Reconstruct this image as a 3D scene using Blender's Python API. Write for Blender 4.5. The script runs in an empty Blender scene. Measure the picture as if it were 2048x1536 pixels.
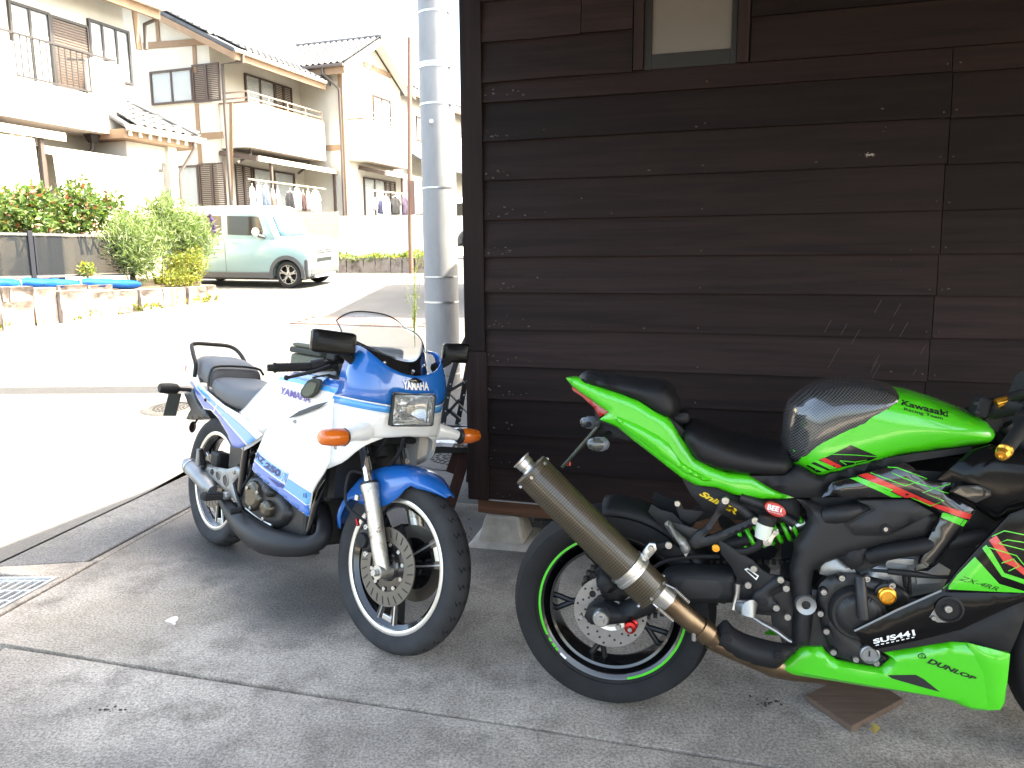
import bpy, bmesh, math, random
from mathutils import Vector as V, Matrix, noise as mnoise
from mathutils.bvhtree import BVHTree
from mathutils.geometry import tessellate_polygon
random.seed(7)
PI = math.pi
rad = math.radians
scene = bpy.context.scene
C = scene.collection

# ------------------------------------------------------------------ camera
FPX, PITCH, ROLL, CAMH = 1560.0, rad(9.4), 0.0078, 1.38
fwd = V((0, math.cos(PITCH), -math.sin(PITCH)))
up0 = V((1, 0, 0)).cross(fwd)
cr = V((1, 0, 0)) * math.cos(ROLL) - up0 * math.sin(ROLL)
cu = up0 * math.cos(ROLL) + V((1, 0, 0)) * math.sin(ROLL)
CAM = V((0, 0, CAMH))
cd = bpy.data.cameras.new('camera')
cam = bpy.data.objects.new('camera', cd)
C.objects.link(cam)
cam.matrix_world = Matrix(((cr.x, cu.x, -fwd.x, CAM.x), (cr.y, cu.y, -fwd.y, CAM.y), (cr.z, cu.z, -fwd.z, CAM.z), (0, 0, 0, 1)))
cd.sensor_width = 36
cd.lens = 36 * FPX / 2048
cd.clip_end = 500
cd.clip_start = 0.05
scene.camera = cam

# ------------------------------------------------------------------ sky, sun, exposure
SUN_EL, SUN_AZ = 55.0, 0.0          # the sun stands to the right of the picture (+X)
w = bpy.data.worlds.new('World')
scene.world = w
w.use_nodes = True
nt = w.node_tree
sky = nt.nodes.new('ShaderNodeTexSky')
sky.sky_type = 'NISHITA'
sky.sun_disc = False
sky.sun_elevation = rad(SUN_EL)
sky.sun_rotation = rad(90)
sky.air_density = 0.8
sky.dust_density = 4.5
sky.ozone_density = 1.0
bg = nt.nodes['Background']
nt.links.new(sky.outputs[0], bg.inputs[0])
bg.inputs[1].default_value = 0.13
sl = bpy.data.lights.new('sun', 'SUN')
sl.energy = 2.7
sl.angle = rad(0.53)
sl.color = (1.0, 0.975, 0.945)
so = bpy.data.objects.new('sun', sl)
C.objects.link(so)
sdir = V((math.cos(rad(SUN_EL)) * math.cos(rad(SUN_AZ)), math.cos(rad(SUN_EL)) * math.sin(rad(SUN_AZ)), math.sin(rad(SUN_EL))))
so.rotation_euler = sdir.to_track_quat('Z', 'Y').to_euler()
so.location = sdir * 30
scene.view_settings.view_transform = 'Standard'
scene.view_settings.look = 'None'
scene.view_settings.exposure = 3.55
scene.view_settings.use_white_balance = True
scene.view_settings.white_balance_temperature = 7700
scene.view_settings.white_balance_tint = 4
scene.view_settings.gamma = 1.0
scene.view_settings.use_curve_mapping = False
scene.render.engine = 'CYCLES'
cy = scene.cycles
cy.use_denoising = True
cy.max_bounces = 8
cy.diffuse_bounces = 4
cy.glossy_bounces = 4
cy.transmission_bounces = 6
cy.transparent_max_bounces = 12
cy.caustics_reflective = False
cy.caustics_refractive = False
cy.sample_clamp_indirect = 8.0


# ------------------------------------------------------------------ pixel <-> place helpers
def ray(x, y):
    return fwd + cr * ((x - 1024) / FPX) + cu * ((768 - y) / FPX)


SLOPE, Y0 = 0.062, 4.5


def gh(y):                      # height of the ground: flat yard, then a street that climbs away
    if y < Y0: return 0.0
    if y < 25: return SLOPE * (y - Y0)
    return SLOPE * (25 - Y0) + 0.01 * (y - 25)


def gz(x, y, z=0.0):
    d = ray(x, y)
    return CAM + d * ((z - CAMH) / d.z)


def gs(x, y):                   # a point of the street surface
    d = ray(x, y)
    p = CAM + d * ((-CAMH - SLOPE * Y0) / (d.z - SLOPE * d.y))
    return p if p.y > Y0 else gz(x, y)


def gd(x, y, depth):
    return CAM + ray(x, y) * depth


class Frame:
    """a place's own axes: x forward, y left, z up"""
    def __init__(s, o, ang, lean=0.0):
        s.o = V(o)
        f = V((math.cos(ang), math.sin(ang), 0))
        l = V((-math.sin(ang), math.cos(ang), 0))
        u = V((0, 0, 1))
        s.f = f
        s.u = u * math.cos(lean) + l * math.sin(lean)
        s.l = l * math.cos(lean) - u * math.sin(lean)
        s.m = Matrix(((s.f.x, s.l.x, s.u.x, s.o.x), (s.f.y, s.l.y, s.u.y, s.o.y), (s.f.z, s.l.z, s.u.z, s.o.z), (0, 0, 0, 1)))
        s.mi = s.m.inverted()
        s.c = s.mi @ CAM

    def d(s, x, y):
        return s.mi.to_3x3() @ ray(x, y)

    def X(s, x, y, u):
        d = s.d(x, y); return s.c + d * ((u - s.c.x) / d.x)

    def Y(s, x, y, v):
        d = s.d(x, y); return s.c + d * ((v - s.c.y) / d.y)

    def Z(s, x, y, v):
        d = s.d(x, y); return s.c + d * ((v - s.c.z) / d.z)

    def W(s, x, y, w):          # plane w metres to the right of the centre plane
        return s.Y(x, y, -w)

    def pix(s, p):
        d = s.m @ V(p) - CAM
        k = d.dot(fwd)
        return 1024 + FPX * d.dot(cr) / k, 768 - FPX * d.dot(cu) / k


# ------------------------------------------------------------------ things, labels
def tag(o, label=None, cat=None, group=None, kind=None):
    if label: o['label'] = label
    if cat: o['category'] = cat
    if group: o['group'] = group
    if kind: o['kind'] = kind
    return o


def thing(name, label, cat, loc=(0, 0, 0), group=None, mat4=None):
    o = bpy.data.objects.new(name, None)
    C.objects.link(o)
    o.empty_display_size = 0.1
    if mat4 is not None: o.matrix_world = mat4
    else: o.location = loc
    return tag(o, label, cat, group)


def copy_tree(o, parent=None):
    c = o.copy()
    C.objects.link(c)
    c.parent = parent
    for ch in o.children: copy_tree(ch, c)
    return c


# ------------------------------------------------------------------ materials
MATS = {}


def mat(name, col, rough=0.5, metal=0.0, coat=0.0, var=0.0, vscale=8.0, bump=0.0, bscale=60.0, alpha=1.0, trans=0.0, ior=1.45, emit=None, rvar=0.0, col2=None, spec=0.5, stretch=None, thresh=None, coatr=0.04, mscale=None, sheen=0.0):
    if name in MATS: return MATS[name]
    m = bpy.data.materials.new(name)
    MATS[name] = m
    m.use_nodes = True
    n = m.node_tree.nodes
    L = m.node_tree.links.new
    b = n['Principled BSDF']
    b.inputs['Base Color'].default_value = (*col, 1)
    b.inputs['Roughness'].default_value = rough
    b.inputs['Metallic'].default_value = metal
    b.inputs['Coat Weight'].default_value = coat
    b.inputs['Coat Roughness'].default_value = coatr
    b.inputs['Alpha'].default_value = alpha
    b.inputs['Transmission Weight'].default_value = trans
    b.inputs['IOR'].default_value = ior
    b.inputs['Specular IOR Level'].default_value = spec
    b.inputs['Sheen Weight'].default_value = sheen
    if emit:
        b.inputs['Emission Color'].default_value = (*emit[0], 1)
        b.inputs['Emission Strength'].default_value = emit[1]
    tc = None
    def coord(sc=None):
        nonlocal tc
        if tc is None: tc = n.new('ShaderNodeTexCoord')
        if sc is None and stretch is None: return tc.outputs['Object']
        mp = n.new('ShaderNodeMapping')
        mp.inputs['Scale'].default_value = sc or stretch
        L(tc.outputs['Object'], mp.inputs['Vector'])
        return mp.outputs[0]
    if var or col2 or rvar:
        t = n.new('ShaderNodeTexNoise')
        t.inputs['Scale'].default_value = vscale
        t.inputs['Detail'].default_value = 6
        t.inputs['Roughness'].default_value = 0.65
        L(coord(), t.inputs['Vector'])
        cr_ = n.new('ShaderNodeValToRGB')
        lo, hi = thresh or (0.3, 0.7)
        cr_.color_ramp.elements[0].position = lo
        cr_.color_ramp.elements[1].position = hi
        c2 = col2 or tuple(c * (1 - var) for c in col)
        c1 = col if col2 else tuple(min(1, c * (1 + var)) for c in col)
        cr_.color_ramp.elements[0].color = (*c2, 1)
        cr_.color_ramp.elements[1].color = (*c1, 1)
        L(t.outputs['Fac'], cr_.inputs['Fac'])
        L(cr_.outputs['Color'], b.inputs['Base Color'])
        if rvar:
            mr = n.new('ShaderNodeMapRange')
            mr.inputs['To Min'].default_value = max(0, rough - rvar)
            mr.inputs['To Max'].default_value = min(1, rough + rvar)
            L(t.outputs['Fac'], mr.inputs['Value'])
            L(mr.outputs[0], b.inputs['Roughness'])
    if bump:
        t2 = n.new('ShaderNodeTexNoise')
        t2.inputs['Scale'].default_value = bscale
        t2.inputs['Detail'].default_value = 4
        L(coord(), t2.inputs['Vector'])
        bp = n.new('ShaderNodeBump')
        bp.inputs['Strength'].default_value = bump
        bp.inputs['Distance'].default_value = 0.004
        L(t2.outputs['Fac'], bp.inputs['Height'])
        L(bp.outputs[0], b.inputs['Normal'])
    return m


def nodes_of(m):
    n = m.node_tree.nodes
    return n, m.node_tree.links.new, n['Principled BSDF']


# ------------------------------------------------------------------ mesh building
def spline(pts, n=6, closed=False):
    pts = [V(p) for p in pts]
    if len(pts) < 3: return pts
    out = []
    N = len(pts)
    rng = range(N) if closed else range(N - 1)
    for i in rng:
        p1, p2 = pts[i], pts[(i + 1) % N]
        p0 = pts[i - 1] if (closed or i > 0) else p1 * 2 - p2
        p3 = pts[(i + 2) % N] if (closed or i + 2 < N) else p2 * 2 - p1
        for k in range(n):
            t = k / n
            out.append(0.5 * ((2 * p1) + (p2 - p0) * t + (2 * p0 - 5 * p1 + 4 * p2 - p3) * t * t + (3 * p1 - p0 - 3 * p2 + p3) * t ** 3))
    if not closed: out.append(pts[-1])
    return out


def lerp(a, b, t): return a + (b - a) * t


class MB:
    def __init__(s):
        s.v, s.f, s.mi = [], [], []
        s.cur = 0

    def add(s, vs, fs):
        k = len(s.v)
        s.v += [V(p) for p in vs]
        s.f += [[k + i for i in f] for f in fs]
        s.mi += [s.cur] * len(fs)
        return s

    def box(s, c, size, rot=None):
        c = V(c); hx, hy, hz = [a / 2 for a in size]
        vs = [V((x, y, z)) for x in (-hx, hx) for y in (-hy, hy) for z in (-hz, hz)]
        if rot is not None: vs = [rot @ p for p in vs]
        return s.add([c + p for p in vs], [(0, 1, 3, 2), (4, 6, 7, 5), (0, 4, 5, 1), (2, 3, 7, 6), (0, 2, 6, 4), (1, 5, 7, 3)])

    def bx(s, x0, x1, y0, y1, z0, z1):
        return s.box(((x0 + x1) / 2, (y0 + y1) / 2, (z0 + z1) / 2), (abs(x1 - x0), abs(y1 - y0), abs(z1 - z0)))

    def bar(s, p0, p1, w, h, up=(0, 0, 1)):
        p0, p1 = V(p0), V(p1)
        d = (p1 - p0).normalized()
        a = d.cross(V(up))
        if a.length < 1e-4: a = d.cross(V((1, 0, 0)))
        a.normalize(); b = a.cross(d)
        vs = [p + a * (i * w / 2) + b * (j * h / 2) for p in (p0, p1) for i, j in ((-1, -1), (1, -1), (1, 1), (-1, 1))]
        return s.add(vs, [(3, 2, 1, 0), (4, 5, 6, 7), (0, 1, 5, 4), (1, 2, 6, 5), (2, 3, 7, 6), (3, 0, 4, 7)])

    def loft(s, rings, closed=True, caps=True):
        k = len(s.v); n = len(rings[0])
        for r in rings: s.v += [V(p) for p in r]
        c0 = len(s.f)
        for i in range(len(rings) - 1):
            for j in range(n if closed else n - 1):
                a, b = k + i * n + j, k + i * n + (j + 1) % n
                s.f.append([a, b, b + n, a + n])
        if caps and closed:
            s.f.append([k + j for j in range(n)][::-1])
            s.f.append([k + (len(rings) - 1) * n + j for j in range(n)])
        s.mi += [s.cur] * (len(s.f) - c0)
        return s

    def tube(s, pts, r, n=10, smooth=0, caps=True, flat=1.0):
        pts = [V(p) for p in pts]
        if smooth: 
            if isinstance(r, (list, tuple)):
                q = spline([V((a, 0, 0)) for a in r], smooth); r = [max(1e-4, a.x) for a in q]
            pts = spline(pts, smooth)
        if not isinstance(r, (list, tuple)): r = [r] * len(pts)
        rings = []
        a = None
        for i, p in enumerate(pts):
            t = (pts[min(i + 1, len(pts) - 1)] - pts[max(i - 1, 0)])
            if t.length < 1e-9: t = V((0, 0, 1))
            t.normalize()
            if a is None:
                a = t.cross(V((0, 0, 1)))
                if a.length < 0.1: a = t.cross(V((1, 0, 0)))
            a = a - t * a.dot(t)
            a.normalize(); b = t.cross(a)
            rings.append([p + (a * math.cos(q) + b * (math.sin(q) * flat)) * r[i] for q in [2 * PI * j / n for j in range(n)]])
        return s.loft(rings, True, caps)

    def cyl(s, p0, p1, r0, r1=None, n=20, caps=True):
        return s.tube([p0, p1], [r0, r0 if r1 is None else r1], n, caps=caps)

    def lathe(s, o, axis, prof, n=32, closed=False, caps=False, arc=None):
        o, ax = V(o), V(axis).normalized()
        a = ax.cross(V((0, 0, 1)))
        if a.length < 0.1: a = ax.cross(V((1, 0, 0)))
        a.normalize(); b = ax.cross(a)
        k = len(s.v); m = len(prof); c0 = len(s.f)
        for j in range(n):
            q = 2 * PI * j / n
            e = a * math.cos(q) + b * math.sin(q)
            s.v += [o + e * r + ax * h for r, h in prof]
        for j in range(n):
            for i in range(m if closed else m - 1):
                p0, p1 = k + j * m + i, k + j * m + (i + 1) % m
                q0, q1 = k + ((j + 1) % n) * m + i, k + ((j + 1) % n) * m + (i + 1) % m
                s.f.append([p0, p1, q1, q0])
        if caps:
            s.f.append([k + j * m for j in range(n)])
            s.f.append([k + j * m + m - 1 for j in range(n)][::-1])
        s.mi += [s.cur] * (len(s.f) - c0)
        return s

    def prism(s, pts, off):
        """polygon (3-D points, one plane) pushed by the vector off"""
        pts = [V(p) for p in pts]; off = V(off); n = len(pts); k = len(s.v)
        s.v += pts + [p + off for p in pts]
        c0 = len(s.f)
        tri = tessellate_polygon([pts])
        if n <= 4:
            s.f.append([k + i for i in range(n)][::-1]); s.f.append([k + n + i for i in range(n)])
        else:
            for t in tri:
                s.f.append([k + i for i in t]); s.f.append([k + n + i for i in reversed(t)])
        for i in range(n):
            j = (i + 1) % n
            s.f.append([k + i, k + j, k + n + j, k + n + i])
        s.mi += [s.cur] * (len(s.f) - c0)
        return s

    def grid(s, rows):
        k = len(s.v); n = len(rows[0]); c0 = len(s.f)
        for r in rows: s.v += [V(p) for p in r]
        for i in range(len(rows) - 1):
            for j in range(n - 1):
                a = k + i * n + j
                s.f.append([a, a + 1, a + n + 1, a + n])
        s.mi += [s.cur] * (len(s.f) - c0)
        return s

    def ball(s, c, r, n=12, sc=(1, 1, 1)):
        c = V(c)
        rings = []
        for i in range(1, n // 2):
            q = PI * i / (n // 2)
            rings.append([c + V((math.sin(q) * math.cos(2 * PI * j / n) * r * sc[0], math.sin(q) * math.sin(2 * PI * j / n) * r * sc[1], math.cos(q) * r * sc[2])) for j in range(n)])
        return s.loft(rings)

    def mesh(s, name):
        me = bpy.data.meshes.new(name)
        me.from_pydata([tuple(p) for p in s.v], [], s.f)
        if any(s.mi): me.polygons.foreach_set('material_index', s.mi)
        me.update()
        bm = bmesh.new(); bm.from_mesh(me)
        bmesh.ops.remove_doubles(bm, verts=bm.verts, dist=1e-5)
        bmesh.ops.recalc_face_normals(bm, faces=bm.faces)
        bm.to_mesh(me); bm.free()
        return me

    def build(s, name, m, parent=None, smooth=35, bevel=0, seg=2, solid=0, sub=0, world=False):
        me = s.mesh(name)
        for x in (m if isinstance(m, (list, tuple)) else [m]): me.materials.append(x)
        return put(name, me, parent, smooth, bevel, seg, solid, sub)


def put(name, me, parent=None, smooth=35, bevel=0, seg=2, solid=0, sub=0):
    if smooth:
        me.shade_smooth()
        if smooth < 180: me.set_sharp_from_angle(angle=rad(smooth))
    o = bpy.data.objects.new(name, me)
    C.objects.link(o)
    o.parent = parent
    if solid:
        md = o.modifiers.new('solid', 'SOLIDIFY'); md.thickness = solid; md.offset = -1
    if bevel:
        md = o.modifiers.new('bevel', 'BEVEL'); md.width = bevel; md.segments = seg; md.limit_method = 'ANGLE'; md.angle_limit = rad(30)
        md.harden_normals = False
    if sub:
        md = o.modifiers.new('sub', 'SUBSURF'); md.levels = sub; md.render_levels = sub
    return o


def bvh_of(objs, m4=None):
    """surface of some objects, in the parent's own axes"""
    dg = bpy.context.evaluated_depsgraph_get()
    vs, fs = [], []
    for o in objs:
        ev = o.evaluated_get(dg); me = ev.to_mesh(); k = len(vs)
        mm = o.matrix_local
        vs += [mm @ v.co for v in me.vertices]
        fs += [[k + i for i in p.vertices] for p in me.polygons]
        ev.to_mesh_clear()
    return BVHTree.FromPolygons(vs, fs)


def poly_mesh(polys, maxlen):
    """2-D polygons -> small triangles (verts 2-D, faces)"""
    bm = bmesh.new()
    for poly in polys:
        vs = [bm.verts.new((p[0], p[1], 0)) for p in poly]
        for t in tessellate_polygon([[V((p[0], p[1], 0)) for p in poly]]):
            try: bm.faces.new([vs[i] for i in t])
            except ValueError: pass
    for _ in range(7):
        es = [e for e in bm.edges if e.calc_length() > maxlen]
        if not es: break
        bmesh.ops.subdivide_edges(bm, edges=es, cuts=1)
        bmesh.ops.triangulate(bm, faces=[f for f in bm.faces if len(f.verts) > 3])
    bm.verts.ensure_lookup_table(); bm.verts.index_update()
    out = [tuple(v.co.xy) for v in bm.verts], [[v.index for v in f.verts] for f in bm.faces]
    bm.free()
    return out


def decal(name, m, parent, fr, bvh, polys=None, lift=0.0012, maxlen=14, mesh2=None, label=None, mirror=False):
    """thin paint or sticker laid on a surface: outlines are traced, then dropped onto the body"""
    vs, fs = mesh2 or poly_mesh(polys, maxlen)
    out, dep, miss = [], [], []
    for x, y in vs:
        d = fr.d(x, y).normalized()
        h, nrm, _, _ = bvh.ray_cast(fr.c, d)
        if h is None: out.append(None); miss.append((len(out) - 1, d)); continue
        if nrm.dot(d) > 0: nrm = -nrm
        dep.append((h - fr.c).length)
        out.append(h + nrm * lift)
    if dep:
        dep.sort(); md_ = dep[len(dep) // 2]
        for i, d in miss:               # just past an edge: pull the point back onto the rim
            h, nrm, _, q = bvh.find_nearest(fr.c + d * md_, 0.05)
            if h is not None: out[i] = h - d * lift
    idx, pv = {}, []
    for i, p in enumerate(out):
        if p is not None: idx[i] = len(pv); pv.append(p)
    pf = [[idx[i] for i in f] for f in fs if all(i in idx for i in f)]
    pf = [f for f in pf if max((pv[f[0]] - pv[f[1]]).length, (pv[f[1]] - pv[f[2]]).length, (pv[f[2]] - pv[f[0]]).length) < 0.12]
    if mirror:
        k = len(pv); pv += [V((p.x, -p.y, p.z)) for p in pv]; pf += [[k + i for i in f][::-1] for f in pf]
    me = bpy.data.meshes.new(name)
    me.from_pydata([tuple(p) for p in pv], [], pf)
    me.materials.append(m)
    o = put(name, me, parent, 180)
    if label: o['label'] = label
    return o


def text_mesh(txt, bold=0.0, shear=0.0, spacing=1.0):
    cu_ = bpy.data.curves.new('txt', 'FONT')
    cu_.body = txt; cu_.size = 1; cu_.offset = bold; cu_.shear = shear; cu_.space_character = spacing; cu_.resolution_u = 4
    o = bpy.data.objects.new('txt', cu_); C.objects.link(o)
    dg = bpy.context.evaluated_depsgraph_get(); dg.update()
    ev = o.evaluated_get(dg); me = ev.to_mesh()
    vs = [tuple(v.co.xy) for v in me.vertices]; fs = [list(p.vertices) for p in me.polygons]
    ev.to_mesh_clear()
    bpy.data.objects.remove(o); bpy.data.curves.remove(cu_)
    x0 = min(v[0] for v in vs); x1 = max(v[0] for v in vs); y0 = min(v[1] for v in vs); y1 = max(v[1] for v in vs)
    return [((x - x0) / (x1 - x0), (y - y0) / (y1 - y0)) for x, y in vs], fs


def quad_text(txt, q, **k):
    """lettering fitted in a four-cornered box q = bottom-left, bottom-right, top-right, top-left"""
    vs, fs = text_mesh(txt, **k)
    a, b, c, d = [V((p[0], p[1])) for p in q]
    tris = []
    for f in fs:
        for i in range(1, len(f) - 1): tris.append([f[0], f[i], f[i + 1]])
    return [tuple(a * (1 - s) * (1 - t) + b * s * (1 - t) + c * s * t + d * (1 - s) * t) for s, t in vs], tris


def text3(name, txt, m, parent, a, b, d, nrm, lift=0.002, depth=0, **k):
    """flat lettering on a plane: corners a (bottom-left), b (bottom-right), d (top-left)"""
    vs, fs = text_mesh(txt, **k)
    a, b, d, nrm = V(a), V(b), V(d), V(nrm)
    me = bpy.data.meshes.new(name)
    me.from_pydata([tuple(a + (b - a) * s + (d - a) * t + nrm * lift) for s, t in vs], [], fs)
    me.materials.append(m)
    return put(name, me, parent, 0)

# ================================================================== ground, drive, street
def ground_material(name, light, dark, stain, speck=0.35, scale=1.2, patch=None):
    m = mat(name, light, 0.9, spec=0.25)
    n, L, b = nodes_of(m)
    tc = n.new('ShaderNodeTexCoord')
    def noi(s, d=6, r=0.6):
        t = n.new('ShaderNodeTexNoise'); t.inputs['Scale'].default_value = s; t.inputs['Detail'].default_value = d; t.inputs['Roughness'].default_value = r
        L(tc.outputs['Object'], t.inputs['Vector']); return t.outputs['Fac']
    def ramp(f, lo, hi):
        r = n.new('ShaderNodeMapRange'); r.inputs['From Min'].default_value = lo; r.inputs['From Max'].default_value = hi; r.clamp = True
        L(f, r.inputs['Value']); return r.outputs[0]
    def mix(f, a, c, blend='MIX'):
        x = n.new('ShaderNodeMix'); x.data_type = 'RGBA'; x.blend_type = blend
        if isinstance(f, float): x.inputs[0].default_value = f
        else: L(f, x.inputs[0])
        for k, q in ((6, a), (7, c)):
            if isinstance(q, tuple): x.inputs[k].default_value = (*q, 1)
            else: L(q, x.inputs[k])
        return x.outputs[2]
    big = ramp(noi(scale, 5, 0.6), 0.36, 0.64)
    col = mix(big, dark, light)
    med = ramp(noi(scale * 6, 6, 0.7), 0.45, 0.7)
    col = mix(med, col, stain)
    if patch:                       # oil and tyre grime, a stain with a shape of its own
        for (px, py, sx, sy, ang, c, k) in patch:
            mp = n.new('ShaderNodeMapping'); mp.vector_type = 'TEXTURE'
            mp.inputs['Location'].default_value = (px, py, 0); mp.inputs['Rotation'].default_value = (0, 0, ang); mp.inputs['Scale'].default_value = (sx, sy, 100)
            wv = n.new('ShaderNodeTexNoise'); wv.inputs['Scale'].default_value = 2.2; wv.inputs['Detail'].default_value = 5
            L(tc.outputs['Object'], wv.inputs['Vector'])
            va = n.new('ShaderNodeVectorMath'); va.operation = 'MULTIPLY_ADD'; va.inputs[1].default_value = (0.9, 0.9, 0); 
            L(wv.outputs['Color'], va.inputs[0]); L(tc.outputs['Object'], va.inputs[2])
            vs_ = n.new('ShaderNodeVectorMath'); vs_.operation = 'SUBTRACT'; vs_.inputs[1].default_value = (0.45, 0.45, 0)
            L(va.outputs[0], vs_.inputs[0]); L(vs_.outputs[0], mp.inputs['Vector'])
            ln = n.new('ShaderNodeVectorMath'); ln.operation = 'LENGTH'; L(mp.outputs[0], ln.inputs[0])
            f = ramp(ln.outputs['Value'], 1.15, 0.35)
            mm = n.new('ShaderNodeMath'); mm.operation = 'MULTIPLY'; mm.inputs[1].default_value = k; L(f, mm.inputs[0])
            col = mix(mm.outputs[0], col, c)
    fine = ramp(noi(110, 4, 0.8), 0.40, 0.60)
    sp = mix(fine, tuple(1 - speck for _ in range(3)), (1.0, 1.0, 1.0))
    col = mix(1.0, col, sp, 'MULTIPLY')
    vo = n.new('ShaderNodeTexVoronoi'); vo.inputs['Scale'].default_value = 95; L(tc.outputs['Object'], vo.inputs['Vector'])
    gr = ramp(vo.outputs['Distance'], 0.20, 0.06)
    pick = ramp(noi(38, 2), 0.56, 0.62)
    gm = n.new('ShaderNodeMath'); gm.operation = 'MULTIPLY'; L(gr, gm.inputs[0]); L(pick, gm.inputs[1])
    g2 = n.new('ShaderNodeMath'); g2.operation = 'MULTIPLY'; g2.inputs[1].default_value = 0.5; L(gm.outputs[0], g2.inputs[0])
    col = mix(g2.outputs[0], col, (0.5, 0.48, 0.45))
    L(col, b.inputs['Base Color'])
    bp = n.new('ShaderNodeBump'); bp.inputs['Strength'].default_value = 0.55; bp.inputs['Distance'].default_value = 0.003
    hb = n.new('ShaderNodeMath'); hb.operation = 'ADD'; L(noi(220, 3, 0.7), hb.inputs[0]); L(noi(45, 4, 0.7), hb.inputs[1])
    L(hb.outputs[0], bp.inputs['Height']); L(bp.outputs[0], b.inputs['Normal'])
    return m


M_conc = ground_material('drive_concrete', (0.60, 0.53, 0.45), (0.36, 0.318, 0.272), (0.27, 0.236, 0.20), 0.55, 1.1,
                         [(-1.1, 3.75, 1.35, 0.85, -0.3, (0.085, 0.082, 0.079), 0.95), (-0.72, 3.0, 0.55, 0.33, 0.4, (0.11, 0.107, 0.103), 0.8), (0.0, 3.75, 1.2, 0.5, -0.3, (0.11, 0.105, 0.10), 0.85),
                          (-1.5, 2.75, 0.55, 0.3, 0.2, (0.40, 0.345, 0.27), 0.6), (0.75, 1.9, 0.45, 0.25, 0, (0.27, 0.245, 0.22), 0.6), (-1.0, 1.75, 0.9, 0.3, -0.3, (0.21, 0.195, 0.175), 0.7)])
M_street = ground_material('street_asphalt', (0.15, 0.146, 0.14), (0.115, 0.112, 0.108), (0.13, 0.127, 0.122), 0.4, 0.6)
M_patch = ground_material('patch_asphalt', (0.20, 0.197, 0.193), (0.13, 0.128, 0.127), (0.15, 0.148, 0.146), 0.5, 2.0)
M_yard = ground_material('yard_asphalt', (0.13, 0.125, 0.12), (0.07, 0.068, 0.066), (0.09, 0.087, 0.083), 0.5, 1.5)

SH = Frame((-0.19, 3.66, 0), rad(-17.06))       # the shed: x along the boarded wall, y towards its back


def shp(s, t, z=0.0): return SH.m @ V((s, t, z))


ys = [-40, -15, -6, 0, 3, 4.5, 6, 8, 10, 12, 14, 16, 18, 20, 22, 25, 30, 40, 60, 100, 160]
rows = [[V((x, y, gh(y) - 0.07)) for x in (-90, -40, -20, -10, -5, 0, 5, 10, 20, 40, 90)] for y in ys]
tag(MB().grid(rows).build('ground', M_yard, smooth=180), 'earth and asphalt ground running under the yard and houses', 'ground', kind='structure')

# gutter line between drive and street, and the joint across the drive
G0, G1, G2 = V((-2.06, 2.60, 0)), V((-1.79, 4.12, 0)), V((-1.68, 4.72, 0))
def gx(y): return lerp(G0.x, G2.x, (y - G0.y) / (G2.y - G0.y))
def jy(x): return 2.122 - 0.276 * x
far = [shp(s, 0.55) for s in (-1.70, 6.0)]
# street sheet: everything left of the gutter, then the whole width beyond
sm = MB()
yy = [-12, -4, 0, 2, 2.6, 3.2, 3.8, 4.5, 4.9, 5.6, 6.5, 8, 10, 12, 14, 16, 18, 20, 22, 25, 32]
rows = []
for y in yy:
    xr = (gx(y) - 0.4575) if y <= 4.9 else 12
    rows.append([V((lerp(-40, xr, k / 8), y, gh(y))) for k in range(9)])
i = yy.index(4.9)
sm.grid(rows[:i + 1])
b0 = [[V((lerp(-40, gx(4.9) - 0.46, k / 8), y, gh(y))) for k in range(9)] for y in yy[i:]]
sm.grid(b0)
b1 = [[V((lerp(gx(4.9) - 0.46, 14, k / 8), y, gh(y) - 0.002)) for k in range(9)] for y in yy[i:]]
sm.grid(b1)
sm.grid([[shp(-1.70 + k * 7.7 / 8, 0.53) - V((0, 0, 0.004)) for k in range(9)], [V((lerp(gx(4.9) - 0.46, 14, k / 8), 4.9, gh(4.9) - 0.002)) for k in range(9)]])
tag(sm.build('street', M_street, smooth=180), 'pale asphalt street climbing away from the drive', 'street', kind='structure')

# the drive: separate slabs with an open joint
drive = tag(bpy.data.objects.new('driveway', None), 'stained concrete drive under both motorcycles', 'driveway', kind='structure')
C.objects.link(drive)


def rough_edge(a, b, n=40, amp=0.006):
    a, b = V(a), V(b); d = (b - a); nn = V((-d.y, d.x, 0)).normalized()
    return [a + d * (i / n) + nn * (mnoise.noise(V((a.x + i * 0.37, a.y, 1.3))) * amp) for i in range(n)]


def slab(pts, h=0.09, z=0.0, m=None, name='slab'):
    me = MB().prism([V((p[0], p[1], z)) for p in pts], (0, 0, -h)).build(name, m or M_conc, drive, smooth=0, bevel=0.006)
    return me


JL, JR = V((gx(2.7), jy(gx(2.7)), 0)), V((6.0, jy(6.0), 0))
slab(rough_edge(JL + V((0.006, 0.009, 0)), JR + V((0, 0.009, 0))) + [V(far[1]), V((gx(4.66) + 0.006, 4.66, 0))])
slab(rough_edge(JR - V((0, 0.009, 0)), JL - V((-0.006, 0.009, 0))) + [V((gx(2.7) - 0.05, -4, 0)), V((6, -4, 0))])
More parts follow.
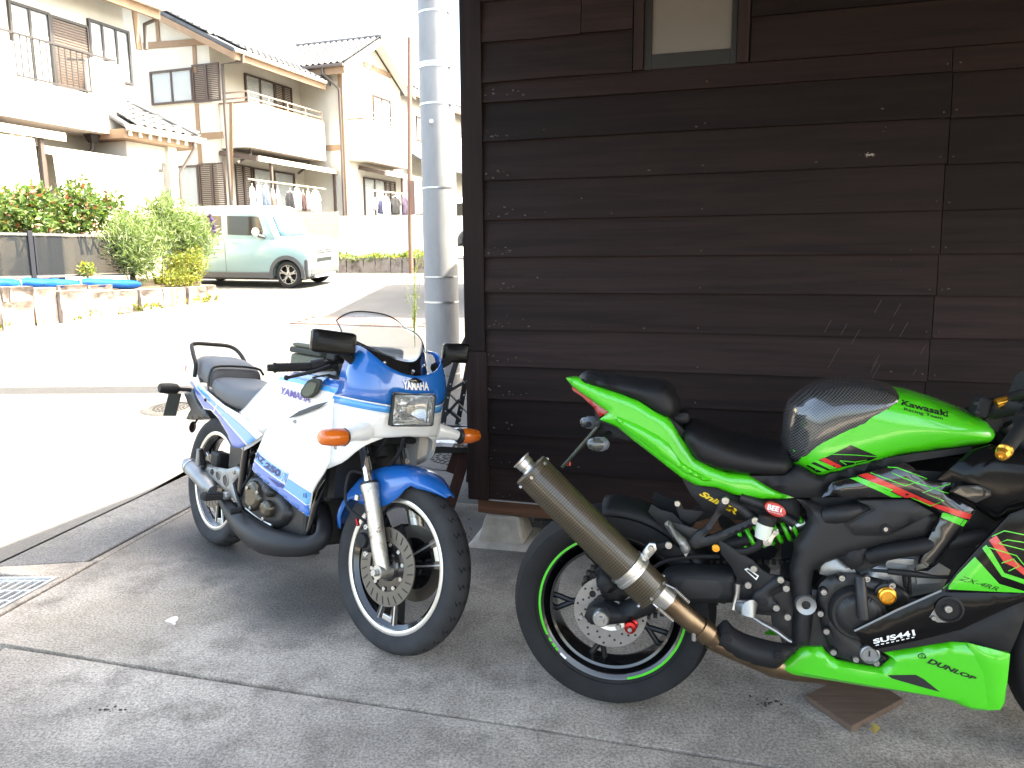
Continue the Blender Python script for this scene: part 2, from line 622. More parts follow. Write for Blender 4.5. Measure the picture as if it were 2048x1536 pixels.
# strip along the gutter: concrete end piece with the grate, asphalt infill beyond
st = 0.455
def gl(y, off): return (gx(y) - off, y)
slab([gl(3.42, 0.012), gl(3.36, st), gl(3.31, st), gl(3.24, 0.05), gl(3.24, 0.012)], name='gutter_slab')
slab([gl(3.24, 0.012), gl(3.24, 0.05), gl(2.2, 0.05), gl(2.2, 0.012)], name='gutter_slab')
slab([gl(2.195, 0.03), gl(2.195, st), (gx(-4) - .45, -4), (gx(2.7) - .06, -4)], name='gutter_slab')
slab([gl(2.2, st), gl(3.31, st), gl(3.31, 0.40), gl(2.2, 0.40)], name='gutter_slab')
slab([gl(3.435, 0.07), gl(4.9, 0.05), gl(4.9, st), gl(3.375, st)], m=M_patch, z=-0.004, name='asphalt_patch')
slab([gl(3.435, 0.055), gl(4.9, 0.035), gl(4.9, 0.012), gl(3.435, 0.012)], z=-0.006, name='gutter_slab')

M_galv = mat('galvanised_steel', (0.58, 0.59, 0.59), 0.5, 0.35, var=0.12, vscale=25, rvar=0.12)
g = thing('drain_grate', 'galvanised steel drain grate set in the gutter at the left edge', 'drain grate')
gy0, gy1 = 2.22, 3.235
for k in range(9):
    off = 0.07 + k * 0.039
    a, b = gl(gy0, off), gl(gy1, off)
    MB().bar((*a, -0.022), (*b, -0.022), 0.006, 0.036).build('bar', M_galv, g, smooth=0)
for k in range(11):
    y = gy0 + 0.02 + k * (gy1 - gy0 - 0.04) / 10
    MB().bar((*gl(y, 0.062), -0.010), (*gl(y, 0.392), -0.010), 0.006, 0.012).build('crossbar', M_galv, g, smooth=0)
f = MB()
for a, b in ((gl(gy0, 0.058), gl(gy1, 0.058)), (gl(gy1, 0.056), gl(gy1, 0.396)), (gl(gy1, 0.394), gl(gy0, 0.394))):
    f.bar((*a, -0.016), (*b, -0.016), 0.01, 0.04)
f.build('frame', M_galv, g, smooth=0)

# manhole covers
M_iron = mat('cast_iron', (0.085, 0.08, 0.076), 0.7, 0.4, var=0.3, vscale=12, bump=0.4, bscale=40)
def manhole(p, r, label, name='manhole_cover', slope=True):
    rx = math.atan(SLOPE) if slope else 0
    o = thing(name, label, 'manhole cover', mat4=Matrix.Translation(p) @ Matrix.Rotation(rx, 4, 'X'), group='manhole covers')
    MB().lathe((0, 0, 0), (0, 0, 1), [(0.0001, 0.004), (r, 0.004), (r + 0.012, 0.0005)], 40).build('lid', M_iron, o)
    MB().lathe((0, 0, 0), (0, 0, 1), [(r + 0.02, 0.0), (r + 0.02, 0.009), (r + 0.07, 0.009), (r + 0.085, 0.0)], 40).build('ring', M_iron, o)
    q = MB()
    for ring in range(1, 5):
        n = 7 * ring
        for k in range(n):
            a = 2 * PI * k / n + ring
            q.box((math.cos(a) * r * ring / 4.6, math.sin(a) * r * ring / 4.6, 0.006), (r * 0.13, r * 0.08, 0.008), Matrix.Rotation(a, 3, 'Z'))
    tag(q.build('tread_blocks', M_iron, o, smooth=0), kind='stuff')
manhole(gs(342, 817) + V((0, 0, 0.002)), 0.155, 'round iron manhole cover in the sunlit street behind the blue motorcycle')
mp_ = gz(912, 925); manhole(V((mp_.x, mp_.y, gh(mp_.y) + 0.001)), 0.19, 'small round manhole cover in the shade beside the dark shed')

# weathered-brick strip and cement joint in the street
M_brickr = mat('paver_brick', (0.22, 0.13, 0.10), 0.85, var=0.25, vscale=6, bump=0.3)
bs = tag(bpy.data.objects.new('paver_strip', None), 'strip of reddish paver bricks across the street by the shadow edge', 'pavers', kind='structure'); C.objects.link(bs)
a, b = gs(596, 647), gs(760, 652)
ang = math.atan2(b.y - a.y, b.x - a.x)
pb = MB().box((0, 0, 0), (0.205, 0.098, 0.03)).mesh('brick'); pb.materials.append(M_brickr)
for r in range(7):
    for k in range(9):
        o = bpy.data.objects.new('brick', pb); C.objects.link(o); o.parent = bs
        p = a + V((math.cos(ang), math.sin(ang), 0)) * (k * 0.215 + (r % 2) * 0.1) + V((-math.sin(ang), math.cos(ang), 0)) * (r * 0.108)
        o.location = (p.x, p.y, gh(p.y) + 0.0); o.rotation_euler = (math.atan(SLOPE), 0, ang)

# ================================================================== the boarded shed
def wood(name, col, col2, axis_scale, chips=0.0, rough=0.62, randamt=0.45):
    m = mat(name, col, rough, spec=0.14)
    n, L, b = nodes_of(m)
    tc = n.new('ShaderNodeTexCoord'); oi = n.new('ShaderNodeObjectInfo')
    ad = n.new('ShaderNodeVectorMath'); ad.operation = 'MULTIPLY_ADD'; ad.inputs[1].default_value = (7.3, 3.1, 5.7)
    cx = n.new('ShaderNodeCombineXYZ')
    for k in range(3): L(oi.outputs['Random'], cx.inputs[k])
    L(cx.outputs[0], ad.inputs[0]); L(tc.outputs['Object'], ad.inputs[2])
    mp = n.new('ShaderNodeMapping'); mp.inputs['Scale'].default_value = axis_scale; L(ad.outputs[0], mp.inputs['Vector'])
    t = n.new('ShaderNodeTexNoise'); t.inputs['Scale'].default_value = 1.0; t.inputs['Detail'].default_value = 8; t.inputs['Roughness'].default_value = 0.7; t.inputs['Distortion'].default_value = 0.6
    L(mp.outputs[0], t.inputs['Vector'])
    r = n.new('ShaderNodeValToRGB'); r.color_ramp.elements[0].position = 0.32; r.color_ramp.elements[1].position = 0.7
    r.color_ramp.elements[0].color = (*col2, 1); r.color_ramp.elements[1].color = (*col, 1)
    L(t.outputs['Fac'], r.inputs['Fac'])
    hs = n.new('ShaderNodeHueSaturation'); L(r.outputs['Color'], hs.inputs['Color'])
    vr = n.new('ShaderNodeMapRange'); vr.inputs['To Min'].default_value = 1 - randamt; vr.inputs['To Max'].default_value = 1 + randamt
    L(oi.outputs['Random'], vr.inputs['Value']); L(vr.outputs[0], hs.inputs['Value'])
    out = hs.outputs['Color']
    if chips:
        c = n.new('ShaderNodeTexNoise'); c.inputs['Scale'].default_value = 22; c.inputs['Detail'].default_value = 6; c.inputs['Roughness'].default_value = 0.75; L(ad.outputs[0], c.inputs['Vector'])
        c2 = n.new('ShaderNodeTexNoise'); c2.inputs['Scale'].default_value = 2.3; c2.inputs['Detail'].default_value = 2; L(ad.outputs[0], c2.inputs['Vector'])
        mu = n.new('ShaderNodeMath'); mu.operation = 'MULTIPLY'; L(c.outputs['Fac'], mu.inputs[0]); L(c2.outputs['Fac'], mu.inputs[1])
        mr = n.new('ShaderNodeMapRange'); mr.inputs['From Min'].default_value = chips; mr.inputs['From Max'].default_value = chips + 0.02; L(mu.outputs[0], mr.inputs['Value'])
        mx = n.new('ShaderNodeMix'); mx.data_type = 'RGBA'; L(mr.outputs[0], mx.inputs[0]); L(out, mx.inputs[6]); mx.inputs[7].default_value = (0.30, 0.26, 0.22, 1)
        out = mx.outputs[2]
    L(out, b.inputs['Base Color'])
    bp = n.new('ShaderNodeBump'); bp.inputs['Strength'].default_value = 0.35; bp.inputs['Distance'].default_value = 0.002; L(t.outputs['Fac'], bp.inputs['Height']); L(bp.outputs[0], b.inputs['Normal'])
    return m


M_wood = wood('stained_board', (0.0245, 0.0142, 0.0130), (0.0098, 0.0064, 0.0060), (1.3, 30, 26), chips=0.475)
M_woodv = wood('stained_post', (0.0265, 0.0155, 0.0138), (0.0108, 0.007, 0.0065), (30, 30, 1.5), chips=0.43)
M_sill = wood('raw_sill', (0.13, 0.065, 0.04), (0.05, 0.03, 0.02), (1.5, 30, 30))
M_dark = mat('dark_felt', (0.012, 0.011, 0.010), 0.9)  # one even near-black tone for the sheathing
shed = thing('shed', 'dark brown timber shed clad in overlapping horizontal boards with a small window', 'shed', mat4=SH.m)
rowpx = [-70, 5, 86, 167, 208, 286, 363, 440, 515, 585, 657, 729, 795, 862, 928, 992]
zs = [SH.Y(968, y, 0).z for y in rowpx]
ZB = zs[-1]
def sx(px, py): return SH.Y(px, py, 0).x
sj = [sx(1908, 110), sx(1852, 770)]
wx0, wx1 = sx(1268, 100), sx(1499, 100)
wz0 = SH.Y(1280, 142, 0).z
LEN = 5.6
rnd = random.Random(3)
for i in range(len(zs) - 1):
    zt, zb = zs[i], zs[i + 1]
    # spans of this row
    if i < 3:
        spans = [(0.075, wx0 - 0.004), (wx1 + 0.004, LEN)]
        if i == 1: spans = [(0.075, sx(1164, 30) - 0.0015), (sx(1164, 30) + 0.0015, wx0 - 0.004), (wx1 + 0.004, LEN)]
    else:
        q = sj[0] + (sj[1] - sj[0]) * (i / 14) + rnd.uniform(-0.006, 0.006)
        spans = [(0.075, q - 0.0015), (q + 0.0015, LEN)]
    for a, b in spans:
        jz = rnd.uniform(-0.003, 0.003); jo = rnd.uniform(-0.002, 0.003)
        sag = rnd.uniform(-0.004, 0.004)
        pts = lambda x, dz: [V((x, -0.005, zt + 0.012)), V((x, -0.024 - jo, zb + jz + dz)), V((x, -0.008 - jo, zb + jz + dz)), V((x, 0.006, zt + 0.012))]
        n = max(2, int((b - a) / 0.35))
        rings = [pts(lerp(a, b, k / n), sag * math.sin(PI * k / n) + mnoise.noise(V((a + k, i, 0))) * 0.0016) for k in range(n + 1)]
        MB().loft(rings).build('plank', M_wood, shed, smooth=0)
        # nail heads near board ends
for i in range(2, len(zs) - 1):
    for px in ((1158, 1172) if i == 2 else ()) :
        pass
nails = MB()
for i in range(3, len(zs) - 1):
    q = sj[0] + (sj[1] - sj[0]) * (i / 14)
    for dx in (-0.022, 0.022, -0.9, -1.75):
        z = zs[i + 1] + 0.028 + rnd.uniform(-.006, .006)
        nails.cyl((q + dx + rnd.uniform(-.006, .006), -0.018, z), (q + dx, -0.0262, z), 0.0035, n=6)
tag(nails.build('nail_heads', mat('rusty_nail', (0.08, 0.05, 0.035), 0.7, 0.5), shed), kind='stuff')
fl = MB(); rf_ = random.Random(17)          # flaked paint and pale scrapes, mostly along the lower edges of boards
for k in range(110):
    i = rf_.randrange(3, len(zs) - 1); s_ = 0.09 + abs(rf_.gauss(0, .10)) if k < 75 else rf_.uniform(.1, 2.6)
    z = zs[i + 1] + .012 + abs(rf_.gauss(0, .022 if k < 110 else .05)); r_ = rf_.uniform(.0015, .006)
    t_ = (z - zs[i + 1]) / max(.01, zs[i] - zs[i + 1]); y_ = -.0285 + .019 * t_
    n_ = 6; a0 = rf_.uniform(0, 6)
    fl.add([V((s_ + math.cos(a0 + j) * r_ * rf_.uniform(.6, 1.8), y_ + 0.0, z + math.sin(a0 + j) * r_ * rf_.uniform(.4, 1))) for j in range(n_)], [tuple(range(n_))])
for k in range(14):
    x_, y2 = rf_.uniform(1640, 1840), rf_.uniform(620, 760); q = SH.Y(x_, y2, -.026); L_ = rf_.uniform(.02, .07)
    fl.add([q, q + V((L_ * .45, 0, L_)), q + V((L_ * .45 + .002, 0, L_)), q + V((.002, 0, 0))], [(0, 1, 2, 3)])
tag(fl.build('paint_flakes', mat('flaked_paint', (0.07, 0.055, 0.048), 0.9), shed, smooth=0), kind='stuff')
# corner board (two lengths), inner felt, side wall, window
zsplit = SH.Y(950, 701, 0).z
MB().prism([V((-0.022, -0.032, zsplit + 0.001)), V((0.078, -0.032, zsplit + 0.001)), V((0.078, -0.032, 2.75)), V((-0.022, -0.032, 2.75))], (0, 0.022, 0)).build('corner_board', M_woodv, shed, smooth=0, bevel=0.002)
MB().prism([V((-0.018, -0.030, ZB - 0.012)), V((0.084, -0.030, ZB - 0.012)), V((0.084, -0.030, zsplit - 0.001)), V((-0.018, -0.030, zsplit - 0.001))], (0, 0.022, 0)).build('corner_board', M_woodv, shed, smooth=0, bevel=0.002)
MB().bx(-0.026, -0.002, -0.0095, 0.09, ZB - 0.01, 2.74).build('corner_board', M_woodv, shed, smooth=0, bevel=0.002)
MB().bx(0.0, wx0 + 0.03, 0.008, 0.03, ZB + 0.01, 2.74).bx(wx1 - 0.03, LEN, 0.008, 0.03, ZB + 0.01, 2.74).bx(wx0 + 0.03, wx1 - 0.03, 0.009, 0.03, ZB + 0.01, wz0 + 0.02).build('sheathing', M_dark, shed, smooth=0)
MB().bx(0.0, 0.03, 0.091, 3.9, ZB, 2.74).bx(LEN, LEN - 0.03, 0.031, 3.9, ZB, 2.74).bx(0.031, LEN - 0.031, 3.87, 3.9, ZB, 2.74).bx(0.031, LEN - .031, 0.04, 3.86, ZB + 0.002, ZB + 0.05).build('side_wall', M_woodv, shed, smooth=0)
MB().bx(0.02, LEN, -0.002, 0.10, ZB - 0.085, ZB - 0.004).build('sill_beam', M_sill, shed, smooth=0, bevel=0.004)
MB().bx(0.0, 0.4, -0.025, 0.0, ZB - 0.012, ZB - 0.006).build('flashing', mat('grey_flashing', (0.35, 0.33, 0.31), 0.6, 0.3), shed, smooth=0)
win = MB().bx(wx0 + 0.002, wx0 + 0.042, -0.03, 0.01, wz0 - 0.001, 2.72).build('window', M_woodv, shed, smooth=0, bevel=0.002)
MB().bx(wx1 - 0.048, wx1 - 0.002, -0.03, 0.01, wz0 - 0.001, 2.72).build('trim', M_woodv, win, smooth=0, bevel=0.002)
ix0, ix1 = sx(1305, 60), sx(1463, 60)
izb = SH.Y(1300, 111, 0).z
M_sash = mat('brown_sash', (0.012, 0.010, 0.009), 0.45, 0.3)
MB().bx(wx0 + 0.043, ix0, -0.012, 0.012, wz0, 2.7).bx(ix1, wx1 - 0.049, -0.012, 0.012, wz0, 2.7).bx(ix0, ix1, -0.0118, 0.012, wz0, izb).build('sash', M_sash, win, smooth=0, bevel=0.002)
MB().bx(ix0, ix1, 0.0, 0.006, izb, 2.7).build('pane', mat('frosted_pane', (0.115, 0.098, 0.08), 0.4, var=0.06, vscale=3, bump=0.1, bscale=150), win, smooth=0)

# footings under the shed
M_block = mat('footing_concrete', (0.30, 0.28, 0.25), 0.9, var=0.3, vscale=9, bump=0.5, bscale=50)
def footing(s, t, label, k=1.0):
    o = thing('footing_block', label, 'footing block', mat4=SH.m @ Matrix.Translation((s, t, 0)) @ Matrix.Rotation(0.06, 4, 'Z'), group='footings under the shed')
    H = ZB - 0.087
    r = lambda h, q: [V((x * q, y * q, h)) for x, y in ((-1, -1), (1, -1), (1, 1), (-1, 1))]
    MB().loft([r(-0.01, 0.118), r(H * 0.18, 0.112), r(H, 0.082)]).build('pier', M_block, o, smooth=0, bevel=0.012)
    MB().loft([r(-0.02, 0.17), r(0.012, 0.15), r(0.02, 0.12)]).build('mortar_bed', M_block, o, smooth=0, bevel=0.01)
bl = SH.mi @ gz(1003, 1082)
footing(bl.x + 0.01, 0.06, 'grey tapered concrete footing under the left corner of the dark shed')
footing(bl.x + 1.5, 0.06, 'concrete footing under the shed behind the green motorcycle')
footing(bl.x + 0.05, 1.9, 'concrete footing deep under the left side of the shed')

# shed and carport roof: one roof carried over the parking place, edge 0.3 m left of the wall
M_roof = mat('roof_sheet', (0.20, 0.20, 0.20), 0.6, 0.2)
M_rafter = wood('rafter', (0.20, 0.13, 0.085), (0.11, 0.07, 0.045), (2, 30, 30))
roof = thing('carport_roof', 'roof reaching from the shed over the parked motorcycles', 'roof', mat4=SH.m)
MB().bx(-0.215, 6.4, -3.9, 4.2, 2.84, 2.88).build('roof_deck', M_roof, roof, smooth=0)
MB().bx(-0.245, -0.218, -3.9, 4.2, 2.765, 2.89).bx(-0.217, 6.4, -3.93, -3.905, 2.765, 2.89).build('fascia', M_woodv, roof, smooth=0)
for k in range(9):
    MB().bx(-0.21, 6.39, -3.7 + k * 0.44, -3.65 + k * 0.44, 2.77, 2.838).build('rafter', M_rafter, roof, smooth=0)
for s, t in ((6.2, -3.75), (6.2, -0.4), (3.1, -3.8)):
    MB().bx(s - 0.05, s + 0.05, t - 0.05, t + 0.05, 0.0, 2.76).build('post', M_woodv, roof, smooth=0, bevel=0.004)

# ================================================================== utility pole, weeds, odds and ends beside the shed
M_pole = mat('galvanised_pole', (0.24, 0.245, 0.25), 0.55, 0.15, var=0.14, vscale=7, rvar=0.12, stretch=(1, 1, 0.35), bump=0.08, bscale=30)
pb_ = V((-0.638, 7.17, gh(7.17)))
PX = lambda y: SH  # placeholder axis
def pz(y): return CAMH + (gd(885, y, 1).z - CAMH) * 7.17 / gd(885, y, 1).y
pole = thing('utility_pole', 'tall galvanised steel utility pole standing left of the shed', 'utility pole', loc=pb_)
zt = 9.0
rr = lambda z: 0.157 - 0.002 * z
MB().tube([(0, 0, -0.1), (0, 0, 1.2), (0, 0, 2.5), (0, 0, 4), (0, 0, zt)], [rr(0), rr(1.2), rr(2.5), rr(4), rr(zt)], 40).build('shaft', M_pole, pole)
M_strap = mat('steel_strap', (0.62, 0.63, 0.64), 0.3, 0.9)
for y, wd in ((29, 0.008), (131, 0.012), (137, 0.008), (211, 0.008), (377, 0.006), (553, 0.006), (603, 0.008), (745, 0.008)):
    z = pz(y) - pb_.z
    MB().lathe((0, 0, z), (0, 0, 1), [(rr(z), -wd), (rr(z) + 0.003, -wd), (rr(z) + 0.003, wd), (rr(z), wd)], 40).build('strap', M_strap, pole)
    if y in (29, 211, 137):
        MB().box((rr(z) * 0.80, -rr(z) * 0.60, z), (0.03, 0.022, 0.03), Matrix.Rotation(-0.6, 3, 'Z')).cyl((rr(z) * 0.8, -rr(z) * 0.6, z), (rr(z) * 0.8 + 0.03, -rr(z) * 0.6 - 0.03, z - 0.005), 0.007, n=8).build('buckle', M_strap, pole)
for y, dx in ((3, -0.05), (250, -0.05)):
    z = pz(y) - pb_.z
    p = V((dx, -math.sqrt(rr(z) ** 2 - dx * dx), z))
    MB().cyl(p, p + V((0.012, -0.06, 0.0)), 0.009, n=10).cyl(p + V((0.012, -0.055, 0)), p + V((0.015, -0.068, 0)), 0.018, n=12).build('step_bolt', M_strap, pole)
MB().bar((-1.1, 0, zt - 0.6), (1.1, 0, zt - 0.6), 0.08, 0.09).build('crossarm', M_pole, pole, smooth=0)
# service cables from the pole to the neighbour's eaves: their shadows cross the street
M_cable = mat('black_cable', (0.02, 0.02, 0.02), 0.6)
for k, (z0, e, lab) in enumerate(((5.85, V((0.9, 12.4, 6.0)), 'thick service cable running from the utility pole over the street'), (6.3, V((1.3, 13.4, 6.1)), 'thinner upper service cable running from the utility pole'), (5.4, V((0.6, 11.9, 5.9)), 'lowest service cable running from the utility pole'))):
    a = V((pb_.x, pb_.y, z0 + pb_.z))
    pts = [a.lerp(e, t / 14) - V((0, 0, 0.35 * (1 - (2 * t / 14 - 1) ** 2))) for t in range(15)]
    tag(MB().tube(pts, 0.016 if k == 0 else 0.010, 6).build('service_cable', M_cable), lab, 'cable', 'service cables')

# leaf clouds: many small quads in one mesh (a crown or a stem's foliage)
def leaf_mesh(name, pts, size, mats, seed=1, up=0.3, aspect=0.5, droop=None, fold=True, var=0.4):
    r = random.Random(seed)
    vs, fs, mi = [], [], []
    for p in pts:
        p = V(p)
        d = V((r.gauss(0, 1), r.gauss(0, 1), r.gauss(0, 1) * 0.7 + up)).normalized()
        if droop is not None: d = (d + V(droop)).normalized()
        s = size * r.uniform(1 - var, 1 + var)
        a = d.cross(V((r.gauss(0, 1), r.gauss(0, 1), r.gauss(0, 1)))).normalized()
        nrm = d.cross(a)
        k = len(vs)
        h = s * aspect * 0.5
        vs += [p, p + d * s * 0.45 + a * h + nrm * (h * 0.3), p + d * s, p + d * s * 0.45 - a * h + nrm * (h * 0.3)]
        m_ = r.randrange(len(mats))
        fs += [(k, k + 1, k + 2), (k, k + 2, k + 3)]; mi += [m_, m_]
    me = bpy.data.meshes.new(name)
    me.from_pydata([tuple(v) for v in vs], [], fs)
    for m in mats: me.materials.append(m)
    me.polygons.foreach_set('material_index', mi)
    return me


def leaf_mat(name, col, tr=0.35, rough=0.45):
    m = mat(name, col, rough, var=0.25, vscale=3)
    n, L, b = nodes_of(m)
    out = n['Material Output']
    t = n.new('ShaderNodeBsdfTranslucent'); t.inputs['Color'].default_value = (min(1, col[0] * 1.5), min(1, col[1] * 1.5), col[2] * 0.8, 1)
    mx = n.new('ShaderNodeMixShader'); mx.inputs[0].default_value = tr
    L(b.outputs[0], mx.inputs[1]); L(t.outputs[0], mx.inputs[2]); L(mx.outputs[0], out.inputs['Surface'])
    return m


LM_dark = leaf_mat('leaf_dark', (0.045, 0.085, 0.025))
LM_mid = leaf_mat('leaf_mid', (0.075, 0.13, 0.035))
LM_lite = leaf_mat('leaf_light', (0.12, 0.18, 0.055))
LM_silver = leaf_mat('leaf_silver', (0.19, 0.24, 0.12))
LM_yell = leaf_mat('leaf_yellow', (0.24, 0.23, 0.03))
LM_red = leaf_mat('leaf_red', (0.17, 0.065, 0.04))
LM_olive = leaf_mat('leaf_olive', (0.14, 0.15, 0.03))
LM_purple = leaf_mat('flower_purple', (0.10, 0.04, 0.22))
M_stem = mat('green_stem', (0.13, 0.16, 0.05), 0.7)
M_bark = mat('bark', (0.10, 0.075, 0.055), 0.9, var=0.3, vscale=15)


def weed(base, h, n, seed, label, spread=0.25, group=None, leaf=0.035, dens=26, mats=None):
    r = random.Random(seed)
    o = thing('weed', label, 'weed', loc=base, group=group)
    pts = []
    st = MB()
    for k in range(n):
        a = r.uniform(0, 2 * PI); q = spread * r.uniform(0.2, 1); hh = h * r.uniform(0.6, 1)
        path = [V((math.cos(a) * q * t * t, math.sin(a) * q * t * t, hh * t)) + V((r.gauss(0, .01), r.gauss(0, .01), 0)) * t for t in (0, .2, .4, .6, .8, 1)]
        st.tube(path, [0.005, 0.0045, 0.004, 0.003, 0.002, 0.001], 5, smooth=3)
        sp = spline(path, 8)
        for j in range(dens):
            p = sp[r.randrange(len(sp) // 4, len(sp))]
            pts.append(p + V((r.gauss(0, .018), r.gauss(0, .018), r.gauss(0, .01))))
    st.build('stem', M_stem, o)
    me = leaf_mesh('foliage', pts, leaf, mats or [LM_lite, LM_olive], seed, 0.5, 0.35)
    put('foliage', me, o, 0)
    return o


p = gs(826, 700)
weed((p.x, p.y + 0.2, gh(p.y + 0.2)), 1.25, 7, 4, 'tall thin yellow-green weed growing beside the utility pole', 0.28)

# ------------------------------------------------------------------ wooden trestle with a peeling white board, beside the shed
M_redwood = wood('old_red_timber', (0.075, 0.032, 0.024), (0.03, 0.016, 0.013), (20, 20, 2), randamt=0.2)
M_whitepaint = mat('peeling_white', (0.72, 0.70, 0.67), 0.6, col2=(0.16, 0.12, 0.09), thresh=(0.40, 0.46), vscale=14, bump=0.3)
p_leg = gz(893, 1030)
tr = thing('trestle', 'dark red wooden trestle standing between the shed and the blue motorcycle', 'trestle', loc=(p_leg.x, p_leg.y, 0))
D0 = p_leg.y
def tl(px, py, y): return gd(px, py, 1) * 0 + (CAM + ray(px, py) * ((y - 0) / ray(px, py).y)) - V((p_leg.x, p_leg.y, 0))
MB().bar(tl(893, 1032, D0), tl(935, 895, D0 + 0.10), 0.06, 0.05, (0, 1, 0)).build('leg', M_redwood, tr, smooth=0, bevel=0.003)
MB().bar(tl(893, 1032, D0) + V((0.10, 0.62, 0)), tl(935, 895, D0 + 0.10) + V((0.02, 0.36, 0)), 0.06, 0.05, (0, 1, 0)).build('leg', M_redwood, tr, smooth=0, bevel=0.003)
MB().bar(tl(925, 875, D0 + 0.1), tl(900, 945, D0 + 0.06), 0.05, 0.035, (0, 1, 0)).build('brace', M_redwood, tr, smooth=0, bevel=0.003)
q0 = tl(815, 934, D0 + 0.55); q1 = tl(905, 985, D0 + 0.1)
MB().bar(q0, q1, 0.05, 0.03).build('stretcher', M_redwood, tr, smooth=0, bevel=0.003)
MB().bar(tl(815, 934, D0 + .55), tl(815, 934, D0 + .55) + V((0, 0, -tl(815, 934, D0 + .55).z)), 0.04, 0.03, (0, 1, 0)).build('leg', M_redwood, tr, smooth=0)
zb_ = tl(900, 884, D0 + 0.2).z
MB().bx(-0.16, 0.42, 0.05, 0.17, zb_ - 0.025, zb_ + 0.012).build('rail', mat('black_rail', (0.025, 0.024, 0.024), 0.5), tr, smooth=0, bevel=0.003)
zw = zb_ + 0.014
rw = rough_edge((-0.14, 0.03, 0), (0.5, 0.02, 0), 16, 0.03)
tag(MB().prism([V((p.x, p.y, zw)) + V((p_leg.x, p_leg.y, 0)) for p in rw] + [V((p_leg.x + 0.5, p_leg.y + 0.42, zw)), V((p_leg.x - 0.10, p_leg.y + 0.40, zw))], (0, 0, 0.022)).build('board', M_whitepaint, None, smooth=0, bevel=0.003), 'weathered board with flaking white paint lying on the trestle', 'board')

# black perforated plastic ramp leaning by the pole
M_blkpl = mat('black_plastic', (0.018, 0.018, 0.019), 0.5, var=0.2, vscale=20, rvar=0.1)
RY = 5.35
def rp(px, py, y=RY): return CAM + ray(px, py) * (y / ray(px, py).y)
rb = rp(900, 850)
ramp_ = thing('ramp_stand', 'black plastic truss stand with rivets leaning between pole and shed', 'stand', loc=(rb.x, rb.y, gh(rb.y)))
def rl(px, py, y=RY): return rp(px, py, y) - V((rb.x, rb.y, gh(rb.y)))
def strip(pts, wd, name, y=RY):
    pp = spline([rl(a, b, y) for a, b in pts], 6)
    m_ = MB()
    for dy in (0.0,):
        rings = []
        for i, p in enumerate(pp):
            t = (pp[min(i + 1, len(pp) - 1)] - pp[max(0, i - 1)]).normalized()
            s = V((-t.z, 0, t.x)) * (wd / 2)
            rings.append([p + s, p + s + V((0, 0.045, 0)), p - s + V((0, 0.045, 0)), p - s])
        m_.loft(rings)
    return m_.build(name, M_blkpl, ramp_, smooth=30, bevel=0.002)
strip([(884, 862), (893, 800), (905, 748), (920, 705), (938, 668)], 0.036, 'arch')
strip([(912, 862), (924, 800), (934, 740), (944, 690)], 0.036, 'arch', RY + 0.12)
for a, b in (((886, 838), (918, 800)), ((890, 815), (921, 842)), ((897, 783), (928, 765)), ((885, 852), (940, 856))):
    strip([a, b], 0.020, 'web')
rv = MB()
for px, py in ((888, 846), (891, 822), (896, 795), (901, 768), (919, 846), (922, 820), (928, 790), (933, 762)):
    c = rl(px, py); rv.cyl(c + V((0, -0.004, 0)), c + V((0, -0.008, 0)), 0.006, n=8)
tag(rv.build('rivets', M_strap, ramp_), kind='stuff')
strip([(886, 775), (945, 838)], 0.006, 'tie_rod', RY - 0.03)

# board under the green motorcycle's stand, dropping, dry leaf, debris
M_plyw = wood('stand_board', (0.17, 0.115, 0.085), (0.10, 0.07, 0.052), (5, 40, 30), rough=0.8)
c4 = [gz(*q) for q in ((1610, 1402), (1702, 1467), (1806, 1410), (1716, 1352))]
tag(MB().prism([V((p.x, p.y, 0.002)) for p in c4], (0, 0, 0.02)).build('stand_board', M_plyw, None, smooth=0, bevel=0.003), 'weathered brown plywood offcut lying under the green motorcycle', 'board')
M_drop = mat('bird_dropping', (0.75, 0.74, 0.70), 0.8)
dp = [gz(*q) for q in ((330, 1243), (337, 1239), (341, 1237), (346, 1235), (354, 1234), (357, 1237), (355, 1242), (350, 1245), (352, 1249), (348, 1251), (345, 1247), (338, 1245))]
tag(MB().prism([V((p.x, p.y, 0.0005)) for p in dp], (0, 0, 0.003)).build('bird_dropping', M_drop), 'white bird dropping on the concrete left of the blue motorcycle', 'dropping')
M_dryleaf = mat('dry_leaf', (0.35, 0.24, 0.06), 0.7)
pl_ = gz(1752, 1462)
tag(MB().add([pl_ + V(q) for q in ((-.012, -.02, .004), (0.008, -.012, .018), (.012, .02, .006), (-.004, .012, .02), (-.016, .004, .002))], [(0, 1, 3), (1, 2, 3), (0, 3, 4)]).build('dry_leaf', M_dryleaf, None, smooth=0), 'curled yellow leaf beside the plywood offcut', 'leaf')
M_dirt = mat('dirt_crumbs', (0.05, 0.038, 0.028), 0.95)
rnd = random.Random(11)
def crumbs(px, py, n, rad_, label):
    p = gz(px, py); m_ = MB()
    for k in range(n):
        a = rnd.uniform(0, 2 * PI); q = rad_ * abs(rnd.gauss(0, .6)); s = rnd.uniform(.0012, .0038)
        m_.box((p.x + math.cos(a) * q * 1.6, p.y + math.sin(a) * q * .7, s * .4), (s * 2.4, s * 1.4, s), Matrix.Rotation(a, 3, 'Z'))
    tag(m_.build('dirt_crumbs', M_dirt, None, smooth=0), label, 'dirt', kind='stuff')
crumbs(215, 1420, 16, 0.03, 'crumbs of dry dirt on the concrete')
crumbs(1530, 1408, 22, 0.04, 'dark crumbs on the concrete beside the rear tyre')
crumbs(985, 1072, 220, 0.16, 'grit and litter gathered round the shed footing')
crumbs(1090, 1040, 260, 0.22, 'grit and litter lying under the shed')
crumbs(905, 985, 120, 0.20, 'leaf litter under the trestle')

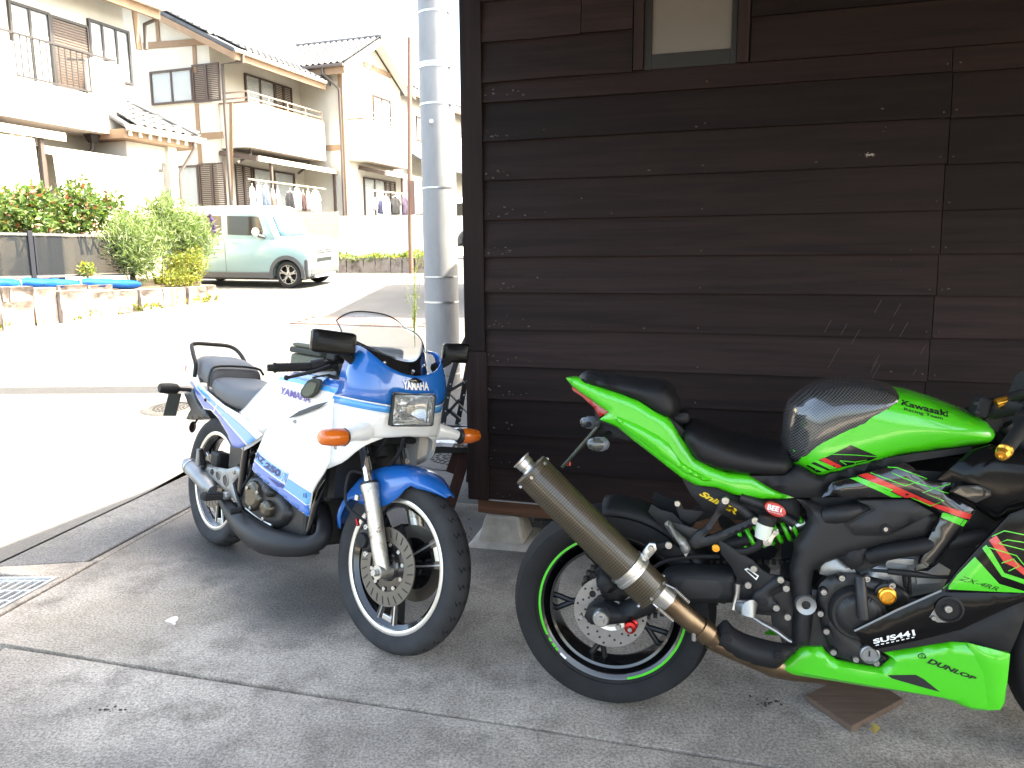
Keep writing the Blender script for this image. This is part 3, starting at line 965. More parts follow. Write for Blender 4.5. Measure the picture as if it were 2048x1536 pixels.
# ================================================================== houses
M_cream = mat('cream_render', (0.56, 0.535, 0.475), 0.9, var=0.07, vscale=1.5, bump=0.15, bscale=40)
M_white = mat('white_render', (0.74, 0.71, 0.64), 0.9, var=0.05, vscale=1.5)
M_beam = mat('tan_timber_paint', (0.27, 0.18, 0.115), 0.8, var=0.1, vscale=5)
M_brown = mat('brown_aluminium', (0.085, 0.06, 0.05), 0.5, 0.1)
M_shut = mat('brown_shutter', (0.10, 0.07, 0.06), 0.6)
M_tile = mat('grey_roof_tile', (0.085, 0.088, 0.095), 0.6, var=0.35, vscale=4)
M_gut = mat('gutter_brown', (0.10, 0.082, 0.075), 0.6)
M_curt = mat('net_curtain', (0.62, 0.64, 0.64), 0.9, var=0.12, vscale=6, stretch=(6, 6, 0.5))
M_glassw = mat('window_glass', (0.55, 0.62, 0.66), 0.06, alpha=0.35, spec=0.6)
M_soff = mat('soffit', (0.45, 0.34, 0.22), 0.8)


def pane_window(fr, parent, axis, val, a, b, z0, z1, out, curtain=True, split=1, fw=0.05, name='window', fm=None):
    """window in the plane axis=val spanning a..b; out = sign of the outward normal"""
    def bxx(m_, p, q, d0, d1, zz0, zz1):
        if axis == 'Y': m_.bx(p, q, val + out * d0, val + out * d1, zz0, zz1)
        else: m_.bx(val + out * d0, val + out * d1, p, q, zz0, zz1)
        return m_
    a, b = min(a, b), max(a, b)
    m_ = MB()
    bxx(m_, a, a + fw, -0.02, 0.06, z0, z1); bxx(m_, b - fw, b, -0.02, 0.06, z0, z1)
    bxx(m_, a + fw, b - fw, -0.02, 0.0595, z1 - fw, z1); bxx(m_, a + fw, b - fw, -0.02, 0.0595, z0, z0 + fw)
    wn = m_.build(name, fm or M_brown, parent, smooth=0)
    for k in range(1, split + 1):
        c = lerp(a, b, k / (split + 1))
        bxx(MB(), c - fw * 0.5, c + fw * 0.5, -0.01, 0.045, z0 + fw, z1 - fw).build('mullion', fm or M_brown, wn, smooth=0)
    for k in range(split + 1):
        c0, c1 = lerp(a, b, k / (split + 1)), lerp(a, b, (k + 1) / (split + 1))
        bxx(MB(), c0 + fw * .52, c1 - fw * .52, 0.012, 0.018, z0 + fw * .98, z1 - fw * .98).build('pane', M_glassw, wn, smooth=0)
    if curtain:
        pts = []
        n = 28
        for k in range(n + 1):
            c = lerp(a + fw * 0.5, b - fw * 0.5, k / n); d = -0.012 + 0.006 * math.sin(k * 1.9)
            pts.append([V((c, val + out * d, z)) if axis == 'Y' else V((val + out * d, c, z)) for z in (z0 + 0.03, z1 - 0.03)])
        MB().grid(pts).build('curtain', M_curt, wn)
    return wn


def louvre(parent, axis, val, a, b, z0, z1, out, leaves=2, m=None):
    a, b = min(a, b), max(a, b)
    for k in range(leaves):
        c0, c1 = lerp(a, b, k / leaves), lerp(a, b, (k + 1) / leaves)
        def bxx(m_, p, q, d0, d1, zz0, zz1):
            if axis == 'Y': m_.bx(p, q, val + out * d0, val + out * d1, zz0, zz1)
            else: m_.bx(val + out * d0, val + out * d1, p, q, zz0, zz1)
        fr_ = MB()
        bxx(fr_, c0, c0 + .04, 0, .05, z0, z1); bxx(fr_, c1 - .04, c1, 0, .05, z0, z1); bxx(fr_, c0 + .04, c1 - .04, 0, .049, z1 - .05, z1); bxx(fr_, c0 + .04, c1 - .04, 0, .049, z0, z0 + .05)
        s = fr_.build('shutter', m or M_brown, parent, smooth=0)
        q = MB(); n = max(6, int((z1 - z0) / 0.055))
        for i in range(n):
            z = lerp(z0 + .06, z1 - .06, (i + .5) / n)
            bxx(q, c0 + .041, c1 - .041, 0.008, 0.03, z - 0.018, z + 0.010)
        tag(q.build('slats', M_shut, s, smooth=0), kind='stuff')


# one interlocking roof tile, shared
tv = MB()
prof = [V((-0.145 + 0.29 * k / 8, 0, 0.028 * math.cos((k / 8) * 2 * PI * 0.9 + 0.4))) for k in range(9)]
tv.loft([[p + V((0, 0, 0.012)) for p in prof] + [p for p in reversed(prof)], [p + V((0, 0.33, 0.012)) for p in prof] + [p + V((0, 0.33, 0)) for p in reversed(prof)]])
TILE = tv.mesh('tile'); TILE.materials.append(M_tile); TILE.shade_smooth(); TILE.set_sharp_from_angle(angle=rad(40))


def tiles(roof_o, o, ax, up, n_cols, n_rows, dx=0.27, dy=0.25, keep=None, sc=1.0):
    """rows of tiles: o = lower left corner, ax along the eave, up = up the slope"""
    ax, up = V(ax).normalized(), V(up).normalized(); nn = ax.cross(up).normalized()
    if nn.z < 0: nn = -nn; 
    m3 = Matrix((ax, up, nn)).transposed().to_4x4()
    tilt = Matrix.Rotation(rad(-3.5), 4, 'X')
    for r in range(n_rows):
        for c in range(n_cols):
            p = V(o) + ax * ((c + 0.5) * dx) + up * (r * dy) + nn * 0.03
            if keep and not keep(c, r): continue
            t = bpy.data.objects.new('tile', TILE); C.objects.link(t); t.parent = roof_o
            t.matrix_local = Matrix.Translation(p) @ m3 @ tilt @ Matrix.Diagonal((dx / 0.27 * sc, dy / 0.25 * sc, sc, 1))


def pipe(parent, pts, r=0.045, name='downpipe', m=None):
    return MB().tube(pts, r, 8).build(name, m or M_gut, parent)


# ---------------------------------------------------------------- house in the middle (two wings)
HF = Frame((-8.2, 22.5, 1.25), rad(-20))
h2 = thing('house', 'cream two-storey house with brown timber trim and grey tiled roofs behind the mint car', 'house', mat4=HF.m, group='houses across the street')
F1 = lambda px, py, y=0.0: HF.Y(px, py, y)
F2 = lambda px, py, x=0.0: HF.X(px, py, x)
yb = F2(605, 300).y                      # where the wing starts
xw = F1(687, 300, yb).x                  # wing wall
yw = F2(812, 300, xw).y + 0.4            # end of the gable wall
A, B = F1(319, 23, -0.4), F1(471, 100, -0.4)
sl_ = (B.z - A.z) / (B.x - A.x)          # verge slope (negative)
xe = B.x
ze = B.z - 0.05
xr = A.x - 1.4; zr = ze + sl_ * (xr - xe)
xl = 2 * xr - 0
z_e0 = ze + sl_ * (0 - xe) - 0.12
zrw = zr - 0.12
# walls (solid blocks, gable included)
MB().prism([V((0, 0, -1.3)), V((0, 0, z_e0)), V((xr, 0, zrw)), V((xl, 0, z_e0)), V((xl, 0, -1.3))], (0, yb + 3.2, 0)).build('wall', M_cream, h2, smooth=0)
# wing: ridge along x, eave on the near side
E0, E1 = F1(615, 140, yb - 0.35), F1(696, 130, yb - 0.35)
R1 = F2(760, 80, xw + 0.35)
zwe = (E0.z + E1.z) / 2
ym = R1.y; zm = R1.z
slw = (zm - zwe) / (ym - (yb - 0.35))
zwall = zwe + slw * 0.35 - 0.12
yw = 2 * ym - yb
MB().prism([V((xw, yb + 0.001, -1.3)), V((xw, yb + 0.001, zwall)), V((xw, ym, zm - 0.12)), V((xw, yw, zwall)), V((xw, yw, -1.3))], (-(xw + 4.0), 0, 0)).build('wall', M_cream, h2, smooth=0)
# roofs
rf = MB().prism([V((xe, -0.45, ze)), V((xr, -0.45, zr)), V((xr, -0.45, zr + 0.1)), V((xe, -0.45, ze + 0.1))], (0, yb + 3.6, 0)).prism([V((2 * xr - xe, -0.45, ze)), V((xr, -0.45, zr)), V((xr, -0.45, zr + 0.1)), V((2 * xr - xe, -0.45, ze + 0.1))], (0, yb + 3.6, 0)).build('roof', M_tile, h2, smooth=0)
upv = V((xr - xe, 0, zr - ze)); 
tiles(rf, (xe + 0.02, yb - 0.1, ze + 0.1), (0, -1, 0), upv, 15, 4, 0.27, 0.25)
tiles(rf, (xe + 0.02 + upv.normalized().x * 1.0, -0.45 + 0.27 * 2, ze + 0.1 + upv.normalized().z * 1.0), (0, -1, 0), upv, 2, 10, 0.27, 0.25)
MB().bx(xe + 0.02, xe + 0.12, -0.45, yb - 0.4, ze - 0.02, ze + 0.08).build('gutter', mat('gutter_cream', (0.62, 0.52, 0.42), 0.5), rf, smooth=0, bevel=0.02)
MB().bx(xe - 0.04, xe + 0.018, -0.44, yb - 0.36, ze - 0.18, ze + 0.02).build('fascia', M_beam, rf, smooth=0)
bd = V((xr - xe, 0, zr - ze))
MB().prism([V((xe, -0.47, ze - 0.02)), V((xe, -0.47, ze - 0.2)), V((xr, -0.47, zr - 0.2)), V((xr, -0.47, zr - 0.02))], (0, 0.06, 0)).build('bargeboard', M_beam, rf, smooth=0)
MB().prism([V((xe, -0.40, ze - 0.012)), V((xe, 0, ze - 0.012)), V((xr, 0, zr - 0.012)), V((xr, -0.40, zr - 0.012))], (0, 0, -0.02)).build('soffit', M_soff, rf, smooth=0)
# wing roof
x0w = -3.2; x1w = xw + 0.4
rw_ = MB().prism([V((x1w, yb - 0.4, zwe)), V((x1w, ym, zm)), V((x1w, ym, zm + 0.08)), V((x1w, yb - 0.4, zwe + 0.08))], (x0w - x1w, 0, 0)).prism([V((x1w, yw + 0.4, zwe)), V((x1w, ym, zm)), V((x1w, ym, zm + 0.08)), V((x1w, yw + 0.4, zwe + 0.08))], (x0w - x1w, 0, 0)).build('roof', M_tile, h2, smooth=0)
upw = V((0, ym - yb + 0.4, zm - zwe)); nrow = int(upw.length / 0.25)
ncol = 15
tiles(rw_, (x1w - ncol * 0.22, yb - 0.42, zwe + 0.08), (1, 0, 0), upw, ncol, nrow, 0.22, upw.length / nrow)
for k in range(14):
    c = x1w - 0.1 - k * 0.24
    MB().cyl((c + 0.13, ym, zm + 0.10), (c - 0.13, ym, zm + 0.11), 0.085, 0.075, n=10).build('ridge_tile', M_tile, rw_)
MB().bx(0.15, x1w, yb - 0.52, yb - 0.42, zwe - 0.03, zwe + 0.06).build('gutter', M_gut, rw_, smooth=0, bevel=0.02)
MB().bx(0.1, x1w, yb - 0.40, yb - 0.35, zwe - 0.22, zwe + 0.0).build('fascia', M_beam, rw_, smooth=0)
for s_, yo in ((1, yb - 0.4), (-1, yw + 0.4)):
    MB().prism([V((x1w + 0.01, yo, zwe - 0.0)), V((x1w + 0.01, yo, zwe - 0.16)), V((x1w + 0.01, ym, zm - 0.16)), V((x1w + 0.01, ym, zm))], (-0.05, 0, 0)).build('bargeboard', mat('pale_barge', (0.60, 0.47, 0.33), 0.7), rw_, smooth=0)
    MB().prism([V((xw, yo, zwe - 0.01)), V((x1w - 0.05, yo, zwe - 0.01)), V((x1w - 0.05, ym, zm - 0.01)), V((xw, ym, zm - 0.01))], (0, 0, -0.02)).build('soffit', M_white, rw_, smooth=0)


def timber(p, q, w_, plane, out=-1, name='timber', th=0.03, m=None, parent=None):
    p, q = V(p), V(q)
    upv_ = (0, 1, 0) if plane == 'Y' else (1, 0, 0)
    off = V((0, -th / 2, 0)) if plane == 'Y' else V((th / 2, 0, 0))
    MB().bar(p + off, q + off, w_, th, upv_).build(name, m or M_beam, parent or h2, smooth=0)


ym_ = lambda *a: F1(*a)
timber(F1(287, 92), F1(429, 82), 0.17, 'Y')
timber(F1(313, 20), F1(318, 84), 0.12, 'Y'); timber(F1(389, 92), F1(392, 146), 0.12, 'Y'); timber(F1(394, 208), F1(402, 332), 0.12, 'Y')
timber(F1(404, 273), F1(447, 270), 0.18, 'Y')
# first-floor windows on the shaded front
za, zb2 = (F1(302, 143).z + F1(384, 137).z) / 2, (F1(308, 210).z + F1(388, 205).z) / 2
pane_window(HF, h2, 'Y', 0, F1(303, 170).x, F1(387, 170).x, zb2, za, -1)
louvre(h2, 'Y', 0, F1(387, 170).x + 0.01, F1(441, 170).x, zb2 - 0.03, za + 0.06, -1)
za, zb2 = F1(380, 331).z, F1(380, 412).z - 0.6
pane_window(HF, h2, 'Y', 0, F1(357, 370).x, F1(400, 370).x, zb2, za, -1, split=0)
louvre(h2, 'Y', 0, F1(400, 370).x + 0.01, F1(452, 370).x, zb2, za + 0.03, -1)
# downpipes at the corner
c = F1(448, 130)
pipe(h2, [V((xe + 0.07, -0.2, ze - 0.03)), V((xe + 0.07, -0.2, ze - 0.2)), V((c.x + 0.02, -0.10, c.z)), V((c.x + 0.02, -0.10, -1.2))])
c = F2(690, 160, xw)
pipe(h2, [V((xw - 0.35, yb - 0.46, zwe - 0.02)), V((xw - 0.35, yb - 0.46, zwe - 0.2)), V((xw - 0.03, yb - 0.06, zwe - 0.6)), V((xw - 0.03, yb - 0.06, -1.2))])
timber(V((xw - 0.002, yb - 0.002, zwall)), V((xw - 0.002, yb - 0.002, -1.2)), 0.16, 'Y', th=0.04)
timber(V((0.25, yb, F1(660, 296, yb).z)), V((xw - 0.1, yb, F1(660, 296, yb).z)), 0.17, 'Y')
# windows on the lit side of the main block
za = F2(500, 150).z; zfl = F2(500, 213).z - 0.55
pane_window(HF, h2, 'X', 0, F2(489, 180).y, F2(548, 180).y, zfl, za, 1, split=1)
louvre(h2, 'X', 0, F2(549, 190).y, F2(582, 190).y, zfl, za, 1)
za = F2(505, 335).z
louvre(h2, 'X', 0, F2(471, 370).y, F2(504, 370).y, -1.0, za + 0.02, 1)
pane_window(HF, h2, 'X', 0, F2(506, 370).y, F2(588, 370).y, -1.0, za, 1, split=1)


def balcony(parent, x0, x1, y0, y1, zbot, ztop, label=None, rail=True):
    b_ = MB().bx(x0 + 0.01, x1, y0, y0 + 0.1, zbot, ztop).bx(x1 - 0.1, x1 - 0.0005, y0 + 0.1, y1 - 0.1, zbot, ztop).bx(x0 + 0.01, x1, y1 - 0.1, y1, zbot, ztop).bx(x0 + 0.01, x1 - 0.11, y0 + 0.11, y1 - 0.11, zbot + 0.0, zbot + 0.12).build('balcony', M_white, parent, smooth=0)
    MB().bx(x0 + 0.02, x1 + 0.015, y0 - 0.015, y0 + 0.11, ztop + 0.001, ztop + 0.04).bx(x1 - 0.11, x1 + 0.016, y0 + 0.111, y1 + 0.01, ztop + 0.001, ztop + 0.04).build('coping', M_beam, b_, smooth=0)
    if rail:
        for zz in (0.14, 0.30):
            MB().tube([(x0 + 0.1, y0 + 0.05, ztop + zz), (x1 - 0.05, y0 + 0.05, ztop + zz), (x1 - 0.05, y1 - 0.05, ztop + zz)], 0.022, 8).build('rail', mat('rail_tan', (0.42, 0.31, 0.25), 0.45, 0.3), b_)
        n = max(2, int((y1 - y0) / 0.9))
        for k in range(n + 1):
            y = lerp(y0 + 0.06, y1 - 0.06, k / n)
            MB().cyl((x1 - 0.05, y, ztop + 0.04), (x1 - 0.05, y, ztop + 0.3), 0.018, n=8).build('post', mat('rail_tan', (0, 0, 0)), b_)
    return b_


xb = F1(500, 250, 0.25).x
bt = F2(500, 205, xb).z; bb = F2(502, 293, xb).z
balcony(h2, 0, xb, 0.25, min(F2(650, 270, xb).y, yb - 0.02), bb, bt)
timber(F1(455, 205) + V((0.05, 0.1, 0)), F1(456, 400) + V((0.05, 0.1, 0)), 0.1, 'Y')
xb2 = xw + 0.62
t2 = F2(745, 243, xb2).z; b2_ = F2(745, 322, xb2).z
balcony(h2, xw, xb2, yb + 0.25, min(yw - 0.2, F2(818, 300, xb2).y), b2_, t2)
za = F2(755, 192, xw).z
pane_window(HF, h2, 'X', xw, F2(745, 220, xw).y, F2(766, 220, xw).y + 0.5, t2 - 0.7, za, 1, split=1)
MB().bx(xw + 0.001, xw + 0.03, ym - 0.12, ym + 0.12, zm - 1.0, zm - 0.75).build('vent', M_beam, h2, smooth=0)
timber(V((xw, ym - 0.55, zm - 0.85)), V((xw, ym + 1.3, zm - 0.85)), 0.16, 'X')
# terrace roofs with posts
def terrace(fr_, parent, x0, y0, y1, x1, z0, z1, posts, m=None):
    t = MB().prism([V((x0, y0, z0)), V((x1, y0, z1)), V((x1, y1, z1)), V((x0, y1, z0))], (0, 0, 0.035)).build('terrace_roof', M_gut, parent, smooth=0)
    MB().bx(x1, x1 + 0.06, y0, y1, z1 - 0.09, z1 + 0.05).build('gutter', mat('gutter_tan', (0.46, 0.39, 0.33), 0.5), t, smooth=0)
    MB().bar((x0, y0 - 0.03, z0 - 0.04), (x1, y0 - 0.03, z1 - 0.04), 0.04, 0.12).build('side_beam', M_brown, t, smooth=0)
    for y in posts:
        MB().bx(x1 - 0.07, x1 - 0.0, y - 0.035, y + 0.035, -1.2, z1 - 0.02).build('post', M_brown, t, smooth=0)
    return t
xt = xb + 0.25
zt_ = F2(570, 325, xt).z
yt0 = F2(557, 330, xt).y
terrace(HF, h2, 0.02, 0.15, yb - 0.05, xt, zt_ + 0.22, zt_, (yt0 - 0.3, yb - 0.12))
xt2 = xb2 + 0.35; zt2 = F2(810, 352, xt2).z
terrace(HF, h2, xw + 0.02, yb + 0.9, yw + 0.6, xt2, zt2 + 0.22, zt2, (F2(806, 360, xt2).y, yw + 0.5))
za = F2(740, 356, xw).z
pane_window(HF, h2, 'X', xw, F2(727, 390, xw).y, F2(770, 390, xw).y, -1.1, za, 1, split=1)
louvre(h2, 'X', xw, F2(771, 390, xw).y, F2(790, 390, xw).y, -1.1, za, 1)
for y_, zz in ((0.6, bb), (F2(634, 315, xb).y, bb - .02)):
    pipe(h2, [V((xb - 0.3, y_, zz)), V((xb - 0.3, y_, zz - 0.15)), V((xb - 0.3, y_ - 0.6, zz - 0.45))], 0.04)

# ---------------------------------------------------------------- house beyond, mostly hidden by pole and wing
H3 = Frame((-4.4, 36.0, 1.5), rad(-20))
h3 = thing('house', 'cream house with dark tiled eaves half hidden behind the utility pole', 'house', mat4=H3.m, group='houses across the street')
q = H3.X(835, 180, 0.5)
MB().bx(-7, 0, -1.5, 9, -1.5, q.z - 0.1).build('wall', M_cream, h3, smooth=0)
r3 = MB().prism([V((0.6, -2, q.z - 0.15)), V((-3.5, -2, q.z + 1.75)), V((-3.5, -2, q.z + 1.9)), V((0.6, -2, q.z))], (0, 11.5, 0)).build('roof', M_tile, h3, smooth=0)
tiles(r3, (0.6, 7.0, q.z), (0, -1, 0), V((-4.1, 0, 1.9)), 30, 2, 0.3, 0.3)
MB().bx(0.5, 0.6, -2, 9, q.z - 0.32, q.z - 0.16).build('fascia', M_beam, r3, smooth=0)
z3 = H3.X(840, 235, 0).z; z4 = H3.X(840, 282, 0).z
pane_window(H3, h3, 'X', 0, H3.X(832, 260, 0).y, H3.X(832, 260, 0).y + 2.6, z4, z3, 1)
r4 = MB().prism([V((1.4, -1, H3.X(830, 325, 1.4).z)), V((0.01, -1, H3.X(830, 305, 0).z)), V((0.01, -1, H3.X(830, 300, 0).z)), V((1.4, -1, H3.X(830, 322, 1.4).z))], (0, 9, 0)).build('porch_roof', M_tile, h3, smooth=0)

# ---------------------------------------------------------------- house on the left
zg1 = 0.95
H1 = Frame((gd(268, 300, 17.6).x, gd(268, 300, 17.6).y, zg1), rad(-20))
h1 = thing('house', 'cream house at the left edge with railed balcony and porch roof', 'house', mat4=H1.m, group='houses across the street')
K = lambda px, py, x=0.0: H1.X(px, py, x)
YL = K(-160, 200).y
ze1 = K(240, -20).z
MB().bx(-6, 0, YL, 0.0, -1.0, ze1 + 0.4).build('wall', M_cream, h1, smooth=0)
p1_, p2_ = K(262, -5, 0.55), K(316, 20, 0.55)
ze1 = p2_.z
r1 = MB().prism([V((0.6, YL, ze1)), V((-3, YL, ze1 + 1.7)), V((-3, YL, ze1 + 1.85)), V((0.6, YL, ze1 + 0.12))], (0, p2_.y - YL, 0)).build('roof', M_tile, h1, smooth=0)
MB().bx(0.6, 0.7, YL, p2_.y + .05, ze1 - 0.02, ze1 + 0.1).build('gutter', mat('gutter_cream', (0, 0, 0)), r1, smooth=0)
MB().bx(0.5, 0.59, YL, p2_.y, ze1 - 0.2, ze1 - 0.001).build('fascia', M_beam, r1, smooth=0)
tiles(r1, (0.6, p2_.y, ze1 + 0.12), (0, -1, 0), V((-3.6, 0, 1.7)), 12, 1)
timber(K(270, 14) + V((0.01, -0.06, 0)), K(281, 101) + V((0.01, -0.06, 0)), 0.14, 'X', parent=h1)
c = K(316, 22, 0.5)
pipe(h1, [c, c + V((0, 0, -0.15)), K(281, 50) + V((0.12, 0, 0)), K(284, 100) + V((0.12, 0, 0))])
# upper sliding window, shutter, small window
zt1, zb1 = K(30, 5).z, K(40, 165).z - 0.25
M_frame1 = mat('grey_brown_frame', (0.04, 0.037, 0.037), 0.5, 0.2)
pane_window(H1, h1, 'X', 0, K(20, 80).y, K(101, 80).y, zb1, zt1, 1, split=1, fm=M_frame1)
louvre(h1, 'X', 0, K(102, 80).y, K(176, 80).y, zb1, zt1 - 0.02, 1, 1, M_frame1)
zs1, zs2 = K(240, 82).z, K(250, 168).z
pane_window(H1, h1, 'X', 0, K(178, 100).y, K(258, 100).y, zs2, zs1 + 0.25, 1, split=2, fm=M_frame1)
# balcony with a railed opening
xb1 = 0.95
kb = lambda px, py: K(px, py, xb1)
zbb, ztp = kb(130, 252).z, kb(215, 128).z
y0b, y1b, yo0, yo1 = YL + 0.5, kb(252, 200).y, kb(28, 100).y, kb(180, 120).y
zlow = kb(100, 170).z
bal = MB().bx(xb1 - 0.12, xb1, y0b, yo0, zbb, kb(15, 80).z).bx(xb1 - 0.12, xb1, yo0, yo1, zbb, zlow).bx(xb1 - 0.12, xb1, yo1, y1b, zbb, ztp).bx(0.01, xb1 - 0.121, y1b - 0.12, y1b, zbb, ztp).bx(0.01, xb1 - 0.121, y0b, y1b - 0.121, zbb, zbb + 0.14).build('balcony', M_white, h1, smooth=0)
M_rail1 = mat('dark_railing', (0.035, 0.03, 0.03), 0.5, 0.2)
ztr = kb(100, 85).z
MB().bar((xb1 - 0.02, yo0 - 0.6, ztr), (xb1 - 0.02, kb(232, 122).y, ztr), 0.05, 0.035).build('rail', M_rail1, bal, smooth=0)
MB().bar((xb1 - 0.02, yo0, zlow + 0.05), (xb1 - 0.02, yo1, zlow + 0.05), 0.03, 0.03).build('rail', M_rail1, bal, smooth=0)
nb = 13
for k in range(nb):
    y = lerp(yo0 + 0.02, yo1 - 0.02, k / (nb - 1))
    MB().bar((xb1 - 0.02, y, zlow + 0.06), (xb1 - 0.02, y, ztr - 0.015), 0.018, 0.018, (1, 0, 0)).build('baluster', M_rail1, bal, smooth=0)
MB().bx(xb1 - 0.15, xb1 + 0.02, yo1 + 0.01, y1b + 0.01, ztp + 0.001, ztp + 0.03).build('coping', M_white, bal, smooth=0)
MB().bar((xb1 - 0.6, kb(180, 124).y, ztp + 0.05), (xb1 - 0.02, kb(232, 122).y, ztr), 0.04, 0.03).build('rail', M_rail1, bal, smooth=0)
# rain head and pipe under the balcony
c = kb(210, 268)
MB().loft([[V((xb1 - 0.35 + a, c.y + b, zbb - 0.02)) for a, b in ((-.1, -.12), (.1, -.12), (.1, .12), (-.1, .12))], [V((xb1 - 0.35 + a, c.y + b, zbb - 0.18)) for a, b in ((-.05, -.06), (.05, -.06), (.05, .06), (-.05, .06))]]).build('rain_head', M_rail1, h1, smooth=0)
pipe(h1, [V((xb1 - 0.35, c.y, zbb - 0.15)), V((xb1 - 0.35, c.y - 0.02, zbb - 0.3)), V((xb1 - 0.5, c.y - 0.28, zbb - 0.75))], 0.04, m=M_rail1)
# porch with tiled roof and pillar
xp = 1.35
e0, e1 = K(253, 254, xp), K(398, 282, xp)
zpe = e1.z
topz = K(262, 210, 0.0).z
y0p = e0.y - 0.05
rp_ = MB().prism([V((xp, y0p, zpe)), V((xp, e1.y, zpe)), V((0.0, e1.y - 0.9, topz)), V((0.0, y0p, topz))], (0, 0, 0.06)).build('porch_roof', M_tile, h1, smooth=0)
upp = V((-xp, 0, topz - zpe))
tiles(rp_, (xp + 0.03, e1.y, zpe + 0.06), (0, -1, 0), upp, int((e1.y - y0p) / 0.27), 5, 0.27, upp.length / 5, keep=lambda c_, r_: c_ * 0.27 >= r_ * 0.17)
for k in range(6):
    t = k / 6
    p = V((xp, e1.y, zpe + 0.12)).lerp(V((0, e1.y - 0.9, topz + 0.12)), t); q_ = V((xp, e1.y, zpe + 0.12)).lerp(V((0, e1.y - 0.9, topz + 0.12)), t + 1 / 6)
    MB().cyl(p, q_, 0.09, 0.07, n=10).build('hip_tile', M_tile, rp_)
MB().bx(xp + 0.03, xp + 0.13, y0p, e1.y + 0.1, zpe - 0.06, zpe + 0.05).build('gutter', mat('gutter_cream', (0, 0, 0)), rp_, smooth=0)
MB().bx(0.3, xp - 0.02, y0p, e1.y - 0.05, zpe - 0.2, zpe - 0.02).build('fascia', M_beam, rp_, smooth=0)
for k in range(int((e1.y - y0p) / 0.26)):
    y = e1.y - 0.15 - k * 0.26
    MB().bx(xp - 0.018, xp + 0.02, y - 0.035, y + 0.035, zpe - 0.15, zpe - 0.06).build('rafter_end', M_white, rp_, smooth=0)
yp = K(346, 340, xp - 0.25).y
MB().bx(xp - 0.42, xp - 0.22, yp - 0.12, yp + 0.12, -1.0, zpe - 0.2).build('pillar', M_white, h1, smooth=0)
MB().bx(0.0, xp - 0.3, y0p + 0.3, yp - 0.13, zpe - 0.55, zpe - 0.21).build('beam', M_cream, h1, smooth=0)
pipe(h1, [V((xp + 0.08, e1.y - 0.25, zpe - 0.05)), V((xp + 0.08, e1.y - 0.25, zpe - 0.2)), V((xp - 0.2, yp + 0.14, zpe - 0.75)), V((xp - 0.2, yp + 0.14, -1.0))], 0.035)
MB().bx(-0.02, 0.03, K(332, 335, 0.0).y - 0.3, K(332, 335, 0).y, K(332, 345, 0).z, K(332, 330, 0).z).build('porch_lamp', M_rail1, h1, smooth=0)
# terrace canopies with hanging shade cloths
xc = 2.0
zc1 = K(60, 262, xc).z; zc2 = K(200, 313, xc - 0.5).z
M_cor = mat('corrugated_sheet', (0.55, 0.46, 0.38), 0.5, var=0.1)
t1 = terrace(H1, h1, 0.02, K(-120, 250, xc).y, K(126, 262, xc).y, xc, zc1 + 0.25, zc1, (K(86, 300, xc).y,))
t2_ = terrace(H1, h1, 0.02, K(76, 300, xc - 0.5).y, K(317, 320, xc - 0.5).y, xc - 0.5, zc2 + 0.25, zc2, (K(90, 320, xc - 0.5).y,))
sl3 = MB().bx(xc - 0.02, xc + 0.0, 0, 0, 0, 0)
M_cloth = mat('cream_shade_cloth', (0.72, 0.62, 0.48), 0.95, var=0.08, vscale=2)
def cloth(y0, y1, x, ztop, zbot, label, seed):
    rws = []
    for i in range(7):
        z = lerp(ztop, zbot, i / 6)
        rws.append([V((x + 0.05 * math.sin(k * 0.9 + seed) * (0.3 + i / 6) + 0.03 * math.sin(k * 2.3 + i), lerp(y0, y1, k / 24), z + 0.03 * math.sin(k * 0.7 + seed) * (i == 0))) for k in range(25)])
    o = MB().grid(rws).build('shade_cloth', M_cloth, None, solid=0.004)
    o.matrix_world = H1.m
    tag(o, label, 'shade cloth', 'shade cloths on the terrace')
cloth(K(-100, 300, xc).y, K(72, 300, xc).y, xc + 0.03, zc1 - 0.10, -0.4, 'cream shade cloth hanging from the terrace canopy at the left picture edge', 1)
cloth(K(100, 330, xc - 0.5).y, K(312, 330, xc - 0.5).y, xc - 0.42, zc2 - 0.08, -0.4, 'long pale shade cloth hanging beside the porch pillar', 2)

# neighbour's house to the right, behind the shed: hidden itself, its shadow lies on the street
HN = Frame((0, 0, 0), 0)
hn = thing('house', 'neighbouring two-storey house behind the shed whose shadow falls on the street', 'house', loc=(0, 0, 0), group='houses across the street')
MB().bx(1.2, 7, 12.3, 16.6, 0, 5.6).build('wall', M_cream, hn, smooth=0)
MB().prism([V((0.72, 11.75, 5.6)), V((7.4, 11.75, 5.6)), V((4.0, 11.75, 7.0))], (0, 5.2, 0)).build('roof', M_tile, hn, smooth=0)

# ================================================================== across the street: stone wall, bed, fence, plants
def tilt_frame(o, ang):
    fr = Frame(o, ang)
    n = V((0, -SLOPE, 1)).normalized()
    fr.u = n; f = V((math.cos(ang), math.sin(ang), 0)); fr.f = (f - n * f.dot(n)).normalized(); fr.l = n.cross(fr.f)
    fr.m = Matrix(((fr.f.x, fr.l.x, fr.u.x, fr.o.x), (fr.f.y, fr.l.y, fr.u.y, fr.o.y), (fr.f.z, fr.l.z, fr.u.z, fr.o.z), (0, 0, 0, 1)))
    fr.mi = fr.m.inverted(); fr.c = fr.mi @ CAM
    return fr


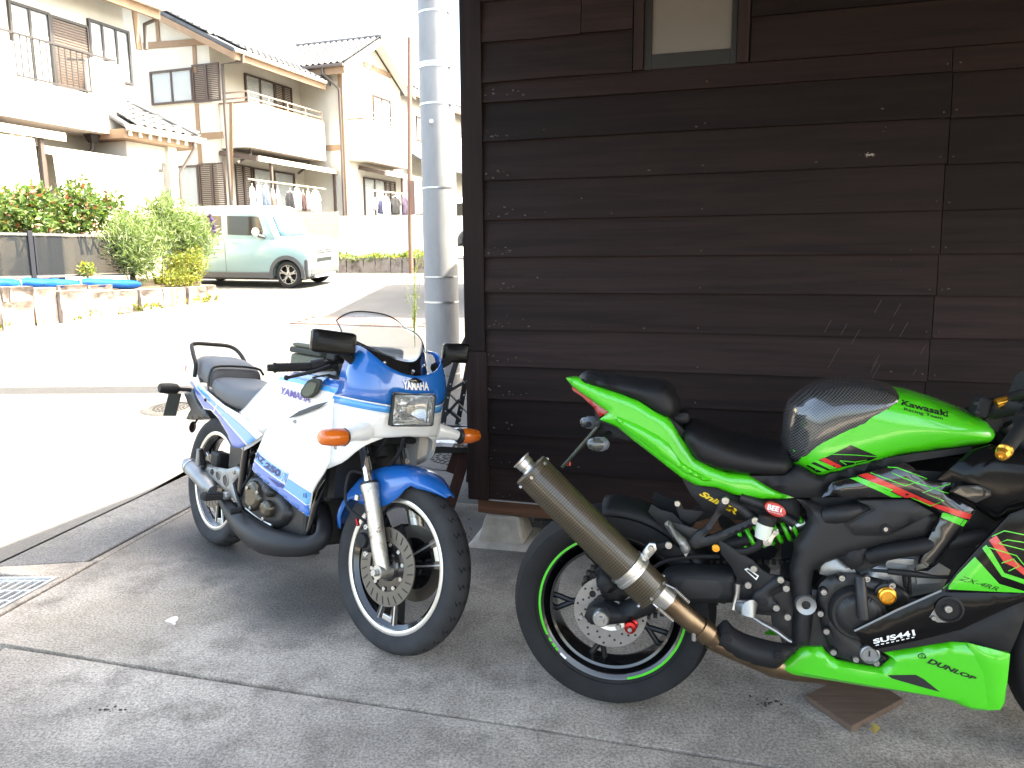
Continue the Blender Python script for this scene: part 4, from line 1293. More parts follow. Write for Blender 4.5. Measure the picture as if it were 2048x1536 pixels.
WA, WB = V((-7.9, 9.35, 0)), V((-5.33, 14.4, 0))
WF = Frame(WA, math.atan2(WB.y - WA.y, WB.x - WA.x))
M_stone = mat('granite_block', (0.30, 0.25, 0.215), 0.9, col2=(0.10, 0.075, 0.062), thresh=(0.30, 0.52), vscale=5, bump=0.8, bscale=18)
sw = thing('stone_wall', 'low retaining wall of rough pale granite blocks under the shrubs', 'wall', loc=(0, 0, 0))
stones = [(-70, 575, -2, 640), (-2, 573, 12, 600), (13, 573, 60, 600), (-4, 602, 63, 642), (64, 575, 108, 636), (110, 580, 178, 648), (180, 582, 226, 641), (228, 580, 273, 621), (231, 624, 274, 643), (275, 578, 319, 607), (276, 610, 320, 638), (322, 576, 344, 633), (346, 575, 371, 628), (373, 573, 410, 618), (412, 570, 432, 612), (130, 570, 188, 580), (190, 570, 238, 579)]
rnd = random.Random(5)
for i, (x0, y0, x1, y1) in enumerate(stones):
    p0, p1 = WF.Y((x0 + x1) / 2, y0, 0), WF.Y((x0 + x1) / 2, y1, 0)
    a, b = WF.Y(x0, (y0 + y1) / 2, 0).x, WF.Y(x1, (y0 + y1) / 2, 0).x
    zc0, zc1 = p1.z - 0.02, p0.z
    fwdo = 0.10 if i == 5 else rnd.uniform(-0.03, 0.04)
    if y1 > 605: zc0 = min(zc0, gh((WF.m @ V((a, 0, 0))).y) - 0.03)
    back = i >= 15
    bm = bmesh.new()
    bmesh.ops.create_cube(bm, size=1)
    bmesh.ops.subdivide_edges(bm, edges=bm.edges, cuts=4, use_grid_fill=True)
    w_, d_, h_ = (b - a) * 0.985, 0.34, zc1 - zc0
    for v in bm.verts:
        k = V((v.co.x * w_, v.co.y * d_, v.co.z * h_))
        q = k + V((i * 3.1, 0, i))
        e = mnoise.noise(q * 5) * 0.045 + mnoise.noise(q * 13) * 0.02
        c_ = max(abs(v.co.x), abs(v.co.z)) * 2
        k.y += e - (0.05 if (c_ > 0.95 and v.co.y < 0) else 0)
        if c_ > 0.95: k.x *= 1 - 0.03 * abs(mnoise.noise(q * 4)); k.z *= 1 - 0.05 * abs(mnoise.noise(q * 3 + V((9, 0, 0))))
        v.co = k + V(((a + b) / 2, 0.17 - fwdo + (0.22 if back else 0), (zc0 + zc1) / 2))
    me = bpy.data.meshes.new('stone'); bm.to_mesh(me); bm.free(); me.materials.append(M_stone)
    o = put('stone', me, sw, 50); o.matrix_local = WF.m
M_soil = mat('garden_soil', (0.10, 0.075, 0.055), 0.95, var=0.3, vscale=6, bump=0.5)
q = [WF.m @ V((-3, 0.25, 0)), WF.m @ V((5.45, 0.25, 0)), WF.m @ V((5.45, 4.5, 0)), WF.m @ V((-3, 4.5, 0))]
zt_ = lambda p: gh(p.y) + 0.34
MB().loft([[V((p.x, p.y, gh(p.y) - 0.05)) for p in q], [V((p.x, p.y, zt_(p))) for p in q]]).build('planting_bed', M_soil, None, smooth=0)
tag(bpy.data.objects['planting_bed'], 'raised soil bed behind the granite wall', 'planting bed', kind='structure')
# weeds at the foot of the wall
tf = []
rnd = random.Random(21)
for k in range(260):
    s = rnd.choice((rnd.uniform(0.2, 5.4), rnd.gauss(1.55, .15), rnd.gauss(2.9, .2), rnd.gauss(4.0, .2), rnd.gauss(5.3, .15)))
    p = WF.m @ V((s, -0.06 + rnd.gauss(0, 0.04), 0)); tf.append(V((p.x, p.y, gh(p.y) + abs(rnd.gauss(0, .05)))))
o = put('wall_foot_weeds', leaf_mesh('wall_foot_weeds', tf, 0.09, [LM_lite, LM_olive, LM_yell], 3, 0.8, 0.4), None, 0)
tag(o, 'small weeds sprouting along the foot of the granite wall', 'weeds', kind='stuff')

# smoked panel fence
M_post = mat('black_post', (0.02, 0.022, 0.03), 0.4, 0.3)
M_smoke = mat('smoked_panel', (0.020, 0.023, 0.027), 0.15, alpha=0.80, spec=0.5)
FY = 0.62
ff = lambda px, py: WF.Y(px, py, FY)
fe = thing('fence', 'black framed fence with smoked see-through panels on the granite wall', 'fence', mat4=WF.m)
ztop = ff(120, 467).z; zbot = ff(120, 556).z
for px in (-75, 62, 262):
    x = ff(px, 510).x
    MB().bx(x - 0.035, x + 0.035, FY - 0.035, FY + 0.035, zbot - 0.15, ztop + 0.03).build('post', M_post, fe, smooth=0, bevel=0.004)
for a, b in ((-75, 62), (62, 262)):
    x0, x1 = ff(a, 510).x + 0.04, ff(b, 510).x - 0.04
    for z in (ztop - 0.02, zbot + 0.03):
        MB().bx(x0, x1, FY - 0.02, FY + 0.02, z - 0.02, z + 0.02).build('rail', mat('grey_rail', (0.16, 0.165, 0.175), 0.35, 0.6), fe, smooth=0)
    MB().bx(x0, x1, FY - 0.004, FY + 0.004, zbot + 0.052, ztop - 0.042).build('panel', M_smoke, fe, smooth=0)
    MB().bx(x0 + 0.02, x0 + 0.045, FY - 0.018, FY + 0.018, zbot + 0.053, ztop - 0.043).build('stile', M_post, fe, smooth=0)

# rolled blue tarpaulin on the wall, in tied bulges
M_tarp = mat('blue_tarp', (0.002, 0.055, 0.23), 0.6, spec=0.15, var=0.15, vscale=20, bump=0.6, bscale=22)
tp = thing('tarpaulin', 'bright blue tarpaulin rolled up along the top of the granite wall', 'tarpaulin', mat4=WF.m)
TY = 0.30
cuts = [-60, 38, 158, 278]
for a, b in zip(cuts, cuts[1:]):
    p0, p1 = WF.Y(a, 566, TY), WF.Y(b, 569, TY)
    rings = []
    n = 26
    for i in range(n + 1):
        t = i / n
        c = p0.lerp(p1, t); r = 0.050 + 0.034 * min(1, (math.sin(PI * t) * 2.6)) 
        rings.append([c + V((0, math.cos(q) * r * 1.15, math.sin(q) * r * 0.9)) * (1 + 0.22 * mnoise.noise(V((i * 0.35, math.cos(q) * 1.5, math.sin(q) * 1.5 + a)))) for q in [2 * PI * j / 18 for j in range(18)]])
    MB().loft(rings).build('roll', M_tarp, tp, smooth=60)
for a in cuts[1:3]:
    c = WF.Y(a, 567, TY)
    MB().lathe(c, (1, 0, 0), [(0.05, -0.008), (0.064, -0.004), (0.064, 0.004), (0.05, 0.008)], 14).build('tie', mat('white_cord', (0.7, 0.7, 0.68), 0.7), tp)


def cloud(fr, ells, n, seed, shell=0.55):
    r = random.Random(seed)
    tot = sum(e[3] * e[4] * e[5] for e in ells); pts = []
    for (x, y, z, a, b, c) in ells:
        for _ in range(int(n * a * b * c / tot)):
            d = V((r.gauss(0, 1), r.gauss(0, 1), r.gauss(0, 1))).normalized()
            k = (shell + (1 - shell) * r.random()) * (1 + 0.25 * mnoise.noise(V((d.x * 3 + x, d.y * 3, d.z * 3 + seed))))
            pts.append(V((x + d.x * a * k, y + d.y * b * k, z + d.z * c * k)))
    return pts


def bush(name, label, cat, fr, ells, n, size, mats, seed, aspect=0.5, up=0.3, stems=6, group=None, droop=None, shell=0.45):
    o = thing(name, label, cat, mat4=fr.m, group=group)
    r = random.Random(seed + 100)
    cx = sum(e[0] for e in ells) / len(ells); cy_ = sum(e[1] for e in ells) / len(ells)
    zb = min(e[2] - e[5] for e in ells)
    st = MB()
    for k in range(stems):
        e = ells[k % len(ells)]
        st.tube([(cx + r.gauss(0, .1), cy_ + r.gauss(0, .08), zb - 0.25), (lerp(cx, e[0], .5), lerp(cy_, e[1], .5), (zb + e[2]) / 2), (e[0] + r.gauss(0, e[3] * .4), e[1], e[2] + e[5] * .5)], [0.018, 0.012, 0.005], 6, smooth=4)
    st.build('stem', M_bark, o)
    me = leaf_mesh('foliage', cloud(fr, ells, n, seed, shell), size, mats, seed, up, aspect, droop)
    put('foliage', me, o, 0)
    return o


def el(fr, y, x0, y0, x1, y1, depth=0.45):
    a, b = fr.Y(x0, (y0 + y1) / 2, y), fr.Y(x1, (y0 + y1) / 2, y)
    c, d = fr.Y((x0 + x1) / 2, y0, y), fr.Y((x0 + x1) / 2, y1, y)
    return ((a.x + b.x) / 2, y, (c.z + d.z) / 2, abs(b.x - a.x) / 2, depth, abs(c.z - d.z) / 2)


PHO = [LM_dark, LM_mid, LM_mid, LM_mid, LM_lite, LM_lite, LM_dark, LM_dark, LM_mid, LM_red]
bush('photinia_bush', 'glossy dark hedge bush with red tips at the left picture edge', 'bush', WF, [el(WF, 1.1, -60, 375, 60, 480), el(WF, 1.1, 30, 365, 105, 440, 0.35), el(WF, 1.0, 20, 420, 110, 475, 0.35)], 2600, 0.105, PHO, 31, 0.45, group='hedge bushes behind the fence')
bush('photinia_bush', 'glossy dark hedge bush with red tips beside the feathery shrub', 'bush', WF, [el(WF, 1.2, 105, 370, 195, 470), el(WF, 1.1, 90, 420, 175, 475, 0.35), el(WF, 1.3, 140, 355, 190, 420, 0.3), el(WF, 1.3, 185, 380, 250, 480, 0.4)], 2700, 0.105, PHO, 32, 0.45, group='hedge bushes behind the fence')
bush('feathery_shrub', 'large pale feathery shrub spilling over the fence beside the mint car', 'shrub', WF, [el(WF, 0.55, 205, 420, 330, 545, 0.5), el(WF, 0.75, 270, 395, 390, 520, 0.5), el(WF, 0.7, 340, 415, 430, 535, 0.45), el(WF, 0.5, 235, 480, 320, 570, 0.4), el(WF, 0.6, 300, 385, 350, 440, 0.3)], 12500, 0.13, [LM_silver, LM_silver, LM_lite, LM_mid], 33, 0.13, 0.9, 14, shell=0.35)
bush('golden_bush', 'rounded yellow-green bush at the end of the granite wall', 'bush', WF, [el(WF, 0.38, 335, 500, 412, 560, 0.35), el(WF, 0.3, 310, 535, 400, 580, 0.3), el(WF, 0.4, 375, 492, 405, 520, 0.2)], 5200, 0.045, [LM_yell, LM_olive, LM_olive, LM_lite], 34, 0.5, 0.4, shell=0.4)
bush('lavender_sage', 'low leafy clump of sage in front of the fence', 'shrub', WF, [el(WF, 0.5, 160, 525, 188, 556, 0.15)], 220, 0.07, [LM_lite, LM_yell], 36, 0.4, 0.8, 3)
# purple flower spikes
fs_ = thing('flower_spike', 'purple sage flower spike arching over the mint car window', 'flower', mat4=WF.m)
pts = [WF.Y(405, 470, 0.6), WF.Y(414, 446, 0.55), WF.Y(419, 432, 0.5), WF.Y(425, 447, 0.45), WF.Y(427, 465, 0.42)]
MB().tube(pts, 0.006, 5, smooth=5).build('stem', M_stem, fs_)
sp = spline(pts, 10)[18:]
r_ = random.Random(3)
put('petals', leaf_mesh('petals', [p + V((r_.gauss(0, .02), r_.gauss(0, .02), r_.gauss(0, .01))) for p in sp for _ in range(7)], 0.05, [LM_purple], 5, 0.1, 0.6), fs_, 0)

# ================================================================== cars
M_mint = mat('mint_paint', (0.22, 0.33, 0.335), 0.35, coat=0.6)
M_wpaint = mat('white_paint', (0.74, 0.75, 0.75), 0.3, coat=0.7)
M_clad = mat('grey_cladding', (0.075, 0.077, 0.08), 0.6)
M_tint = mat('tinted_glass', (0.03, 0.027, 0.02), 0.05, spec=0.8)
M_wind = mat('windscreen_glass', (0.06, 0.14, 0.19), 0.05, spec=0.8)
M_tyre = mat('tyre_rubber', (0.022, 0.022, 0.023), 0.8, var=0.2, vscale=30, bump=0.1, bscale=120)
M_alloy = mat('bright_alloy', (0.62, 0.62, 0.62), 0.25, 0.9)
M_blk = mat('satin_black', (0.014, 0.014, 0.015), 0.4)
M_chrome = mat('chrome', (0.75, 0.76, 0.77), 0.08, 1.0)
M_lens = mat('lamp_lens', (0.75, 0.78, 0.8), 0.05, alpha=0.5)
M_plate = mat('plate_yellow_white', (0.75, 0.72, 0.62), 0.5)


def car(fr, label, paint, roofm):
    o = thing('car', label, 'car', mat4=fr.m, group='cars parked across the street')
    def sec(u, zt_, hw, zb=0.24, top=None, crown=0.02):
        top = top or hw - 0.03
        return [V((u, -hw * 0.93, zb)), V((u, -hw, zb + 0.12)), V((u, -hw - 0.004, 0.62)), V((u, -top, zt_ - 0.05)), V((u, -top + 0.05, zt_)), V((u, 0, zt_ + crown)), V((u, top - 0.05, zt_)), V((u, top, zt_ - 0.05)), V((u, hw + 0.004, 0.62)), V((u, hw, zb + 0.12)), V((u, hw * 0.93, zb))]
    S = [(-2.86, 1.0, 0.66, .34), (-2.82, 1.05, 0.70, .27), (-2.6, 1.06, 0.725), (-1.6, 1.05, 0.735), (-0.6, 1.04, 0.735), (-0.24, 1.035, 0.735), (-0.1, 1.03, 0.73), (0.2, 1.01, 0.725), (0.38, 0.985, 0.715), (0.445, 0.955, 0.70), (0.472, 0.90, 0.69, .27), (0.485, 0.78, 0.68, .3)]
    bd_ = MB().loft([sec(*([s[0], s[1], s[2]] + list(s[3:]))) for s in S]).build('body', paint, o, smooth=40)
    cut = MB()
    for u in (0, -2.46):
        cut.cyl((u, -0.9, 0.27), (u, 0.9, 0.27), 0.335, n=36)
    cme = cut.mesh('arch_cut'); co = bpy.data.objects.new('arch_cut', cme); C.objects.link(co); co.parent = o
    md = bd_.modifiers.new('b', 'BOOLEAN'); md.object = co; md.operation = 'DIFFERENCE'; md.solver = 'EXACT'
    dg = bpy.context.evaluated_depsgraph_get(); dg.update()
    me = bpy.data.meshes.new_from_object(bd_.evaluated_get(dg)); bd_.modifiers.clear(); bd_.data = me
    bpy.data.objects.remove(co)
    # cabin and roof
    def ring(z, u0, u1, hw, cr_=0.10):
        return [V((u0 + cr_, -hw, z)), V((u1 - cr_, -hw, z)), V((u1 - 0.03, -hw + 0.06, z)), V((u1 + 0.05, -hw * 0.5, z)), V((u1 + 0.075, 0, z)), V((u1 + 0.05, hw * 0.5, z)), V((u1 - 0.03, hw - 0.06, z)), V((u1 - cr_, hw, z)), V((u0 + cr_, hw, z)), V((u0 + 0.02, hw - 0.08, z)), V((u0, 0, z)), V((u0 + 0.02, -hw + 0.08, z))]
    MB().loft([ring(1.0, -2.82, -0.13, 0.70), ring(1.06, -2.82, -0.16, 0.695), ring(1.50, -2.74, -0.36, 0.655)]).build('cabin', paint, o, smooth=40)
    MB().loft([ring(1.501, -2.74, -0.36, 0.656), ring(1.60, -2.72, -0.40, 0.64), ring(1.655, -2.62, -0.52, 0.57), ring(1.675, -2.4, -0.8, 0.40)]).build('roof', roofm, o, smooth=50)
    # side windows (each pane), both sides
    def side(u, z, s, lift=0.006): return V((u, -s * (lerp(0.695, 0.655, (z - 1.06) / 0.44) + lift), z))
    for s in (1, -1):
        for pts in ([(-1.33, 1.09), (-0.55, 1.07), (-0.50, 1.16), (-0.60, 1.44), (-0.66, 1.46), (-1.33, 1.475)], [(-2.30, 1.10), (-1.47, 1.09), (-1.47, 1.475), (-2.27, 1.475)], [(-2.68, 1.12), (-2.40, 1.11), (-2.38, 1.46), (-2.62, 1.46)]):
            MB().prism([side(u, z, s) for u, z in pts], (0, s * 0.008, 0)).build('side_window', M_tint, o, smooth=0, bevel=0.003)
        # seams, handle, mirror
        for u in (-1.40,):
            MB().bx(u - 0.004, u + 0.004, -s * 0.7355, -s * 0.7405, 0.33, 1.03).build('door_seam', M_clad, o, smooth=0)
        MB().tube([(-1.30, -s * 0.738, 0.955), (-1.27, -s * 0.765, 0.955), (-1.12, -s * 0.765, 0.95), (-1.09, -s * 0.738, 0.95)], 0.012, 8).build('door_handle', M_chrome, o)
        MB().ball((-0.58, -s * 0.86, 1.15), 0.1, 12, (0.6, 1.1, 0.9)).build('mirror', M_wpaint, o)
        MB().tube([(-0.48, -s * 0.70, 1.04), (-0.55, -s * 0.82, 1.08)], 0.035, 8).build('mirror_arm', M_clad, o)
        # arch cladding and sill
        for u in (0, -2.46):
            n = 16; r0, r1 = 0.325, 0.405
            for_ = [(math.cos(a), math.sin(a)) for a in [PI * (-0.06) + PI * 1.12 * k / n for k in range(n + 1)]]
            rings = [[V((u + c * r0, -s * 0.70, 0.27 + d * r0)), V((u + c * r0, -s * 0.752, 0.27 + d * r0)), V((u + c * r1, -s * 0.748, 0.27 + d * r1)), V((u + c * r1, -s * 0.70, 0.27 + d * r1))] for c, d in for_]
            MB().loft(rings).build('arch_cladding', M_clad, o, smooth=40)
        MB().bx(-2.07, -0.39, -s * 0.70, -s * 0.745, 0.2, 0.32).build('sill', M_clad, o, smooth=0, bevel=0.012)
        MB().bx(0.30, 0.47, -s * 0.60, -s * 0.715, 0.22, 0.60).build('bumper_corner', M_clad, o, smooth=0, bevel=0.03)
    # windscreen
    rows_ = []
    for k in range(9):
        t = k / 8 * 2 - 1
        bz, tz = 1.07, 1.475
        ub = -0.16 + 0.075 + 0.045 - 0.10 * t * t - 0.02; ut = -0.345 + 0.075 + 0.04 - 0.085 * t * t - 0.02
        rows_.append([V((lerp(ub, ut, j / 4), t * lerp(0.60, 0.555, j / 4), lerp(bz, tz, j / 4))) for j in range(5)])
    MB().grid(rows_).build('windscreen', M_wind, o, solid=0.006)
    MB().tube([(-0.10, -0.05, 1.06), (-0.13, -0.45, 1.085)], 0.008, 6).build('wiper', M_blk, o)
    # face
    MB().bx(0.44, 0.489, -0.36, 0.36, 0.68, 0.82).build('grille', M_clad, o, smooth=0, bevel=0.01)
    for k in range(2):
        MB().bx(0.486, 0.498, -0.34, 0.34, 0.71 + k * 0.045, 0.735 + k * 0.045).build('grille_bar', M_chrome, o, smooth=0)
    MB().lathe((0.494, 0, 0.725), (1, 0, 0), [(0.001, 0.006), (0.03, 0.006), (0.038, 0)], 16).build('badge', M_chrome, o)
    MB().bx(0.478, 0.492, -0.34, 0.34, 0.52, 0.60).build('lower_grille', M_blk, o, smooth=0)
    for s in (1, -1):
        l_ = MB().lathe((0.43, -s * 0.50, 0.755), (1, 0, 0), [(0.001, 0.06), (0.06, 0.055), (0.085, 0.035), (0.095, 0.0)], 24).build('headlight', M_lens, o)
        MB().lathe((0.435, -s * 0.50, 0.755), (1, 0, 0), [(0.001, 0.02), (0.06, 0.025), (0.09, 0.032)], 24).build('reflector', M_chrome, l_)
        MB().bx(0.455, 0.49, -s * 0.47, -s * 0.6, 0.44, 0.53).build('fog_lamp', M_lens, o, smooth=0, bevel=0.01)
    MB().bx(0.40, 0.50, -0.62, 0.62, 0.26, 0.40).build('bumper', M_clad, o, smooth=0, bevel=0.02)
    MB().bx(0.45, 0.515, -0.45, 0.45, 0.20, 0.255).build('skid_plate', M_wpaint, o, smooth=0, bevel=0.012)
    MB().bx(0.5, 0.508, -0.165, 0.165, 0.33, 0.495).build('number_plate', M_plate, o, smooth=0)
    MB().bx(-2.7, 0.3, -0.64, 0.64, 0.16, 0.238).build('underbody', M_blk, o, smooth=0)
    # wheels
    for u in (0, -2.46):
        for s in (1, -1):
            wx = 0.70
            a = (0, -s, 0)
            wh = thing('wheel', None, None); wh.parent = o
            wh.location = (u, -s * (wx - 0.155), 0.28)
            MB().lathe((0, 0, 0), a, [(0.195, 0.0), (0.26, 0.0), (0.278, 0.03), (0.28, 0.08), (0.278, 0.13), (0.262, 0.155), (0.20, 0.158), (0.192, 0.14)], 36, closed=False).build('tyre', M_tyre, wh)
            MB().lathe((0, 0, 0), a, [(0.001, 0.06), (0.12, 0.06), (0.19, 0.05), (0.197, 0.142)], 36).build('barrel', M_blk, wh)
            sp_ = MB()
            for k in range(5):
                q = 2 * PI * k / 5 + 0.3
                e = V((math.cos(q), 0, math.sin(q))); t_ = V((-math.sin(q), 0, math.cos(q))); n_ = V(a)
                sp_.prism([e * 0.03 + t_ * 0.03 + n_ * 0.13, e * 0.12 + t_ * 0.022 + n_ * 0.14, e * 0.185 + t_ * 0.05 + n_ * 0.142, e * 0.19 + t_ * 0.03 + n_ * 0.142, e * 0.145 + n_ * 0.14, e * 0.19 - t_ * 0.03 + n_ * 0.142, e * 0.185 - t_ * 0.05 + n_ * 0.142, e * 0.12 - t_ * 0.022 + n_ * 0.14, e * 0.03 - t_ * 0.03 + n_ * 0.13], n_ * 0.012)
            sp_.lathe((0, 0, 0), a, [(0.001, 0.15), (0.03, 0.15), (0.045, 0.13)], 18)
            sp_.lathe((0, 0, 0), a, [(0.185, 0.13), (0.185, 0.152), (0.197, 0.152), (0.199, 0.142)], 36)
            sp_.build('rim', M_alloy, wh)
    return o


psi = rad(-13.5)
c = gs(580, 576); lv = V((-math.sin(psi), math.cos(psi), 0)); oc = c + lv * 0.66
CF = tilt_frame((oc.x, oc.y, gh(oc.y)), psi)
car(CF, 'mint green boxy small car with a white roof parked across the street', M_mint, M_wpaint)
c2 = gd(806, 500, 25.5)
CF2 = Frame((c2.x + 0.2, c2.y + 0.7, c2.z - 0.05), rad(158))
car(CF2, 'white car almost hidden behind the utility pole and brown meter post', M_wpaint, M_wpaint)

# ================================================================== fences, border and washing beyond the cars
BF = Frame((-5.0, 21.2, 0), rad(-6))
M_slatf = mat('beige_slat', (0.60, 0.52, 0.40), 0.8, var=0.08)
gf = thing('fence', 'beige horizontal slat fence behind the mint car bonnet', 'fence', mat4=BF.m)
bfx = lambda px, py, y=0.0: BF.Y(px, py, y)
x0, x1 = bfx(560, 450).x, bfx(676, 450).x
zt2, zb2 = bfx(620, 424).z, bfx(620, 505).z
for k in range(13):
    z = lerp(zb2, zt2, (k + 0.5) / 13)
    MB().bx(x0, x1, 0, 0.03, z - 0.036, z + 0.036).build('slat', M_slatf, gf, smooth=0)
for x in (x0 + .1, (x0 + x1) / 2, x1 - .05):
    MB().bx(x - .04, x + .04, 0.031, 0.1, zb2 - .3, zt2).build('post', M_slatf, gf, smooth=0)
bw = MB().bx(x1 + 0.01, bfx(860, 450).x, 0, 0.12, gh(21) - 0.1, bfx(750, 431).z).build('garden_wall', M_white, None, smooth=0)
bw.matrix_world = BF.m
tag(bw, 'white rendered garden wall between the slat fence and the pole', 'wall')
wr = thing('picket_railing', 'low white metal picket railing in front of the garden wall', 'railing', mat4=BF.m)
M_wmetal = mat('white_metal', (0.8, 0.8, 0.78), 0.4)
xa, xb_ = bfx(676, 490, -0.5).x, bfx(862, 490, -0.5).x
zpt, zpb = bfx(760, 474, -0.5).z, bfx(760, 506, -0.5).z
for z in (zpt, zpb): MB().bx(xa, xb_, -0.515, -0.485, z - .015, z + .015).build('rail', M_wmetal, wr, smooth=0)
for k in range(24):
    x = lerp(xa, xb_, k / 23)
    MB().bx(x - .012, x + .012, -0.512, -0.488, zpb, zpt + .02).build('picket', M_wmetal, wr, smooth=0)
bd2 = thing('stone_border', 'low border of rough stones under green ground cover beside the street', 'border', mat4=BF.m)
zs0, zs1 = bfx(760, 540, -0.9).z, bfx(760, 517, -0.9).z
rnd = random.Random(8)
x = bfx(672, 530, -0.9).x
while x < bfx(870, 530, -0.9).x:
    L_ = rnd.uniform(0.28, 0.45)
    bm = bmesh.new(); bmesh.ops.create_cube(bm, size=1); bmesh.ops.subdivide_edges(bm, edges=bm.edges, cuts=2, use_grid_fill=True)
    for v in bm.verts:
        k = V((v.co.x * L_ * .96, v.co.y * .3, v.co.z * (zs1 - zs0 + .1))); k *= 1 + 0.12 * mnoise.noise(k * 6 + V((x, 0, 0)))
        v.co = k + V((x + L_ / 2, -0.9, (zs0 + zs1) / 2 - .03))
    me = bpy.data.meshes.new('stone'); bm.to_mesh(me); bm.free(); me.materials.append(M_stone); put('stone', me, bd2, 50)
    x += L_
pts = []
for k in range(2600):
    a = rnd.uniform(xa - .1, xb_ + .2); hgt = 0.16 * (1 + mnoise.noise(V((a * 1.3, 0, 0))))
    pts.append(V((a, rnd.uniform(-1.08, -0.4), zs1 - 0.12 + rnd.random() * hgt + 0.05)))
o = put('ground_cover', leaf_mesh('ground_cover', pts, 0.09, [LM_lite, LM_mid, LM_yell, LM_silver], 9, 0.6, 0.5), None, 0); o.matrix_world = BF.m
tag(o, 'green ground cover spilling over the stone border', 'ground cover', kind='stuff')
# brown meter post
mp0 = gd(823, 560, 19.5)
MPF = Frame((mp0.x, mp0.y, gh(mp0.y)), 0)
mt = thing('meter_post', 'thin brown steel post carrying a meter box left of the utility pole', 'post', mat4=MPF.m)
mh = lambda px, py: MPF.Y(px, py, 0)
M_mbrown = mat('brown_steel', (0.20, 0.115, 0.09), 0.5, 0.2)
MB().tube([(0, 0, -0.2), (0, 0, mh(820, 430).z), (mh(819, 75).x, 0, mh(819, 75).z)], 0.055, 12).build('shaft', M_mbrown, mt)
a, b = mh(823, 430), mh(843, 362)
MB().bx(a.x, a.x + 0.1, -0.13, -0.06, a.z, b.z).build('back_board', M_mbrown, mt, smooth=0)
MB().bx(a.x + 0.101, b.x, -0.14, -0.05, a.z + 0.02, b.z - 0.02).build('meter_box', M_wmetal, mt, smooth=0, bevel=0.02)

# washing on poles under the terrace roofs
def garment(px0, py0, px1, py1, colm, label, xoff, seed, cat='shirt'):
    a, b = F2(px0, py0, xoff), F2(px1, py1, xoff)
    wd = (b.y - a.y); hh = a.z - b.z
    n = 12; rows_ = []
    for i in range(9):
        t = i / 8
        wk = (0.55 + 0.45 * min(1, t * 3.2)) if t < 0.32 else (1.0 if t < 0.42 else 0.78 + 0.06 * math.sin(seed))
        rows_.append([V((xoff + 0.035 * math.sin(k * 1.3 + seed + i * .2) * (0.3 + t), (a.y + b.y) / 2 + (k / n - .5) * wd * wk, a.z - hh * t)) for k in range(n + 1)])
    o = MB().grid(rows_).build('garment', colm, None, solid=0.012)
    o.matrix_world = HF.m
    MB().tube([((xoff), (a.y + b.y) / 2 - wd * .3, a.z), (xoff, (a.y + b.y) / 2, a.z + 0.06), (xoff, (a.y + b.y) / 2 + wd * .3, a.z)], 0.008, 5).tube([(xoff, (a.y + b.y) / 2, a.z + .06), (xoff, (a.y + b.y) / 2, a.z + .14)], 0.006, 5).build('hanger', M_wmetal, o)
    return tag(o, label, cat, 'washing hung under the terrace roofs')


def gm_(n, c): return mat('cloth_' + n, c, 0.95, var=0.1)
xo = xt + 0.12
W_ = [(497, 376, 514, 418, 'white', (0.7, 0.7, 0.68), 'white shirt hanging first on the long washing pole'), (511, 372, 527, 420, 'slate', (0.16, 0.19, 0.24), 'slate blue shirt hanging beside the white one at the left of the washing'), (525, 372, 541, 420, 'jeans', (0.10, 0.13, 0.19), 'dark blue garment in the middle of the left washing cluster'), (541, 380, 552, 415, 'rose', (0.36, 0.24, 0.21), 'rose brown top hanging left of the terrace post'), (551, 381, 562, 416, 'grey', (0.45, 0.42, 0.42), 'pale grey top hanging behind the terrace post'), (570, 384, 592, 422, 'black', (0.012, 0.012, 0.016), 'black and white garment hanging right of the terrace post'), (586, 377, 603, 420, 'navyw', (0.62, 0.60, 0.63), 'pale shirt with dark trim on the long washing pole'), (600, 388, 614, 422, 'umber', (0.06, 0.035, 0.035), 'dark umber top near the right end of the washing pole'), (611, 384, 623, 420, 'pinkish', (0.5, 0.32, 0.32), 'pinkish top near the right end of the washing pole'), (621, 382, 643, 424, 'whiteb', (0.76, 0.74, 0.72), 'wide white shirt hanging last on the long washing pole')]
for i, (a, b, c, d, n, col, lab) in enumerate(W_): garment(a, b, c, d, gm_(n, col), lab, xo, i * 1.7)
def wpole(p, q, label):
    o = MB().tube([p, q], 0.02, 8).build('washing_pole', mat('bamboo', (0.62, 0.50, 0.32), 0.5), None); o.matrix_world = HF.m
    tag(o, label, 'washing pole', 'washing poles')
wpole(F2(496, 358, xo), F2(650, 378, xo), 'long tan washing pole across the terrace behind the mint car')
xo2 = xt2 + 0.1
W2 = [(744, 402, 757, 420, 'pink', (0.62, 0.25, 0.30), 'pink top hanging on the far washing pole'), (756, 400, 768, 428, 'navy', (0.02, 0.025, 0.06), 'navy top hanging between pink and white on the far washing pole'), (764, 394, 781, 430, 'whitec', (0.75, 0.75, 0.74), 'white shirt hanging on the far washing pole'), (780, 394, 802, 430, 'blackb', (0.014, 0.014, 0.016), 'black shirt with a pocket hanging on the far washing pole'), (803, 392, 816, 430, 'plum', (0.06, 0.045, 0.075), 'dark plum top hanging last on the far washing pole')]
for i, (a, b, c, d, n, col, lab) in enumerate(W2): garment(a, b, c, d, gm_(n, col), lab, xo2, i * 1.3 + .4)
wpole(F2(735, 380, xo2), F2(850, 392, xo2), 'shorter washing pole under the far terrace roof')

# ================================================================== panel builders for the motorcycles
from mathutils.geometry import delaunay_2d_cdt


def inside(x, y, P):
    c = False; j = len(P) - 1
    for i in range(len(P)):
        xi, yi = P[i]; xj, yj = P[j]
        if (yi > y) != (yj > y) and x < (xj - xi) * (y - yi) / (yj - yi) + xi: c = not c
        j = i
    return c


